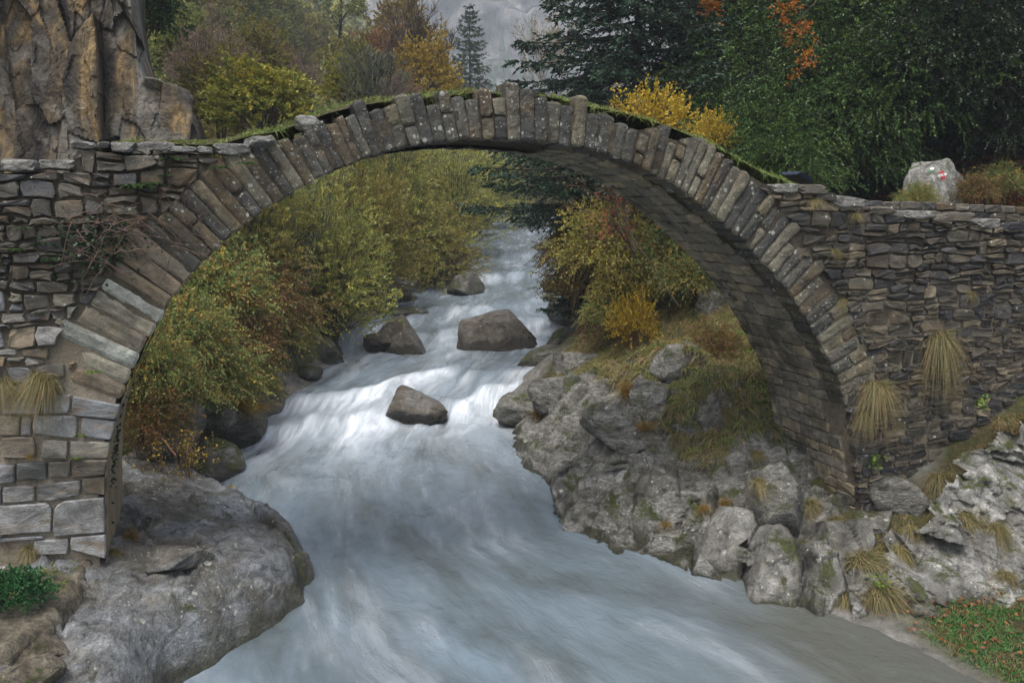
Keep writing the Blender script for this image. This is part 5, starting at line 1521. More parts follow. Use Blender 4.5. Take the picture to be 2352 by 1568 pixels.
Yw = FACE - 0.08
TUSSOCKS = [('big shaggy tussock hanging from the drain hole in the right wall', 2153, 782, Yw, 1.15, 0), ('grass tuft hanging beside the lower ring stones', 2010, 890, Yw, 0.85, 0), ('grass tuft below the ring stone tuft', 1985, 955, Yw, 0.7, 3),
          ('small grass tuft in the joints above the right ring', 1912, 575, Yw, 0.42, 3), ('small grass tuft halfway down the right ring', 1932, 692, Yw, 0.42, 3), ('tiny grass tuft alone on the right wall', 2225, 675, Yw, 0.38, 3),
          ('grass tuft under the coping above the right haunch', 1868, 462, Yw, 0.42, 1), ('tan tuft on the coping by the deck grass', 1963, 498, Yw, 0.4, 1),
          ('wide straw tussock on the ledge below the wall', 2160, 1098, 12.3, 0.95, 0), ('green straw tussock at the foot of the pier', 1860, 1160, 12.9, 0.75, 1), ('straw tussock right of the pier foot', 1915, 1195, 12.7, 0.7, 1),
          ('long brown tussock in the middle of the rock face', 1975, 1285, 11.6, 0.95, 0), ('brown tussock hanging right of the middle one', 2060, 1270, 11.7, 0.85, 0), ('lowest left tussock trailing towards the water', 1945, 1370, 11.0, 0.8, 0),
          ('lowest right tussock trailing towards the water', 2020, 1360, 10.9, 0.95, 0), ('slim tussock high on the rock face', 2215, 1190, 11.9, 0.85, 0), ('straw tussock near the right edge of the rock face', 2285, 1215, 11.8, 0.7, 0),
          ('small tussock low at the right edge', 2305, 1320, 11.3, 0.6, 3), ('brown tussock under the vegetated slope', 2300, 965, 12.9, 0.8, 0), ('tuft by the bright leaves on the rock face', 2090, 1215, 12.2, 0.55, 3),
          ('tuft growing on the squarish pale rock', 1530, 1205, 13.0, 0.4, 2), ('orange tuft in the crack of the pale rocks', 1615, 1170, 13.2, 0.42, 2), ('tuft on top of the triangular slab', 1665, 1160, 12.6, 0.45, 2),
          ('brown tuft on the stained rock below the pier', 1745, 1110, 13.8, 0.6, 1), ('dry tuft where the pier meets the rock', 1735, 1040, 14.2, 0.55, 1),
          ('orange grass clump on the outcrop at the water edge', 1235, 955, 22.0, 0.75, 2), ('large orange grass clump in the middle of the bank', 1440, 905, 19.5, 1.0, 2), ('tall orange grass blades behind the large clump', 1395, 860, 20.5, 1.1, 2),
          ('orange grass beside the grey rib', 1480, 985, 18.5, 0.7, 2), ('straw clump on the slope under the soffit', 1560, 1000, 17.2, 0.7, 1), ('straw clump higher under the soffit', 1600, 900, 18.0, 0.8, 1), ('grass clump on top of the grassy slope', 1560, 760, 20.5, 0.9, 1),
          ('drooping straw grass beside the soffit foot', 1660, 950, 17.0, 0.8, 0), ('drooping straw grass lower at the soffit foot', 1650, 1040, 16.0, 0.7, 0),
          ('dry orange tuft on the slab at the pier corner', 300, 1235, 14.3, 0.5, 2), ('dry tuft at the foot of the pier corner', 262, 1270, 13.2, 0.42, 1),
          ('long straw tussock growing from the ledge of the left wall', 95, 870, Yw, 0.62, 0), ('straw tussock at the left end of the wall ledge', 10, 880, Yw, 0.5, 0), ('small straw tuft beside the ashlar foot', 70, 1262, 12.9, 0.5, 1), ('tiny rusty tuft between the ashlar courses', 70, 1050, Yw, 0.18, 2)]
FOOT = {(a[1], a[2]): foothold(a[1], a[2], a[3]) for a in TUSSOCKS}
# ------------------------------------------------------------------ vegetation kit
def unit(v): return v / np.maximum(np.linalg.norm(v, axis=-1, keepdims=True), 1e-9)

def leaves(P, D, ln, wd, r, tint, fold=0.0):
    """one rhombic leaf per row: base P, along D, random roll"""
    n = len(P)
    D = unit(D)
    R = unit(np.cross(D, unit(r.normal(size=(n, 3)))))
    ln = np.broadcast_to(ln, n)[:, None]; wd = np.broadcast_to(wd, n)[:, None]
    V = np.empty((n, 4, 3))
    V[:, 0] = P
    V[:, 1] = P + D * ln * 0.45 + R * wd * 0.5
    V[:, 2] = P + D * ln
    V[:, 3] = P + D * ln * 0.45 - R * wd * 0.5
    F_ = np.arange(n * 4).reshape(n, 4)
    return V.reshape(-1, 3), F_, np.repeat(tint, 4)

def tube(pts, rad, k=4):
    pts = np.asarray(pts, float); rad = np.asarray(rad, float)
    t = unit(np.gradient(pts, axis=0))
    a = np.where(np.abs(t[:, 2:3]) > 0.9, np.array([[1.0, 0, 0]]), np.array([[0, 0, 1.0]]))
    u = unit(np.cross(t, a)); v = np.cross(t, u)
    ang = np.arange(k) * 2 * math.pi / k
    ring = pts[:, None] + rad[:, None, None] * (np.cos(ang)[None, :, None] * u[:, None] + np.sin(ang)[None, :, None] * v[:, None])
    m_ = len(pts)
    i = np.arange(m_ - 1)[:, None] * k; j = np.arange(k)[None]
    q = np.stack([i + j, i + (j + 1) % k, i + k + (j + 1) % k, i + k + j], -1).reshape(-1, 4)
    return ring.reshape(-1, 3), q

class Geo:
    def __init__(s): s.V, s.F, s.T, s.n = [], [], [], 0
    def add(s, V, F_, T=None):
        s.V.append(V); s.F.append(F_ + s.n); s.n += len(V)
        s.T.append(T if T is not None else np.zeros(len(V)))
    def mesh(s, name, mat, smooth=False):
        return mesh_np(name, np.concatenate(s.V), np.concatenate(s.F), mat, smooth, {'tint': np.concatenate(s.T)})

def ribbons(S, M_, E, w, r):
    """thin three-sided twigs from S over M_ to E, vectorised"""
    n = len(S)
    d = unit(E - S)
    u = unit(np.cross(d, unit(r.normal(size=(n, 3))))); v = np.cross(d, u)
    w = np.broadcast_to(w, n)[:, None]
    rings = []
    for P, f in ((S, 1.0), (M_, 0.7), (E, 0.3)):
        for a in (0, 2.094, 4.188):
            rings.append(P + (math.cos(a) * u + math.sin(a) * v) * w * f)
    V = np.stack(rings, 1).reshape(-1, 3)
    b = (np.arange(n) * 9)[:, None]
    q = []
    for k in range(2):
        for j in range(3):
            q.append(np.array([k * 3 + j, k * 3 + (j + 1) % 3, k * 3 + 3 + (j + 1) % 3, k * 3 + 3 + j]))
    q = np.array(q)
    F_ = (b[:, :, None] + q[None]).reshape(-1, 4)
    return V, F_

def sprays(S, D, L, droop, k, ll, lw, r, spread=0.9, t0=0.15, tint_f=None, flat=0.0):
    """twigs with k leaves each; returns leaf arrays and twig ends"""
    n = len(S)
    D = unit(D)
    L = np.broadcast_to(L, n)
    t = t0 + (1 - t0) * (np.arange(k)[None, :] + r.random((n, k))) / k
    g = np.array([0, 0, -1.0])
    P = S[:, None] + D[:, None] * (L[:, None] * t)[..., None] + g * (droop * L[:, None] * t ** 2)[..., None]
    tan = unit(D[:, None] + g * (2 * droop * t)[..., None])
    rd = r.normal(size=(n, k, 3))
    rd[..., 2] *= (1 - flat)
    dl = unit(tan + spread * unit(rd))
    P = P.reshape(-1, 3); dl = dl.reshape(-1, 3)
    m_ = len(P)
    cl = np.repeat(r.normal(0, 0.21, n), k)                 # whole twigs turn together
    tint = np.clip(0.45 + cl + r.normal(0, 0.15, m_) + (tint_f(P) if tint_f else 0), 0, 1)
    V, F_, T = leaves(P, dl, ll * r.uniform(0.6, 1.25, m_), lw * r.uniform(0.6, 1.2, m_), r, tint)
    E = S + D * L[:, None] + g * (droop * L)[:, None]
    Md = S + D * (L * 0.5)[:, None] + g * (droop * L * 0.25)[:, None]
    return V, F_, T, Md, E

def crown_points(n, size, r, lump=0.35, shell=0.5, low=-0.25, seed=0, freq=1.7):
    """points and outward directions in an uneven crown of half-axes size, centred at the origin"""
    d = unit(r.normal(size=(int(n * 1.7) + 50, 3)))
    d = d[d[:, 2] > low][:n]
    n = len(d)
    rad = 1 + lump * fbm(d * freq + seed * 5.1, 3, seed) * 1.6
    q = shell + (1 - shell) * r.random(n) ** 0.6
    P = d * (rad * q)[:, None] * np.asarray(size)
    return P, unit(d / np.asarray(size) * min(size))

def bush_geo(size, n_twig, k, ll, lw, seed, up=0.5, droop=0.25, tl=0.45, lump=0.35, shell=0.45, stems=7, low=-0.25, spread=0.9, centre=0.5, tw=0.006, stem_r=0.03, freq=1.7):
    r = np.random.default_rng(seed)
    h = size[2]
    c = np.array([0, 0, h * centre * 1.0])
    P, D = crown_points(n_twig, (size[0], size[1], h * (1 - centre * 0.5)), r, lump, shell, low, seed, freq)
    P = P + c
    P[:, 2] = np.maximum(P[:, 2], 0.02)
    D = unit(D + np.array([0, 0, up]) + 0.45 * r.normal(size=P.shape))
    L = tl * r.uniform(0.5, 1.3, len(P))
    tf = lambda Q: 0.22 * fbm(Q * 0.9 / max(size) * 3 + seed, 3, seed + 9)
    V, F_, T, Md, E = sprays(P, D, L, droop, k, ll, lw, r, spread, tint_f=tf)
    g = Geo(); g.add(V, F_, T)
    w = Geo()
    RV, RF = ribbons(P, Md, E, tw * r.uniform(0.6, 1.2, len(P)), r)
    w.add(RV, RF)
    # stems fan from the foot; side branches lead to the twigs
    for i in range(stems):
        tgt = P[r.integers(len(P))]
        b0 = np.array([r.normal(0, size[0] * 0.10), r.normal(0, size[1] * 0.10), -0.15])
        mid = b0 * 0.6 + tgt * 0.4 + np.array([0, 0, 0.25 * h])
        t = np.linspace(0, 1, 7)[:, None]
        pts = b0 * (1 - t) ** 2 + 2 * mid * t * (1 - t) + tgt * t ** 2 + 0.03 * h * r.normal(size=(7, 3)) * t
        TV, TF = tube(pts, np.linspace(stem_r, stem_r * 0.25, 7) * r.uniform(0.7, 1.2), 5)
        w.add(TV, TF)
    # feeders
    nf = min(220, n_twig // 6)
    idx = r.choice(len(P), nf, replace=False)
    S0 = P[idx] * np.array([0.45, 0.45, 0.5])
    RV, RF = ribbons(S0, S0 * 0.45 + P[idx] * 0.55 + np.array([0, 0, 0.05 * h]), P[idx], stem_r * 0.3, r)
    w.add(RV, RF)
    return g, w

def bush(name, label, cat, loc, geo, leaf_m, bark_m, rz=0.0, group=None):
    t = thing(name, label, cat, tuple(loc), rz, group)
    g, w = geo
    link('crown', g.mesh('crown', M[leaf_m]), t)
    link('stems', w.mesh('stems', M[bark_m]), t)
    return t

# --- skeleton trees
def grow(p, d, length, rad, level, r, out, tips, spec):
    """recursive limb; spec per level: (children, length ratio, angle, upward pull, wobble, segments)"""
    nch, ratio, ang, pull, wob, seg = spec[level]
    pts = [p]; dd = d
    for i in range(seg):
        dd = dd + r.normal(0, wob, 3) + np.array([0, 0, pull])
        dd = dd / np.linalg.norm(dd)
        pts.append(pts[-1] + dd * length / seg)
    pts = np.array(pts)
    rads = np.linspace(rad, rad * (0.45 if level < len(spec) - 1 else 0.25), len(pts))
    out.append((pts, rads, level))
    if level == len(spec) - 1:
        tips.append(pts)
        return
    for c in range(nch):
        t = r.uniform(0.25 if level else 0.3, 1.0) if c else 1.0
        f = t * (len(pts) - 1); i = min(int(f), len(pts) - 2)
        q = pts[i] + (pts[i + 1] - pts[i]) * (f - i)
        base = pts[i + 1] - pts[i]; base = base / np.linalg.norm(base)
        perp = np.cross(base, r.normal(size=3)); perp /= np.linalg.norm(perp)
        a = ang * r.uniform(0.6, 1.3)
        nd = base * math.cos(a) + perp * math.sin(a)
        grow(q, nd, length * ratio * r.uniform(0.7, 1.2) * (1.15 - 0.4 * t), np.interp(t, [0, 1], [rads[0], rads[-1]]) * 0.62, level + 1, r, out, tips, spec)

def skeleton(height, rad, spec, seed, lean=(0, 0), trunks=1, splay=0.25, min_r=0.0):
    r = np.random.default_rng(seed)
    out, tips = [], []
    for i in range(trunks):
        d = np.array([lean[0] + (r.normal(0, splay) if trunks > 1 else 0), lean[1] + (r.normal(0, splay) if trunks > 1 else 0), 1.0])
        grow(np.array([0, 0, -0.2]), d / np.linalg.norm(d), height * r.uniform(0.85, 1.05), rad, 0, r, out, tips, spec)
    trunk, br = Geo(), Geo()
    for pts, rads, lv in out:
        V, F_ = tube(pts, np.maximum(rads, min_r), 6 if lv == 0 else (4 if lv == 1 else 3))
        (trunk if lv == 0 else br).add(V, F_)
    return trunk, br, tips, r

def bare_tree(name, label, loc, height, rad, spec, seed, bark, leaf=None, n_leaf=0, ll=0.08, lw=0.05, lean=(0, 0), trunks=1, splay=0.25, min_r=0.006, group=None, tip_bias=1.0):
    tr, br, tips, r = skeleton(height, rad, spec, seed, lean, trunks, splay, min_r)
    t = thing(name, label, 'tree', tuple(loc), 0.0, group)
    link('trunk', tr.mesh('trunk', M[bark], True), t)
    link('branches', br.mesh('branches', M[bark], False), t)
    if leaf and n_leaf:
        pick = r.integers(len(tips), size=n_leaf)
        tt = r.random(n_leaf) ** tip_bias
        P = np.array([tips[i][0] + (tips[i][-1] - tips[i][0]) * f for i, f in zip(pick, tt)]) + r.normal(0, ll * 0.6, (n_leaf, 3))
        D = unit(np.array([tips[i][-1] - tips[i][0] for i in pick])) * 0.6 + unit(r.normal(size=(n_leaf, 3))) + np.array([0, 0, -0.4])
        g = Geo(); V, F_, T = leaves(P, D, ll * r.uniform(0.7, 1.3, n_leaf), lw * r.uniform(0.7, 1.3, n_leaf), r, np.clip(r.normal(0.5, 0.25, n_leaf), 0, 1)); g.add(V, F_, T)
        link('crown', g.mesh('crown', M[leaf]), t)
    return t

def conifer(name, label, loc, height, radius, seed, leaf_m, bark_m, whorls=26, per=6, lat=14, needles=14, ll=0.14, lw=0.03, droop=0.35, crown_base=0.08, trunk_r=0.22, shape=0.85, gap=0.0, upturn=0.25, group=None, side_mask=None):
    r = np.random.default_rng(seed)
    t = thing(name, label, 'tree', tuple(loc), 0.0, group)
    zz = np.linspace(-0.3, height, 14)
    pts = np.stack([0.05 * r.normal(size=14) * zz / height, 0.05 * r.normal(size=14) * zz / height, zz], 1)
    tr = Geo(); V, F_ = tube(pts, np.linspace(trunk_r, 0.02, 14), 8); tr.add(V, F_)
    link('trunk', tr.mesh('trunk', M[bark_m], True), t)
    g, w = Geo(), Geo()
    SS, DD, LL = [], [], []
    for i in range(whorls):
        f = crown_base + (1 - crown_base) * (i + r.uniform(-0.3, 0.3)) / whorls
        f = min(max(f, 0.0), 0.985)
        z = f * height
        R = radius * (1 - (f - crown_base) / (1 - crown_base)) ** shape + 0.12
        for j in range(per):
            if r.random() < gap: continue
            a = (j + r.uniform(-0.35, 0.35)) / per * 2 * math.pi + i * 1.3
            if side_mask and not side_mask(a, f): continue
            L = R * r.uniform(0.72, 1.12)
            m_ = 10
            s = np.linspace(0, 1, m_)
            out = np.array([math.cos(a), math.sin(a), 0])
            pz = 0.10 * L * s - droop * L * s ** 1.5 + upturn * L * s ** 3 + r.normal(0, 0.02) * L
            P = np.array([0, 0, z]) + out * (L * s)[:, None] + np.array([0, 0, 1.0]) * pz[:, None]
            TV, TF = tube(P, np.linspace(0.012 + 0.012 * L, 0.004, m_), 4); w.add(TV, TF)
            n_l = max(3, int(lat * L / radius * 1.1))
            sd = np.array([-out[1], out[0], 0])
            tt = r.uniform(0.12, 1.0, n_l * 2)
            Q = np.array([np.interp(tt, s, P[:, c]) for c in range(3)]).T
            sg = np.where(r.random(n_l * 2) < 0.5, -1, 1)[:, None]
            Dl = sd[None] * sg * r.uniform(0.6, 1.1, (n_l * 2, 1)) + out[None] * r.uniform(0.5, 1.0, (n_l * 2, 1)) + np.array([0, 0, -0.25]) + 0.15 * r.normal(size=(n_l * 2, 3))
            ln = 0.10 + 0.42 * L * (1 - tt * 0.75) * r.uniform(0.6, 1.1, n_l * 2) * 0.8
            SS.append(Q); DD.append(Dl); LL.append(ln)
            SS.append(P[-3:-2]); DD.append((P[-1] - P[-3])[None]); LL.append(np.array([np.linalg.norm(P[-1] - P[-3]) + 0.15]))
    SS, DD, LL = np.concatenate(SS), np.concatenate(DD), np.concatenate(LL)
    V, F_, T, Md, E = sprays(SS, DD, LL, 0.12, needles, ll, lw, r, 0.65, 0.0)
    g.add(V, F_, T)
    RV, RF = ribbons(SS, Md, E, 0.006, r); w.add(RV, RF)
    link('branches', w.mesh('branches', M[bark_m]), t)
    link('crown', g.mesh('crown', M[leaf_m]), t)
    return t

# --- grass
def blades(P, D, L, w, r, droop=0.6, tint=None, seg=3):
    n = len(P)
    D = unit(D)
    L = np.broadcast_to(L, n)
    side = unit(np.cross(D, unit(r.normal(size=(n, 3)))))
    rings = []
    for i in range(seg + 1):
        t = i / seg
        c = P + D * (L * t)[:, None] + np.array([0, 0, -1.0]) * (np.broadcast_to(droop, n) * L * t * t)[:, None]
        ww = w * (1 - t) ** 0.7 * 0.5 + 0.0008
        rings += [c - side * ww, c + side * ww]
    V = np.stack(rings, 1).reshape(-1, 3)
    b = (np.arange(n) * (seg + 1) * 2)[:, None]
    q = np.array([[2 * i, 2 * i + 1, 2 * i + 3, 2 * i + 2] for i in range(seg)])
    F_ = (b[:, :, None] + q[None]).reshape(-1, 4)
    T = np.repeat(np.clip(r.normal(0.5, 0.22, n), 0, 1) if tint is None else tint, (seg + 1) * 2)
    return V, F_, T

def tussock_mesh(seed, n=420, L=0.55, w=0.008, spread=0.5, droop=0.9, mat='grass_dry', out=0.0, green_core=True, foot=0.07):
    r = np.random.default_rng(seed)
    P = r.normal(0, foot, (n, 3)) * np.array([1, 1, 0.4])
    D = np.stack([r.normal(0, spread, n), r.normal(-out, spread, n), np.abs(r.normal(0.8, 0.25, n))], 1)
    tint = np.clip((0.70 if green_core else 0.55) + r.normal(0, 0.30, n), 0, 1)
    D = D + r.normal(0, 0.25, (n, 3)) * (r.random(n) < 0.35)[:, None] * 2.0
    V, F_, T = blades(P, D, L * r.uniform(0.25, 1.25, n), w, r, droop * r.uniform(0.45, 1.25, n), tint, 4)
    # blades are greener at the foot
    T = np.clip(T - 0.35 * np.tile(np.repeat(np.linspace(1, 0, 5), 2), n), 0, 1)
    g = Geo(); g.add(V, F_, T)
    return g.mesh('tussock', M[mat])

def turf(name, label, P, N_, L, w, mat, seed, droop=0.5, spread=0.5, per=9, kind='stuff', foot=0.035):
    r = np.random.default_rng(seed)
    # blades stand in clumps that share a lean
    c = max(len(P) // per, 1)
    own = r.integers(c, size=len(P))
    off = r.normal(0, foot, P.shape) * np.array([1, 1, 0.2])
    lean = r.normal(0, 0.35, (c, 3))
    P = P[:c][own] + off
    n = len(P)
    D = N_ + lean[own] + spread * r.normal(size=(n, 3))
    L = L * (0.6 + 0.8 * r.random(c))[own]
    V, F_, T = blades(P, D, L * r.uniform(0.5, 1.25, n), w, r, droop, np.clip(r.normal(0.5, 0.16, n) + r.normal(0, 0.16, c)[own], 0, 1), 2)
    g = Geo(); g.add(V, F_, T)
    o = link(name, g.mesh(name, M[mat]))
    return tag(o, label, None, None, kind)
# ------------------------------------------------------------------ plants, placed
def on_ground(px, py, Y, dz=-0.1):
    p = at(px, py, Y=Y)
    return np.array([p[0], p[1], gz(p[0], p[1]) + dz])
def X_at(px, Y): return at(px, 460, Y=Y)[0]

# ---- willows and scrub along the left bank, seen through the arch
wil = [ # px centre, Y, half width, height, leaf material, label
    (735, 33.0, 2.1, 4.6, 'willow', 'tall olive willow overhanging the rapids nearest the left haunch'),
    (640, 35.0, 1.9, 4.8, 'willow2', 'silvery green willow behind the bramble thicket'),
    (840, 39.0, 2.3, 5.0, 'willow3', 'yellowing willow above the long wet ledge'),
    (900, 47.0, 2.7, 6.2, 'willow', 'dense green willow in the middle of the far bank'),
    (985, 46.5, 2.2, 4.2, 'willow3', 'rusty leaning willow whose twigs reach over the water'),
    (790, 50.0, 2.6, 7.0, 'willow2', 'pale willow showing just under the left of the arch'),
    (1040, 62.0, 3.2, 6.6, 'willow', 'hazy willow at the bend of the stream'),
    (960, 70.0, 3.4, 8.5, 'willow2', 'tall pale willow behind the bank scrub'),
    (1110, 88.0, 4.0, 7.0, 'willow', 'faint green thicket at the farthest bend'),
    (1040, 92.0, 4.2, 9.5, 'willow3', 'faint yellowing thicket under the crown of the arch'),
    (1180, 112.0, 5.0, 8.5, 'hill_olive', 'misty bushes closing off the stream'),
    (1265, 118.0, 5.0, 9.0, 'hill_green', 'misty dark bushes right of the vanishing stream'),
    (560, 30.0, 1.6, 3.4, 'willow3', 'yellow green shrub above the brambles by the left haunch')]
wg = [bush_geo((1.0, 1.0, 1.9), 1500, 20, 0.075, 0.017, 801, up=0.9, droop=0.35, tl=0.42, lump=0.7, shell=0.2, stems=20, low=-0.6, centre=0.5, tw=0.0045, stem_r=0.024, freq=2.6),
      bush_geo((1.0, 0.9, 1.8), 1500, 20, 0.075, 0.018, 802, up=0.7, droop=0.45, tl=0.45, lump=0.75, shell=0.2, stems=18, low=-0.6, centre=0.5, tw=0.0045, stem_r=0.024, freq=2.6),
      bush_geo((0.9, 1.0, 2.0), 1500, 20, 0.07, 0.017, 803, up=1.1, droop=0.3, tl=0.40, lump=0.8, shell=0.2, stems=20, low=-0.6, centre=0.5, tw=0.0045, stem_r=0.024, freq=2.6)]
protos = []
for i, (px, Y, hw, h, mat_, lab) in enumerate(wil):
    loc = (X_at(px, Y), Y, 0)
    loc = (loc[0], loc[1], max(gz(loc[0], Y), water_level(Y) - 0.1) - 0.15)
    s = (hw, hw, h / 1.95)
    if i < 3:
        t = bush('willow_bush', lab, 'willow', loc, wg[i], mat_, 'bark', 0.7 * i, 'willows along the far bank')
        t.scale = s
        protos.append(t)
    else:
        copy_tree(protos[i % 3], loc, 1.1 * i, s, lab, {'crown': M[mat_]})

# dark leaning willow trunk among them
def limb(name, label, cat, path, r0, r1, mat, k=7, jit=0.0, seed=0, group=None):
    path = np.array(path, float)
    base = path[0].copy()
    n = 14
    t = np.linspace(0, 1, len(path)); tt = np.linspace(0, 1, n)
    P = np.stack([np.interp(tt, t, path[:, c]) for c in range(3)], 1)
    P[1:-1] += np.random.default_rng(seed).normal(0, jit, (n - 2, 3))
    V, F_ = tube(P - base, np.linspace(r0, r1, n), k)
    g = Geo(); g.add(V, F_)
    return tag(link(name, g.mesh(name, M[mat], True), None, tuple(base)), label, cat, group)
Yb = 31.5
limb_spec = [(5, .6, .6, .06, .12, 6), (5, .6, .7, .05, .14, 5), (4, .55, .7, .02, .15, 4), (0, 0, 0, 0, .15, 3)]
p = at(672, 742, Y=Yb)
bare_tree('leaning_tree', 'dark thin tree leaning right over the rapids among willows', (p[0], Yb, p[2] - 0.2), 3.2, 0.10, limb_spec, 811, 'bark_dark', 'willow', 500, 0.10, 0.03, lean=(0.45, 0.0), min_r=0.010)
p = at(700, 660, Y=30.5)
bare_tree('leaning_tree', 'thin grey tree with lichen rising through the willows', (p[0] - 0.4, 30.5, p[2] - 1.2), 3.6, 0.07, limb_spec, 812, 'bark_lichen', None, 0, lean=(0.35, 0.1), min_r=0.009)
# bare twigs reaching over the water
p = at(1010, 640, Y=46)
bare_tree('bare_shrub', 'bare brown twigs trailing over the stream below the rusty willow', (p[0], 46, p[2] - 0.6), 1.9, 0.05, [(6, .8, .7, -.02, .12, 5), (5, .6, .6, -.03, .15, 4), (4, .6, .6, -.02, .15, 3), (0, 0, 0, 0, .1, 2)], 813, 'bark', 'willow3', 260, 0.10, 0.04, lean=(1.1, -0.3), trunks=3, min_r=0.008)

# ---- bramble thickets on the bank behind the pier
bg = [bush_geo((1.0, 1.0, 1.0), 1100, 17, 0.055, 0.040, 821, up=0.35, droop=0.5, tl=0.50, lump=0.6, shell=0.2, stems=14, low=-0.3, centre=0.35, tw=0.003, stem_r=0.012, spread=1.3, freq=2.4),
      bush_geo((1.0, 1.0, 1.0), 1100, 17, 0.052, 0.038, 822, up=0.5, droop=0.5, tl=0.55, lump=0.65, shell=0.2, stems=14, low=-0.3, centre=0.35, tw=0.003, stem_r=0.012, spread=1.3, freq=2.4)]
bram = [(520, 690, 25.5, 1.5, 1.5, 'bramble', 'green bramble mound with red leaves under the left haunch'), (620, 700, 28.5, 1.7, 1.6, 'bramble2', 'russet bramble mound beside the willow foot'),
        (450, 800, 22.5, 1.3, 1.3, 'bramble', 'green bramble thicket close behind the left ring stones'), (560, 790, 25.0, 1.4, 1.3, 'bramble2', 'russet bramble thicket in the middle of the bank'),
        (640, 770, 29.0, 1.3, 1.1, 'bramble', 'yellow green bramble mound above the white rock'), (400, 900, 20.5, 1.1, 1.1, 'bramble', 'bramble tangle close behind the pier'),
        (500, 880, 23.0, 1.3, 1.1, 'bramble', 'low bramble mound above the stony bank'), (580, 880, 25.5, 1.1, 0.9, 'willow3', 'yellow leaved shrub at the end of the stony bank'),
        (440, 640, 27.0, 1.8, 2.2, 'bramble', 'tall green thicket rising behind the ring stones'), (370, 980, 19.3, 0.8, 0.8, 'bramble2', 'dark bramble low against the pier'),
        (520, 560, 30.0, 1.8, 2.2, 'bramble', 'green thicket showing below the left ring'), (430, 740, 24.5, 1.4, 1.4, 'bramble', 'mid green bramble at the back of the pier'),
        (350, 860, 20.0, 0.9, 1.2, 'bramble', 'bramble shoots touching the back of the pier'), (690, 640, 34.0, 1.7, 1.8, 'bramble', 'green undergrowth at the foot of the willows'),
        (740, 700, 33.0, 1.2, 1.0, 'willow3', 'yellow undergrowth right above the wet ledge'), (560, 940, 24.0, 0.8, 0.5, 'gold', 'yellow green bramble spilling over the shore rocks')]
bp = []
for i, (px, py, Y, hw, h, mat_, lab) in enumerate(bram):
    p = at(px, py, Y=Y)
    loc = (p[0] - 0.25, Y + 0.3, p[2] - 0.42 * h)
    s = (hw * 0.86, hw * 0.86, h * 1.1)
    if i < 2:
        t = bush('bramble_bush', lab, 'bramble', loc, bg[i], mat_, 'twig_red', 0.5 * i, 'brambles on the bank behind the pier'); t.scale = s; bp.append(t)
    else:
        copy_tree(bp[i % 2], loc, 0.9 * i, s, lab, {'crown': M[mat_]})
# ground cover over that bank
r = np.random.default_rng(31)
n = 42000
Yc = r.uniform(17.5, 46, n); Xc = left_x(Yc) - np.abs(r.normal(0, 2.6, n)) - 0.15
Zc = ground_z(Xc, Yc) + np.abs(r.normal(0, 0.10, n)) + 0.03
g = Geo(); V, F_, T = leaves(np.stack([Xc, Yc, Zc], 1), r.normal(size=(n, 3)) + np.array([0, -0.2, 0.6]), 0.075, 0.055, r, np.clip(r.normal(0.4, 0.25, n), 0, 1)); g.add(V, F_, T)
tag(link('undergrowth', g.mesh('undergrowth', M['bramble'])), 'low leafy undergrowth covering the left bank', None, None, 'stuff')
p = at(385, 1048, Y=19.4)
bare_tree('dead_shrub', 'thin leafless shrub with yellow leaves beside the shore rocks', (p[0] + 0.2, 18.6, 0.5), 1.2, 0.02, [(7, .7, .7, .0, .12, 5), (5, .6, .7, -.02, .15, 4), (0, 0, 0, 0, .1, 3)], 823, 'root', 'yellow', 420, 0.055, 0.04, trunks=5, splay=0.5, min_r=0.005)
limb('fallen_branch', 'fallen reddish branch lying on the stony bank', 'branch', [at(345, 975, Y=19.2), at(375, 1010, Y=19.0), at(405, 1048, Y=18.6)], 0.03, 0.018, 'twig_red', 6, 0.01, 3)
limb('branch', 'short dead stick poking from the rapids', 'branch', [at(828, 738, Y=36.5), at(842, 745, Y=36.2)], 0.035, 0.03, 'bark_dark', 5, 0.0, 4)

# ---- hillside on the left
hill_geo = [bush_geo((1.0, 1.0, 1.5), 850, 22, 0.085, 0.050, 831, up=0.5, tl=0.35, lump=0.4, shell=0.4, stems=4, low=-0.35, centre=0.5, tw=0.004, stem_r=0.04),
            bush_geo((1.0, 0.9, 1.9), 850, 22, 0.085, 0.045, 832, up=0.8, tl=0.38, lump=0.5, shell=0.35, stems=4, low=-0.4, centre=0.5, tw=0.004, stem_r=0.04),
            bush_geo((1.0, 1.0, 1.3), 700, 14, 0.12, 0.010, 833, up=1.2, tl=0.5, lump=0.4, shell=0.2, stems=8, low=-0.2, centre=0.4, tw=0.004, stem_r=0.03)]
hp = []
mats_h = ['hill_green', 'hill_olive', 'hill_green', 'hill_olive', 'hill_rust', 'hill_green', 'hill_mauve']
hill_lab = {'hill_green': 'dark green bush', 'hill_olive': 'olive bush', 'hill_rust': 'rust coloured bush', 'hill_mauve': 'leafless mauve shrub', 'hill_lime': 'lime green bush'}
r = np.random.default_rng(37)
spots = []
for _ in range(4000):
    Y = r.uniform(36, 125)
    px = r.uniform(230, 1010)
    X = X_at(px, Y)
    dl = float(left_x(Y) - X)
    if dl < 7: continue
    if Y < 60 and dl < 11: continue
    rad = r.uniform(0.8, 1.8) * (1 + Y / 200)
    top = np.array([X, Y, gz(X, Y) + 2.3 * rad]) - CAM
    if px < 700 and 784 - FPX * (top @ _u) / (top @ _f) > np.interp(px, [0, 160, 640, 760], [325, 325, 325, 265]): continue      # wholly behind the wall
    if any((X - a) ** 2 + (Y - b) ** 2 < (0.95 * (rad + c)) ** 2 * 0.6 for a, b, c in spots): continue
    spots.append((X, Y, rad))
    if len(spots) >= 260: break
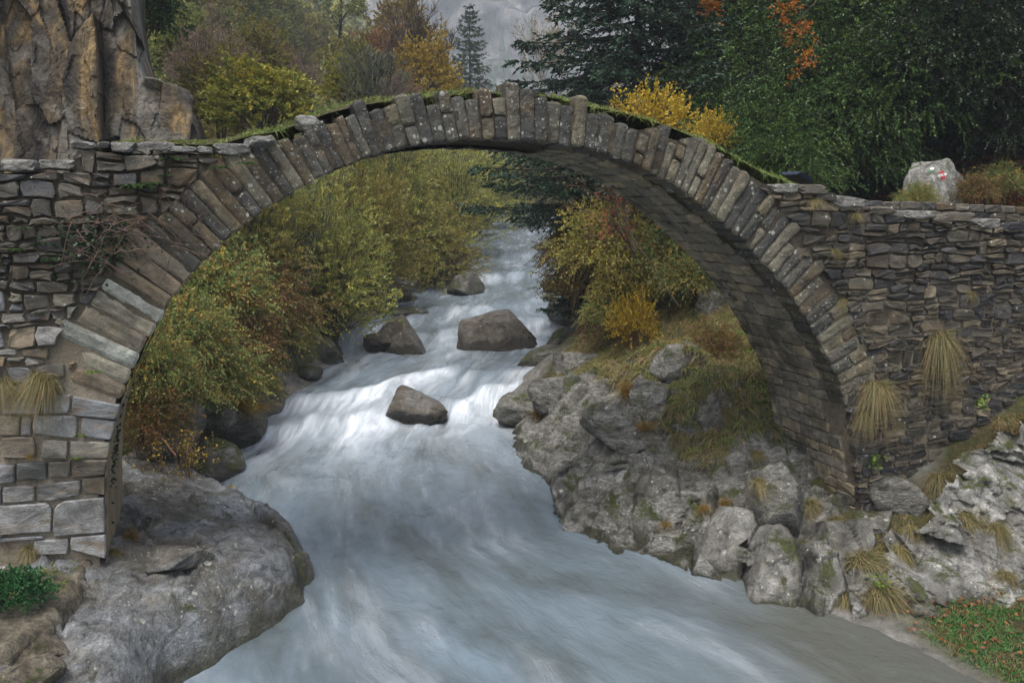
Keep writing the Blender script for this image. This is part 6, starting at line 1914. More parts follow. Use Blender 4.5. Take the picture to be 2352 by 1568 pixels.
for i, (X, Y, rad) in enumerate(spots):
    pj = np.array([X, Y, gz(X, Y)]) - CAM
    pxc = 1176 + FPX * (pj @ _r) / (pj @ _f)
    side = 'between the cliff and the bare pale tree' if pxc < 505 else ('between the bare pale tree and the lichened tree' if pxc < 850 else 'behind the lichened tree and slender trees')
    far = ' on the far slope' if Y > 80 else (' halfway up the slope' if Y > 55 else ' low on the slope')
    mk = mats_h[int(r.integers(len(mats_h)))]
    gi = 2 if mk == 'hill_mauve' else int(r.integers(2))
    loc = (X, Y, gz(X, Y) - 0.3)
    s = (rad, rad, rad * r.uniform(0.8, 1.35))
    if len(hp) < 3:
        mk = ['hill_green', 'hill_olive', 'hill_mauve'][len(hp)]
        t = bush('hillside_bush', hill_lab[mk] + far + ' ' + side, 'bush', loc, hill_geo[len(hp)], mk, 'bark', 0.3 * i, 'bushes on the misty hillside'); t.scale = s; hp.append(t)
    else:
        copy_tree(hp[gi], loc, r.uniform(0, 6.2), s, hill_lab[mk] + far + ' ' + side, {'crown': M[mk]})
# named shrubs close behind the wall
for (px, py, Y, hw, h, mk, gi, lab) in [(600, 260, 30, 1.5, 1.3, 'hill_lime', 0, 'bright lime green shrub behind the deck of the bridge'), (500, 260, 33, 1.0, 1.1, 'hill_olive', 1, 'olive shrub between the cliff and the lime shrub'),
                                        (430, 130, 40, 1.3, 1.3, 'hill_green', 0, 'big dark green bush growing out of the top of the cliff edge'), (480, 170, 38, 1.6, 1.9, 'hill_mauve', 2, 'mauve leafless shrub with yellow specks near the cliff'),
                                        (330, 40, 33, 1.1, 1.3, 'box', 0, 'almost black evergreen bush at the shoulder of the cliff'), (590, 180, 46, 1.4, 1.5, 'hill_olive', 1, 'olive bush below the bare pale tree'),
                                        (700, 210, 52, 1.6, 1.6, 'hill_mauve', 2, 'brown leafless scrub on the bare gully'), (810, 220, 34, 0.9, 0.9, 'hill_lime', 1, 'thin yellow green shrub beside the lichened tree')]:
    p = at(px, py, Y=Y)
    t = copy_tree(hp[gi], (p[0], Y, p[2] - 0.65 * h), px * 0.1, (hw, hw, h), lab, {'crown': M[mk]})
    t['group'] = 'shrubs behind the bridge deck'
# low scrub skin of the hill
n = 110000
Yc = 36 + 90 * r.random(n) ** 1.3; px_ = r.uniform(200, 1000, n)
dx_ = px_ - 1176
ratio = (_f[0] * FPX + _r[0] * dx_ + _u[0] * 324) / (_f[1] * FPX + _r[1] * dx_ + _u[1] * 324)
Xc = ratio * Yc
ok = (left_x(Yc) - Xc) > 5
Xc, Yc = Xc[ok], Yc[ok]; n = len(Xc)
cl = fbm(np.stack([Xc * 0.25, Yc * 0.25, 0 * Xc], 1), 3, 33)
Zc = ground_z(Xc, Yc) + r.random(n) * np.clip(0.8 + 1.5 * cl, 0.05, 2)
g = Geo(); V, F_, T = leaves(np.stack([Xc, Yc, Zc], 1), r.normal(size=(n, 3)) + np.array([0.2, -0.2, 0.7]), 0.24, 0.14, r, np.clip(0.5 + cl + r.normal(0, 0.2, n), 0, 1)); g.add(V, F_, T)
tag(link('hillside_scrub', g.mesh('hillside_scrub', M['hill_olive'])), 'mixed autumn scrub clothing the left hillside', None, None, 'stuff')

# ---- single trees behind the bridge
SP = [(9, .55, .55, .10, .05, 8), (7, .55, .6, .10, .10, 5), (5, .6, .6, .06, .12, 4), (4, .6, .6, .03, .12, 3), (0, 0, 0, 0, .1, 2)]
p = at(505, 215, Y=44)
bare_tree('bare_tree', 'pale leafless tree standing alone on the hillside', (p[0], 44, p[2] - 0.6), 2.6, 0.07, SP, 841, 'bark_pale', lean=(0.05, 0), min_r=0.009)
p = at(852, 235, Y=30)
bare_tree('lichened_tree', 'low spreading tree with pale green lichen on bare limbs', (p[0], 30, p[2] - 0.35), 1.3, 0.08, [(6, .95, .75, .03, .10, 6), (6, .65, .6, .06, .14, 5), (5, .55, .6, .05, .14, 4), (4, .5, .6, .02, .14, 3), (0, 0, 0, 0, .1, 2)], 842, 'bark_lichen', trunks=3, splay=0.4, min_r=0.007)
for i, (px, Y, h, lab) in enumerate([(965, 52, 5.2, 'tallest slender leafless tree behind the arch'), (925, 55, 4.4, 'slender leafless tree with a forked top left of the tallest'), (1000, 58, 4.6, 'slender leafless tree beside the golden bush')]):
    z = at(px, 235, Y=Y)[2] - 1.0
    bare_tree('slender_tree', lab, (X_at(px, Y), Y, z), h, 0.085, [(13, .42, .42, .10, .03, 10), (7, .55, .5, .10, .08, 5), (5, .55, .5, .05, .10, 4), (0, 0, 0, 0, .1, 3)], 845 + i, 'bark', 'hill_rust', 120, 0.10, 0.07, min_r=0.011, trunks=2, splay=0.12, group='slender leafless trees behind the arch')
z = at(985, 235, Y=50)[2] - 0.8
t = copy_tree(hp[1], (X_at(985, 50), 50, z), 0.4, (1.7, 1.7, 1.75), 'golden yellow bush behind the crown of the arch', {'crown': M['gold']}); t['group'] = 'shrubs behind the bridge deck'
z = at(900, 240, Y=47)[2] - 0.6
t = copy_tree(hp[2], (X_at(900, 47), 47, z), 0.9, (2.0, 1.6, 1.5), 'reddish brown leafless thicket behind the lichened tree', {'crown': M['hill_mauve']}); t['group'] = 'shrubs behind the bridge deck'
z = at(830, 240, Y=60)[2] - 0.6
t = copy_tree(hp[2], (X_at(840, 60), 60, z), 2.9, (2.2, 1.8, 1.7), 'tall reddish leafless thicket left of the slender trees', {'crown': M['hill_mauve']}); t['group'] = 'shrubs behind the bridge deck'
z = at(880, 240, Y=70)[2]
for i, (px, py, Y, s, mk, lab) in enumerate([(850, 130, 78, 2.0, 'hill_rust', 'orange tinted tree on the skyline beside the pine'), (900, 160, 85, 2.0, 'hill_rust', 'orange tinted tree behind the slender trees'), (800, 170, 72, 2.6, 'hill_olive', 'olive tree under the skyline pine'), (920, 90, 100, 3.0, 'gold', 'faint yellow tree high in the mist')]):
    p = at(px, py, Y=Y)
    t = copy_tree(hp[i % 2], (p[0], Y, p[2] - s * 1.2), 0.6 * i, (s, s, s * 1.2), lab, {'crown': M[mk]}); t['group'] = 'shrubs behind the bridge deck'
# conifer in the mist behind the keystone
z = at(1082, 240, Y=105)[2] - 1.2
conifer('pine_tree', 'tall misty green conifer behind the crown of the arch', (X_at(1082, 105), 105, z), 13.2, 3.2, 851, 'pine', 'bark', whorls=22, per=6, lat=9, needles=10, ll=0.32, lw=0.10, droop=0.12, trunk_r=0.2, upturn=0.2, shape=0.7, gap=0.12)
# pine on the skyline
p = at(775, 85, Y=92)
SPp = [(8, .38, 1.1, .02, .05, 8), (5, .55, .7, .05, .12, 5), (5, .5, .7, .04, .15, 4), (0, 0, 0, 0, .1, 2)]
bare_tree('skyline_pine', 'dark leaning pine on the skyline of the hill', (p[0], 92, p[2] - 2), 8.5, 0.24, SPp, 852, 'bark_dark', 'hill_green', 5200, 0.42, 0.12, min_r=0.02, lean=(0.05, 0))
# pale larch-like trees right of the pine
for i, (px, Y, h, lab) in enumerate([(1245, 56, 5.4, 'pale leafless tree with a few yellow leaves beside the spruce'), (1285, 60, 6.0, 'pale leafless tree half hidden by the spruce')]):
    z = at(px, 230, Y=Y)[2] - 1.2
    bare_tree('pale_tree', lab, (X_at(px, Y), Y, z), h, 0.09, [(14, .38, .8, .10, .04, 10), (7, .55, .5, .08, .10, 5), (5, .5, .5, .03, .10, 4), (0, 0, 0, 0, .1, 3)], 855 + i, 'bark_pale', 'gold', 900, 0.11, 0.07, min_r=0.010, group='pale leafless trees beside the spruce')

# far forest below the mountain wall
r = np.random.default_rng(43)
n = 5200
pick = r.integers(len(MV), size=n * 3)
Q = MV[pick]
hgt = np.clip((Q[:, 2] - 4) / 190, 0, 1)
keep = (r.random(len(Q)) > hgt * 1.15) & (Q[:, 0] > -60) & (Q[:, 0] < 480)
Q = Q[keep][:n] + r.normal(0, 2.0, (min(n, keep.sum()), 3)) * np.array([1, 1, 0])
k = len(Q)
hh = r.uniform(10, 19, k); rr = hh * 0.17
ang = np.arange(5) * 2 * math.pi / 5
ring = Q[:, None] + np.stack([np.cos(ang)[None] * rr[:, None], np.sin(ang)[None] * rr[:, None], np.zeros((k, 5)) - 1], -1)
top = Q + np.array([0, 0, 1.0]) * hh[:, None]
Vf = np.concatenate([ring, top[:, None]], 1).reshape(-1, 3)
b = (np.arange(k) * 6)[:, None]
Ff = np.stack([np.stack([b[:, 0] + j, b[:, 0] + (j + 1) % 5, b[:, 0] + 5], 1) for j in range(5)], 1).reshape(-1, 3)
tag(link('far_forest', mesh_np('far_forest', Vf, Ff, M['pine'], False, {'tint': np.repeat(r.random(k), 6)})), 'dark conifer forest below the far mountain', None, None, 'stuff')
# mid-distance wooded slope on both flanks of the valley
n = 1000
Yc = r.uniform(125, 420, n); Xc = r.uniform(-60, 230, n)
d = np.maximum(left_x(Yc) - Xc, Xc - right_x(Yc)); ok = d > 6
Xc, Yc = Xc[ok], Yc[ok]; k = len(Xc)
Q = np.stack([Xc, Yc, ground_z(Xc, Yc)], 1)
hh = r.uniform(6, 12, k); rr = hh * 0.2
LV, LF, LT = [], [], []
nb = 46
base_l = unit(r.normal(size=(nb, 3)))
S = np.repeat(Q, nb, 0) + np.stack([r.normal(0, 1, k * nb), r.normal(0, 1, k * nb), np.zeros(k * nb)], 1) * (np.repeat(rr, nb) * 0.6)[:, None]
fz = r.random(k * nb)
S = np.repeat(Q, nb, 0) + np.array([0, 0, 1.0]) * (fz * np.repeat(hh, nb))[:, None] + r.normal(size=(k * nb, 3)) * ((1 - fz) * np.repeat(rr, nb))[:, None] * np.array([1, 1, 0.2])
V, F_, T = leaves(S, r.normal(size=(k * nb, 3)) + np.array([0, 0, -0.3]), 1.7, 0.9, r, np.clip(np.repeat(r.random(k), nb) + r.normal(0, 0.1, k * nb), 0, 1))
g = Geo(); g.add(V, F_, T)
tag(link('valley_forest', g.mesh('valley_forest', M['hill_green'])), 'hazy wood on the valley flanks beyond the bend', None, None, 'stuff')

# ---- right bank: the dark spruce and the evergreen wall
sx = X_at(1455, 28.0)
conifer('spruce_tree', 'huge dark spruce with drooping boughs behind the arch', (sx, 28.0, gz(sx, 28.0) - 0.8), 17.0, 5.6, 861, 'spruce', 'bark_dark', whorls=38, per=7, lat=17, needles=17, ll=0.18, lw=0.07, droop=0.30, crown_base=0.20, trunk_r=0.30, shape=0.55, upturn=0.18)
sx = X_at(1660, 34.0)
conifer('spruce_tree', 'second dark spruce right of the great spruce', (sx, 34.0, gz(sx, 34.0) - 0.4), 18.0, 4.4, 862, 'spruce', 'bark_dark', whorls=30, per=6, lat=13, needles=16, ll=0.19, lw=0.055, droop=0.30, crown_base=0.05, trunk_r=0.30, shape=0.5, upturn=0.15)
sx = X_at(1352, 34.0)
conifer('spruce_tree', 'young spruce low over the stream below the arch', (sx, 34.0, water_level(34) + 0.9), 4.6, 1.75, 863, 'spruce', 'bark_dark', whorls=16, per=7, lat=13, needles=16, ll=0.15, lw=0.045, droop=0.30, crown_base=0.05, trunk_r=0.10, shape=0.6, upturn=0.18)

xg = [bush_geo((1.0, 1.0, 1.25), 2300, 30, 0.040, 0.024, 871, up=0.15, droop=0.45, tl=0.30, lump=0.85, shell=0.40, stems=8, low=-0.7, centre=0.5, tw=0.003, stem_r=0.02, freq=3.4),
      bush_geo((1.0, 1.0, 1.35), 2300, 30, 0.040, 0.024, 872, up=0.25, droop=0.5, tl=0.32, lump=0.9, shell=0.40, stems=8, low=-0.7, centre=0.5, tw=0.003, stem_r=0.02, freq=3.4)]
ev = [(1740, 330, 21.0, 1.5, 2.3, 'box', 'green box bush filling the gap behind the right haunch'), (1850, 230, 22.0, 1.9, 2.9, 'box', 'tall green box bush in the middle of the evergreen wall'),
      (1800, 370, 19.5, 1.1, 1.3, 'box', 'low green box bush just above the deck grass'), (1960, 300, 20.5, 1.5, 2.3, 'box', 'box bush overhanging the dark hollow by the path'),
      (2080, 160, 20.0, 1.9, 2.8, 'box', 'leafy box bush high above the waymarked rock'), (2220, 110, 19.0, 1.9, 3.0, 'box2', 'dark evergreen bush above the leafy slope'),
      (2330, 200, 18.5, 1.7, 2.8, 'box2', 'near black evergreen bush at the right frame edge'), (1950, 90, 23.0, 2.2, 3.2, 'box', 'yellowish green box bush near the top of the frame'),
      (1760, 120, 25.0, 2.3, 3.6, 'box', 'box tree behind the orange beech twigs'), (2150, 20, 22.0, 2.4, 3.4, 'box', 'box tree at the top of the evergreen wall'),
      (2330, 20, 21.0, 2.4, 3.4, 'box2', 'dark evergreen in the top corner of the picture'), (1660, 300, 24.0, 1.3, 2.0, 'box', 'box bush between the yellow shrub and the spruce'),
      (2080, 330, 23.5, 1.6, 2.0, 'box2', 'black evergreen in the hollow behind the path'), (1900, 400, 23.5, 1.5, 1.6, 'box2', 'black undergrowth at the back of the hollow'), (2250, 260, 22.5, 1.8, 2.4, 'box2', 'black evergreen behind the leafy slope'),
      (1700, 20, 30.0, 2.6, 4.0, 'box', 'box tree behind the red beech leaves'), (1850, -60, 27.0, 2.8, 4.0, 'box', 'box tree cut off by the top of the frame')]
xp = []
for i, (px, py, Y, hw, h, mk, lab) in enumerate(ev):
    p = at(px, py, Y=Y)
    s = (hw, hw, h / 1.3 * 0.9)
    loc = (p[0], Y, p[2] - 0.5 * h)
    if i < 2:
        t = bush('evergreen_bush', lab, 'bush', loc, xg[i], mk, 'bark_dark', 0.8 * i, 'evergreen wall behind the right abutment'); t.scale = s; xp.append(t)
    else:
        copy_tree(xp[i % 2], loc, 1.7 * i, s, lab, {'crown': M[mk]})
# a wood further up that slope closes the view
r = np.random.default_rng(47)
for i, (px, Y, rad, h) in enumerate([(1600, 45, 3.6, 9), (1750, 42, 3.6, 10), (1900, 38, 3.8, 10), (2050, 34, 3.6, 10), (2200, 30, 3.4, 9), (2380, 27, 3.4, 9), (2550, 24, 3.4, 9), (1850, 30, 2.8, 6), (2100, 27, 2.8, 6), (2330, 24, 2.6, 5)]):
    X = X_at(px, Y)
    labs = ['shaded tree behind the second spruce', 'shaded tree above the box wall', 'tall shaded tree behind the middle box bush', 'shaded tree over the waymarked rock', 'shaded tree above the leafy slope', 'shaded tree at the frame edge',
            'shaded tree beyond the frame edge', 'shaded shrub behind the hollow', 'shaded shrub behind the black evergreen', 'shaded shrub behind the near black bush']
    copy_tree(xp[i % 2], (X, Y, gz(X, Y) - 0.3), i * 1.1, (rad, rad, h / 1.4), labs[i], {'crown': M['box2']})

# yellow shrub
yg = bush_geo((1.0, 0.8, 0.9), 420, 8, 0.085, 0.065, 881, up=0.9, droop=0.2, tl=0.5, lump=0.4, shell=0.2, stems=14, low=-0.3, centre=0.45, tw=0.005, stem_r=0.012)
p = at(1505, 275, Y=22.0)
t = bush('yellow_shrub', 'shrub of bright yellow leaves behind the right haunch of the arch', 'shrub', (p[0], 22.0, p[2] - 0.75), yg, 'yellow', 'twig_red', 0.2, 'yellow leaved shrubs'); t.scale = (1.35, 1.0, 1.2)
p = at(1452, 745, Y=22.5)
copy_tree(t, (p[0], 22.5, p[2] - 0.75), 1.9, (0.72, 0.7, 1.25), 'shrub of yellow leaves on the bank under the arch')
p = at(1640, 300, Y=20.8)
copy_tree(t, (p[0], 20.8, p[2] - 0.6), 2.9, (0.55, 0.5, 0.8), 'small yellow shrub just behind the ring stones')

# orange beech twigs hanging into the top of the frame
bsp = [(6, .7, .7, -.02, .08, 6), (5, .6, .7, -.02, .1, 4), (0, 0, 0, 0, .1, 3)]
for i, (px, py, Y, ln, lean, lab, nl, lm) in enumerate([(1720, -25, 16.6, 0.9, (-0.9, 0), 'spray of red orange beech leaves at the top edge', 420, 'orange'), (1900, -15, 16.6, 1.1, (-0.7, 0), 'spray of orange beech leaves hanging before the box wall', 420, 'orange'),
                                                       (1880, 115, 16.4, 0.9, (-0.9, 0), 'thin spray of yellow orange beech leaves low over the box wall', 150, 'orange')]):
    p = at(px, py, Y=Y)
    tr, br, tips, rr_ = skeleton(ln, 0.02, [(6, .7, .7, -.06, .08, 6), (5, .6, .7, -.05, .1, 4), (0, 0, 0, -.05, .1, 3)], 890 + i, lean, 1, 0, 0.004)
    t = thing('beech_branch', lab, 'branch', tuple(p), 0.0, 'beech twigs at the top of the frame'); t.scale = (1, 1, -1)
    link('branches', br.mesh('branches', M['bark']), t); link('limb', tr.mesh('limb', M['bark'], True), t)
    pk = rr_.integers(len(tips), size=nl)
    P = np.array([tips[j][0] + (tips[j][-1] - tips[j][0]) * rr_.random() for j in pk]) + rr_.normal(0, 0.03, (nl, 3))
    g = Geo(); V, F_, T = leaves(P, rr_.normal(size=(nl, 3)) * np.array([1, 1, 0.5]) + np.array([0, 0, -0.3]), 0.075, 0.05, rr_, rr_.random(nl)); g.add(V, F_, T)
    link('crown', g.mesh('crown', M[lm]), t)

# ---- shrubs on the right bank under the arch
rb = [(1400, 560, 25.0, 1.35, 1.5, 'willow3', 'brown leaved shrub under the right soffit'), (1480, 480, 26.5, 1.5, 1.9, 'bramble2', 'russet shrub high under the soffit'), (1350, 640, 28.5, 1.3, 1.2, 'bramble2', 'russet shrub leaning over the stream'),
      (1530, 590, 23.5, 1.1, 1.2, 'bramble', 'green shrub against the soffit'), (1440, 650, 24.0, 0.9, 0.9, 'willow3', 'olive brown shrub above the yellow shrub'), (1330, 560, 31.0, 1.4, 1.6, 'bramble2', 'brown thicket below the young spruce'),
      (1590, 640, 22.0, 0.8, 0.8, 'bramble', 'green bramble on the grassy slope'), (1400, 720, 24.0, 0.8, 0.7, 'bramble', 'low green bramble under the yellow shrub'),
      (1545, 830, 19.5, 0.7, 0.6, 'bramble', 'green shrub in the middle of the bank under the arch'), (1640, 800, 18.5, 0.6, 0.7, 'bramble2', 'russet shrub beside the back edge of the soffit'), (1530, 1040, 16.8, 0.65, 0.5, 'bramble', 'green patch of leaves above the squarish rock'),
      (1610, 1060, 16.2, 0.55, 0.5, 'bramble2', 'reddish undergrowth left of the pier foot'), (1450, 1010, 17.8, 0.5, 0.4, 'bramble', 'low leaves on the pale outcrop'), (1660, 930, 17.0, 0.6, 0.6, 'bramble2', 'brown undergrowth against the back of the soffit'), (1590, 940, 17.6, 0.55, 0.5, 'grass', 'green weeds below the russet shrub'),
      (2105, 455, 17.0, 0.42, 0.40, 'bramble', 'green bramble at the left foot of the waymarked rock'), (2240, 440, 17.1, 0.50, 0.50, 'bramble2', 'russet bramble right of the waymarked rock'), (2300, 420, 17.6, 0.6, 0.6, 'bramble', 'green bramble on the leafy slope by the frame edge')]
for i, (px, py, Y, hw, h, mk, lab) in enumerate(rb):
    p = at(px, py, Y=Y)
    t = copy_tree(bp[i % 2], (p[0], Y, p[2] - 0.5 * h), 1.3 * i, (hw, hw, h * 1.1), lab, {'crown': M[mk]}); t['group'] = 'shrubs on the bank under the arch'
p = at(1560, 660, Y=20.5)
bare_tree('rowan_sapling', 'slender red twigged sapling leaning under the soffit', (p[0], 20.5, p[2] - 0.3), 3.2, 0.022, [(9, .5, .5, .03, .05, 8), (6, .5, .6, .02, .1, 4), (4, .5, .6, .0, .1, 3), (0, 0, 0, 0, .1, 2)], 901, 'bark', 'bramble2', 420, 0.06, 0.04, lean=(-0.75, 0.35), min_r=0.005)
p = at(1440, 470, Y=22.0)
tr = bare_tree('rose_hip_shrub', 'arching dog rose hung with red hips under the soffit', (p[0] + 0.3, 22.0, p[2] - 1.2), 1.6, 0.03, [(8, .6, .6, .0, .06, 7), (6, .5, .6, -.02, .1, 4), (0, 0, 0, -.02, .1, 3)], 902, 'bark', 'hips', 300, 0.045, 0.04, lean=(-0.55, 0.1), trunks=3, splay=0.2, min_r=0.005)
# ------------------------------------------------------------------ grass, ferns, ivy, litter
def surf_pts(n, xr_, yr_, zf, r, accept=None):
    X = r.uniform(*xr_, n); Y = r.uniform(*yr_, n)
    if accept is not None:
        k = accept(X, Y); X, Y = X[k], Y[k]
    return np.stack([X, Y, zf(X, Y)], 1)

r = np.random.default_rng(61)
# turf on the deck
zf = lambda X, Y: deck_z(X, Y) - 0.01
P = surf_pts(26000, (-1.5, 12.5), (FACE + 0.32, FACE + WIDTH - 0.15), zf, r, lambda X, Y: fbm(np.stack([X * 1.4, Y * 1.4, 0 * X], 1), 3, 62) > 0.02)
turf('deck_grass', 'short green and straw turf along the bridge deck', P, np.array([0, -0.1, 1.0]), 0.15, 0.012, 'grass', 63, 0.6, 0.7)
P = surf_pts(9000, (-1.5, 12.5), (FACE + 0.32, FACE + WIDTH - 0.15), zf, r, lambda X, Y: fbm(np.stack([X * 1.1 + 9, Y * 1.1, 0 * X], 1), 3, 64) > 0.0)
turf('dry_deck_grass', 'straw coloured grass along the bridge deck', P, np.array([0, -0.1, 1.0]), 0.19, 0.011, 'grass_dry', 65, 0.6, 0.7)
P = surf_pts(15000, (0.5, 11.4), (FACE + 0.30, FACE + 1.3), zf, r, lambda X, Y: fbm(np.stack([X * 1.0 + 4, Y, 0 * X], 1), 3, 69) > 0.0)
turf('verge_grass', 'longer green grass on the right haunch of the deck', P, np.array([0, -0.2, 1.0]), 0.20, 0.013, 'grass', 66, 0.8, 0.6)
P = surf_pts(9000, (12.0, 19.0), (FACE + 0.3, FACE + WIDTH - 0.3), zf, r)
turf('path_grass', 'trodden grass between the two parapets', P, np.array([0, 0, 1.0]), 0.07, 0.010, 'grass', 67, 0.6, 0.7)

# turf and undergrowth on the right bank
bz = lambda X, Y: np.maximum(outcrop_z(X, Y), ground_z(X, Y))
def bank_accept(X, Y):
    d = X - right_x(Y)
    return d + 1.5 * fbm(np.stack([X * 0.8, Y * 0.8, 0 * X], 1), 4, 71) > 2.0
P = surf_pts(75000, (8.0, 15.0), (15.4, 26.0), bz, r, bank_accept)
turf('bank_grass', 'rough green and straw grass on the bank under the arch', P, np.array([-0.4, -0.3, 0.8]), 0.34, 0.022, 'grass_dry', 72, 0.75, 0.4)
P = surf_pts(60000, (8.0, 15.0), (15.4, 26.0), bz, r, lambda X, Y: bank_accept(X, Y) & (fbm(np.stack([X * 0.6 + 5, Y * 0.6, 0 * X], 1), 3, 73) > -0.05))
turf('green_bank_grass', 'green grass on the bank under the arch', P, np.array([-0.4, -0.3, 0.8]), 0.30, 0.022, 'grass', 74, 0.75, 0.4)
P = surf_pts(15000, (8.0, 17.0), (15.6, 30.0), bz, r, lambda X, Y: bank_accept(X, Y) & (fbm(np.stack([X * 0.9 + 15, Y * 0.9, 0 * X], 1), 3, 75) > 0.12)) + np.array([0, 0, 0.04])
g = Geo(); V, F_, T = leaves(P, r.normal(size=(len(P), 3)) * np.array([1, 1, 0.4]), 0.075, 0.055, r, r.random(len(P))); g.add(V, F_, T)
tag(link('fallen_leaves', g.mesh('fallen_leaves', M['litter'])), 'red brown fallen leaves on the bank under the arch', None, None, 'stuff')
P = surf_pts(30000, (8.2, 14.5), (15.6, 26.0), bz, r, bank_accept)
turf('bank_tufts', 'straw tufts standing on the bank under the arch', P[:26000], np.array([-0.3, -0.3, 0.8]), 0.55, 0.014, 'grass_dry', 76, 0.7, 0.35, per=60, foot=0.05)
# leafy slope by the waymarked rock
gzv = lambda X, Y: ground_z(X, Y)
P = surf_pts(26000, (14.5, 30.0), (16.2, 27.0), gzv, r) + np.array([0, 0, 0.05])
g = Geo(); V, F_, T = leaves(P, r.normal(size=(len(P), 3)) * np.array([1, 1, 0.5]) + np.array([0, 0, 0.2]), 0.11, 0.08, r, r.random(len(P))); g.add(V, F_, T)
tag(link('leaf_litter', g.mesh('leaf_litter', M['litter'])), 'red brown leaf litter on the slope by the path', None, None, 'stuff')
P = surf_pts(16000, (13.5, 30.0), (16.0, 24.0), gzv, r, lambda X, Y: fbm(np.stack([X, Y, 0 * X], 1), 3, 77) > 0.05)
turf('slope_grass', 'dark grass on the slope by the path', P, np.array([-0.2, -0.3, 0.9]), 0.22, 0.012, 'grass', 78, 0.9, 0.5)

# bottom right: lush grass spit
def spit_z(X, Y): return ground_z(X, Y) + 0.0
def spit_acc(X, Y): return (X - right_x(Y) > 0.35) & (Y < 10.2) & (fbm(np.stack([X * 1.2, Y * 1.2, 0 * X], 1), 3, 81) > -0.35)
P = surf_pts(26000, (9.5, 15.5), (7.2, 10.9), spit_z, r, lambda X, Y: spit_acc(X, Y) & (fbm(np.stack([X * 0.9 + 3, Y * 0.9, 0 * X], 1), 3, 88) > -0.12))
turf('shore_grass', 'lush green grass on the shore below the rock face', P, np.array([-0.1, -0.2, 1.0]), 0.22, 0.014, 'grass_bright', 82, 0.8, 0.55)
P = surf_pts(9000, (10.2, 15.5), (7.2, 10.9), spit_z, r, spit_acc)
turf('dry_shore_grass', 'straw coloured grass on the shore below the rock face', P, np.array([-0.1, -0.2, 1.0]), 0.26, 0.012, 'grass_dry', 83, 0.9, 0.6)
P = surf_pts(700, (9.9, 15.5), (7.0, 11.2), spit_z, r, lambda X, Y: (X - right_x(Y) > 0.3)) + np.array([0, 0, 0.07])
g = Geo(); V, F_, T = leaves(P, r.normal(size=(len(P), 3)) * np.array([1, 1, 0.4]), 0.075, 0.055, r, r.random(len(P))); g.add(V, F_, T)
tag(link('shore_leaves', g.mesh('shore_leaves', M['litter'])), 'red fallen leaves among the shore grass', None, None, 'stuff')

P = surf_pts(5000, (10.6, 14.5), (11.0, 13.15), lambda X, Y: ground_z(X, Y), r)
turf('footing_grass', 'dry grass at the foot of the right wall', P, np.array([-0.1, -0.3, 0.9]), 0.22, 0.012, 'grass_dry', 85, 0.8, 0.5)
# ---- grass tussocks, each one a thing
tus_mesh = [tussock_mesh(901, 1100, 0.85, 0.010, 0.62, 1.6, 'grass_dry', 0.55), tussock_mesh(902, 800, 0.60, 0.010, 0.58, 1.15, 'grass_dry', 0.4), tussock_mesh(903, 480, 0.75, 0.010, 0.38, 0.75, 'grass_orange', 0.1), tussock_mesh(904, 760, 0.62, 0.010, 0.52, 1.3, 'grass_dry', 0.55)]
def tussock(lab, px, py, Y, s, kind=0, rz=0.0, push=0.0):
    p, nr = FOOT[(px, py)]
    o = link('grass_tussock', tus_mesh[kind], None, (p[0], p[1] - push, p[2]))
    jr = np.random.default_rng(int(px * 7 + py))
    o.rotation_euler = (jr.uniform(-0.25, 0.15), jr.uniform(-0.3, 0.3), jr.uniform(-0.6, 0.6))
    o.scale = (s * jr.uniform(0.75, 1.2), s * jr.uniform(0.8, 1.1), s * jr.uniform(0.75, 1.15))
    return tag(o, lab, 'grass', 'hanging grass tussocks')
for a in TUSSOCKS:
    tussock(*a, rz=0.0)
# green grass behind the herb
P = surf_pts(900, (-3.4, -2.2), (12.4, 13.2), lambda X, Y: ledge_z(X, Y), r)
turf('ledge_grass', 'green grass at the foot of the left wall', P, np.array([0, -0.3, 1.0]), 0.20, 0.010, 'grass', 84, 0.9, 0.5)

# ---- herbs, ferns and ivy
hg = bush_geo((0.34, 0.30, 0.24), 700, 9, 0.032, 0.024, 911, up=0.5, droop=0.2, tl=0.10, lump=0.35, shell=0.3, stems=5, low=-0.5, centre=0.3, tw=0.002, stem_r=0.004, spread=1.2)
p = at(32, 1375, Y=11.9)
bush('green_herb', 'lush dark green nettle clump on the ledge below the pier', 'plant', (p[0] + 0.0, 11.9, p[2] - 0.02), hg, 'herb', 'bark', 0.0).scale = (1.1, 1.1, 1.25)

def fern_geo(seed, n=11, L=0.26):
    rr = np.random.default_rng(seed)
    g = Geo()
    for i in range(n):
        a = rr.uniform(0, 2 * math.pi); d = np.array([math.cos(a), -abs(math.sin(a)) * 0.7 - 0.2, 0.6])
        d /= np.linalg.norm(d); l = L * rr.uniform(0.6, 1.1)
        t = np.linspace(0.08, 1, 16)
        P = d * (l * t)[:, None] + np.array([0, 0, -1.0]) * (0.55 * l * t ** 2)[:, None]
        sd = unit(np.cross(d, np.array([0, 0, 1.0])))
        for s in (-1, 1):
            V, F_, T = leaves(P, s * sd + 0.5 * d + rr.normal(0, 0.08, (16, 3)), l * 0.22 * np.sin(t * 2.6 + 0.3).clip(0.2), 0.022, rr, np.clip(rr.normal(0.5, 0.2, 16), 0, 1))
            g.add(V, F_, T)
    return g.mesh('fern', M['fern'])
fm = [fern_geo(921), fern_geo(922), fern_geo(923, 14, 0.22)]
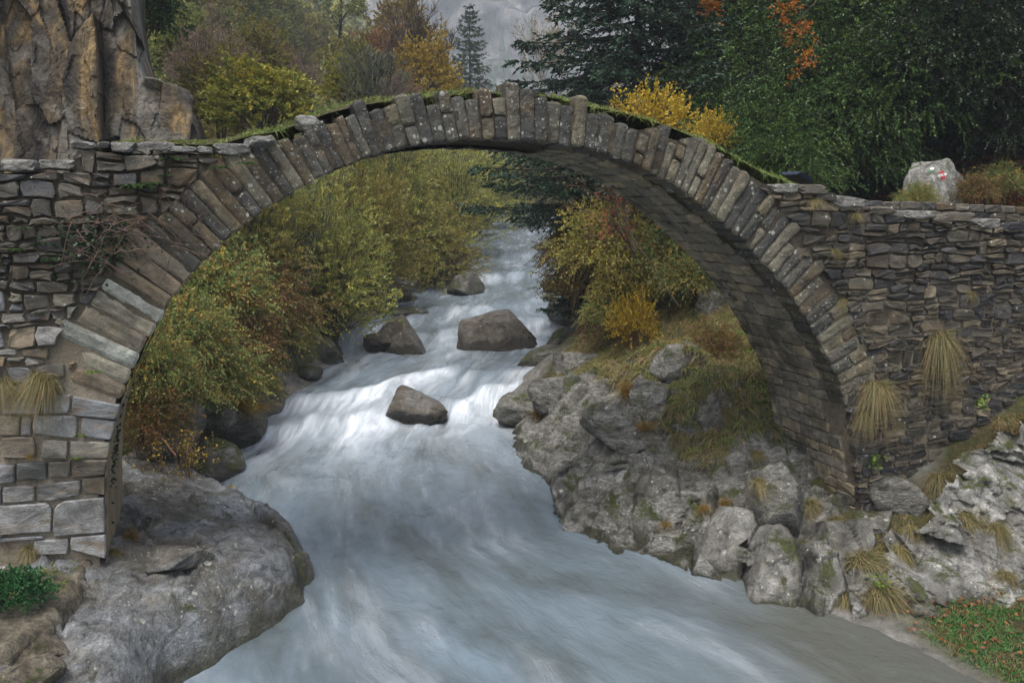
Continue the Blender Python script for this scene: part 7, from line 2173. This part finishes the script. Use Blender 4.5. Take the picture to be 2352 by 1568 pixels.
for i, (px, py, s, lab) in enumerate([(318, 432, 1.1, 'largest fern growing from the upper left wall'), (345, 425, 0.8, 'fern beside the largest one on the upper wall'), (392, 368, 0.9, 'fern under the flat coping stones'), (505, 388, 0.75, 'fern in the joint left of the ring stones'), (568, 378, 0.75, 'fern on the shoulder of the ring stones'),
                                      (378, 405, 0.6, 'small fern below the coping fern'), (40, 575, 0.6, 'small fern low at the left end of the wall'), (118, 598, 0.6, 'small fern beside the pale quoin of the wall'), (90, 560, 0.5, 'small yellowish fern on the left wall'), (212, 855, 0.6, 'yellow green fern at the springing of the arch'),
                                      (55, 525, 0.5, 'dark ivy-like fern on the left wall'), (160, 648, 0.35, 'tiny fern in the pale masonry'), (92, 718, 0.35, 'tiny fern above the brown stones'), (1890, 520, 0.4, 'tiny fern in the right wall by the ring'), (182, 1000, 0.45, 'bright fern between the ashlar blocks'), (178, 1052, 0.4, 'bright tuft of leaves on an ashlar joint'),
                                      (1745, 925, 1.0, 'green fern in the shade of the soffit'), (2110, 1000, 0.4, 'small fern low on the right wall')]):
    Y = FACE - 0.05 if px != 1745 else 15.4
    p = at(px, py, Y=Y)
    o = link('fern', fm[i % 3], None, tuple(p)); o.scale = (s,) * 3
    if i >= 8 and px < 300:
        o.material_slots[0].link = 'OBJECT'; o.material_slots[0].material = M['lime'] if i in (9, 14, 15) else M['fern']
    tag(o, lab, 'fern', 'ferns in the masonry')

# tangle of roots and ivy on the left wall
rr = np.random.default_rng(931)
tang = thing('root_tangle', 'tangle of dead brown roots and ivy stems on the left wall', 'roots', tuple(at(250, 540, Y=FACE - 0.1)))
tb = np.array(at(250, 540, Y=FACE - 0.1))
g = Geo()
for i in range(110):
    c = at(rr.normal(245, 62), rr.normal(535, 36), Y=FACE - rr.uniform(0.06, 0.22))
    a = rr.normal(-0.2, 0.8) + (math.pi if rr.random() < 0.4 else 0)
    L = rr.uniform(0.15, 0.75); m_ = 7
    s = np.linspace(0, 1, m_)[:, None]
    d = np.array([math.cos(a), 0, math.sin(a) * 0.7])
    P = c + d * L * s + np.array([0, 0, -1.0]) * (0.25 * L * s ** 2) + np.cumsum(rr.normal(0, 0.018, (m_, 3)), 0) * np.array([1, 0.4, 1])
    P[:, 1] = np.minimum(P[:, 1], FACE - 0.055)
    V, F_ = tube(P - tb, np.linspace(1, 0.4, m_) * rr.uniform(0.003, 0.011), 4); g.add(V, F_)
link('roots', g.mesh('roots', M['root']), tang)
n = 420
C = np.array([at(x, y, Y=FACE - 0.1) for x, y in zip(rr.normal(225, 55, n), rr.normal(560, 30, n))]) + rr.normal(0, 0.04, (n, 3)) * np.array([1, 0.6, 1])
C[:, 1] = np.minimum(C[:, 1], FACE - 0.06)
g = Geo(); V, F_, T = leaves(C - tb, rr.normal(size=(n, 3)) + np.array([0, -0.3, -0.3]), 0.06, 0.055, rr, rr.random(n)); g.add(V, F_, T)
link('ivy_leaves', g.mesh('ivy_leaves', M['ivy']), tang)
# moss mats
# thin hanging roots
tang2 = thing('root_tangle', 'thin pale roots hanging between the upper ring stones and wall', 'roots', tuple(at(480, 470, Y=FACE - 0.1)))
tb2 = np.array(at(480, 470, Y=FACE - 0.1)); g = Geo()
for i in range(34):
    c = at(rr.normal(440, 45), rr.normal(455, 45), Y=FACE - 0.07)
    L = rr.uniform(0.15, 0.5); m_ = 6; s = np.linspace(0, 1, m_)[:, None]; a = rr.uniform(-2.6, -0.6)
    P = c + np.array([math.cos(a), 0, math.sin(a)]) * L * s + np.cumsum(rr.normal(0, 0.015, (m_, 3)), 0) * np.array([1, 0.3, 1])
    P[:, 1] = np.minimum(P[:, 1], FACE - 0.06)
    V, F_ = tube(P - tb2, np.linspace(1, 0.4, m_) * rr.uniform(0.002, 0.006), 3); g.add(V, F_)
link('roots', g.mesh('roots', M['root']), tang2)
# ivy on the rendered pier
n = 130
Yp = rr.uniform(13.9, 14.6, n); zp = rr.normal(2.9, 0.35, n)
P = np.stack([np.interp(zp, INTR[:6, 1], INTR[:6, 0]) + 0.04, Yp, zp], 1)
iv = thing('ivy', 'small ivy creeper on the rendered inner face of the pier', 'ivy', tuple(P.mean(0)))
g = Geo(); V, F_, T = leaves(P - P.mean(0), rr.normal(size=(n, 3)) + np.array([0.3, -0.3, -0.3]), 0.06, 0.05, rr, rr.random(n)); g.add(V, F_, T)
link('leaves', g.mesh('leaves', M['ivy']), iv)
# bright leaves and a dead root on the rock face
for i, (px, py, Y, s, lab) in enumerate([(2020, 1340, 10.75, 0.16, 'bright green leaves between the two lowest tussocks'), (2095, 1385, 10.6, 0.20, 'bright green seedling beside the dead root'), (2005, 1055, Yw, 0.15, 'yellow green leaves at the corner of the pier'), (2255, 925, 12.8, 0.16, 'yellow leaves under the right wall')]):
    p = at(px, py, Y=Y)
    C = p + rr.normal(0, s * 0.5, (46, 3))
    o = thing('seedling', lab, 'plant', tuple(p))
    g = Geo(); V, F_, T = leaves(C - p, rr.normal(size=(46, 3)) + np.array([0, -0.6, 0.2]), 0.075, 0.06, rr, rr.random(46)); g.add(V, F_, T)
    link('leaves', g.mesh('leaves', M['lime']), o)
limb('dead_root', 'dead grey root standing at the foot of the rock face', 'root', [at(2108, 1330, Y=10.7), at(2112, 1380, Y=10.5), at(2125, 1450, Y=10.3)], 0.05, 0.03, 'root', 7, 0.01, 6)
limb('dead_root', 'thin dead stick leaning from the rock face to the grass', 'root', [at(2090, 1400, Y=10.5), at(2115, 1420, Y=10.3), at(2150, 1455, Y=10.0)], 0.022, 0.010, 'root', 5, 0.008, 7)
# vegetated slope at the right edge below the wall
for i, (px, py, Y, hw, h, mk, lab) in enumerate([(2340, 1010, 13.0, 0.55, 0.6, 'bramble2', 'brown dead brambles at the right edge below the wall'), (2270, 1060, 12.7, 0.35, 0.35, 'bramble2', 'small russet bramble below the right wall'), (2300, 1540, 9.0, 0.45, 0.4, 'gold', 'yellow green shrub in the bottom right corner')]):
    p = at(px, py, Y=Y)
    t = copy_tree(bp[i % 2], (p[0], Y, p[2] - 0.4 * h), 1.0 * i, (hw, hw, h), lab, {'crown': M[mk]}); t['group'] = 'low shrubs on the near shore'
# ------------------------------------------------------------------ valley haze
def make_haze():
    x0, x1, y0, y1, z0, z1 = -505, 705, -65, 930, -12, 265
    V = np.array([(x, y, z) for z in (z0, z1) for y in (y0, y1) for x in (x0, x1)], float)
    F_ = np.array([(0, 2, 3, 1), (4, 5, 7, 6), (0, 1, 5, 4), (2, 6, 7, 3), (0, 4, 6, 2), (1, 3, 7, 5)])
    m = NT('valley_haze')
    v = m.n('ShaderNodeVolumePrincipled')
    v.inputs['Color'].default_value = (0.58, 0.63, 0.70, 1)
    v.inputs['Density'].default_value = 0.0009
    m.t.links.new(v.outputs[0], m.out.inputs['Volume'])
    tag(link('haze', mesh_np('haze', V, F_, m.m)), 'thin grey morning haze filling the valley', None, None, 'stuff')
make_haze()
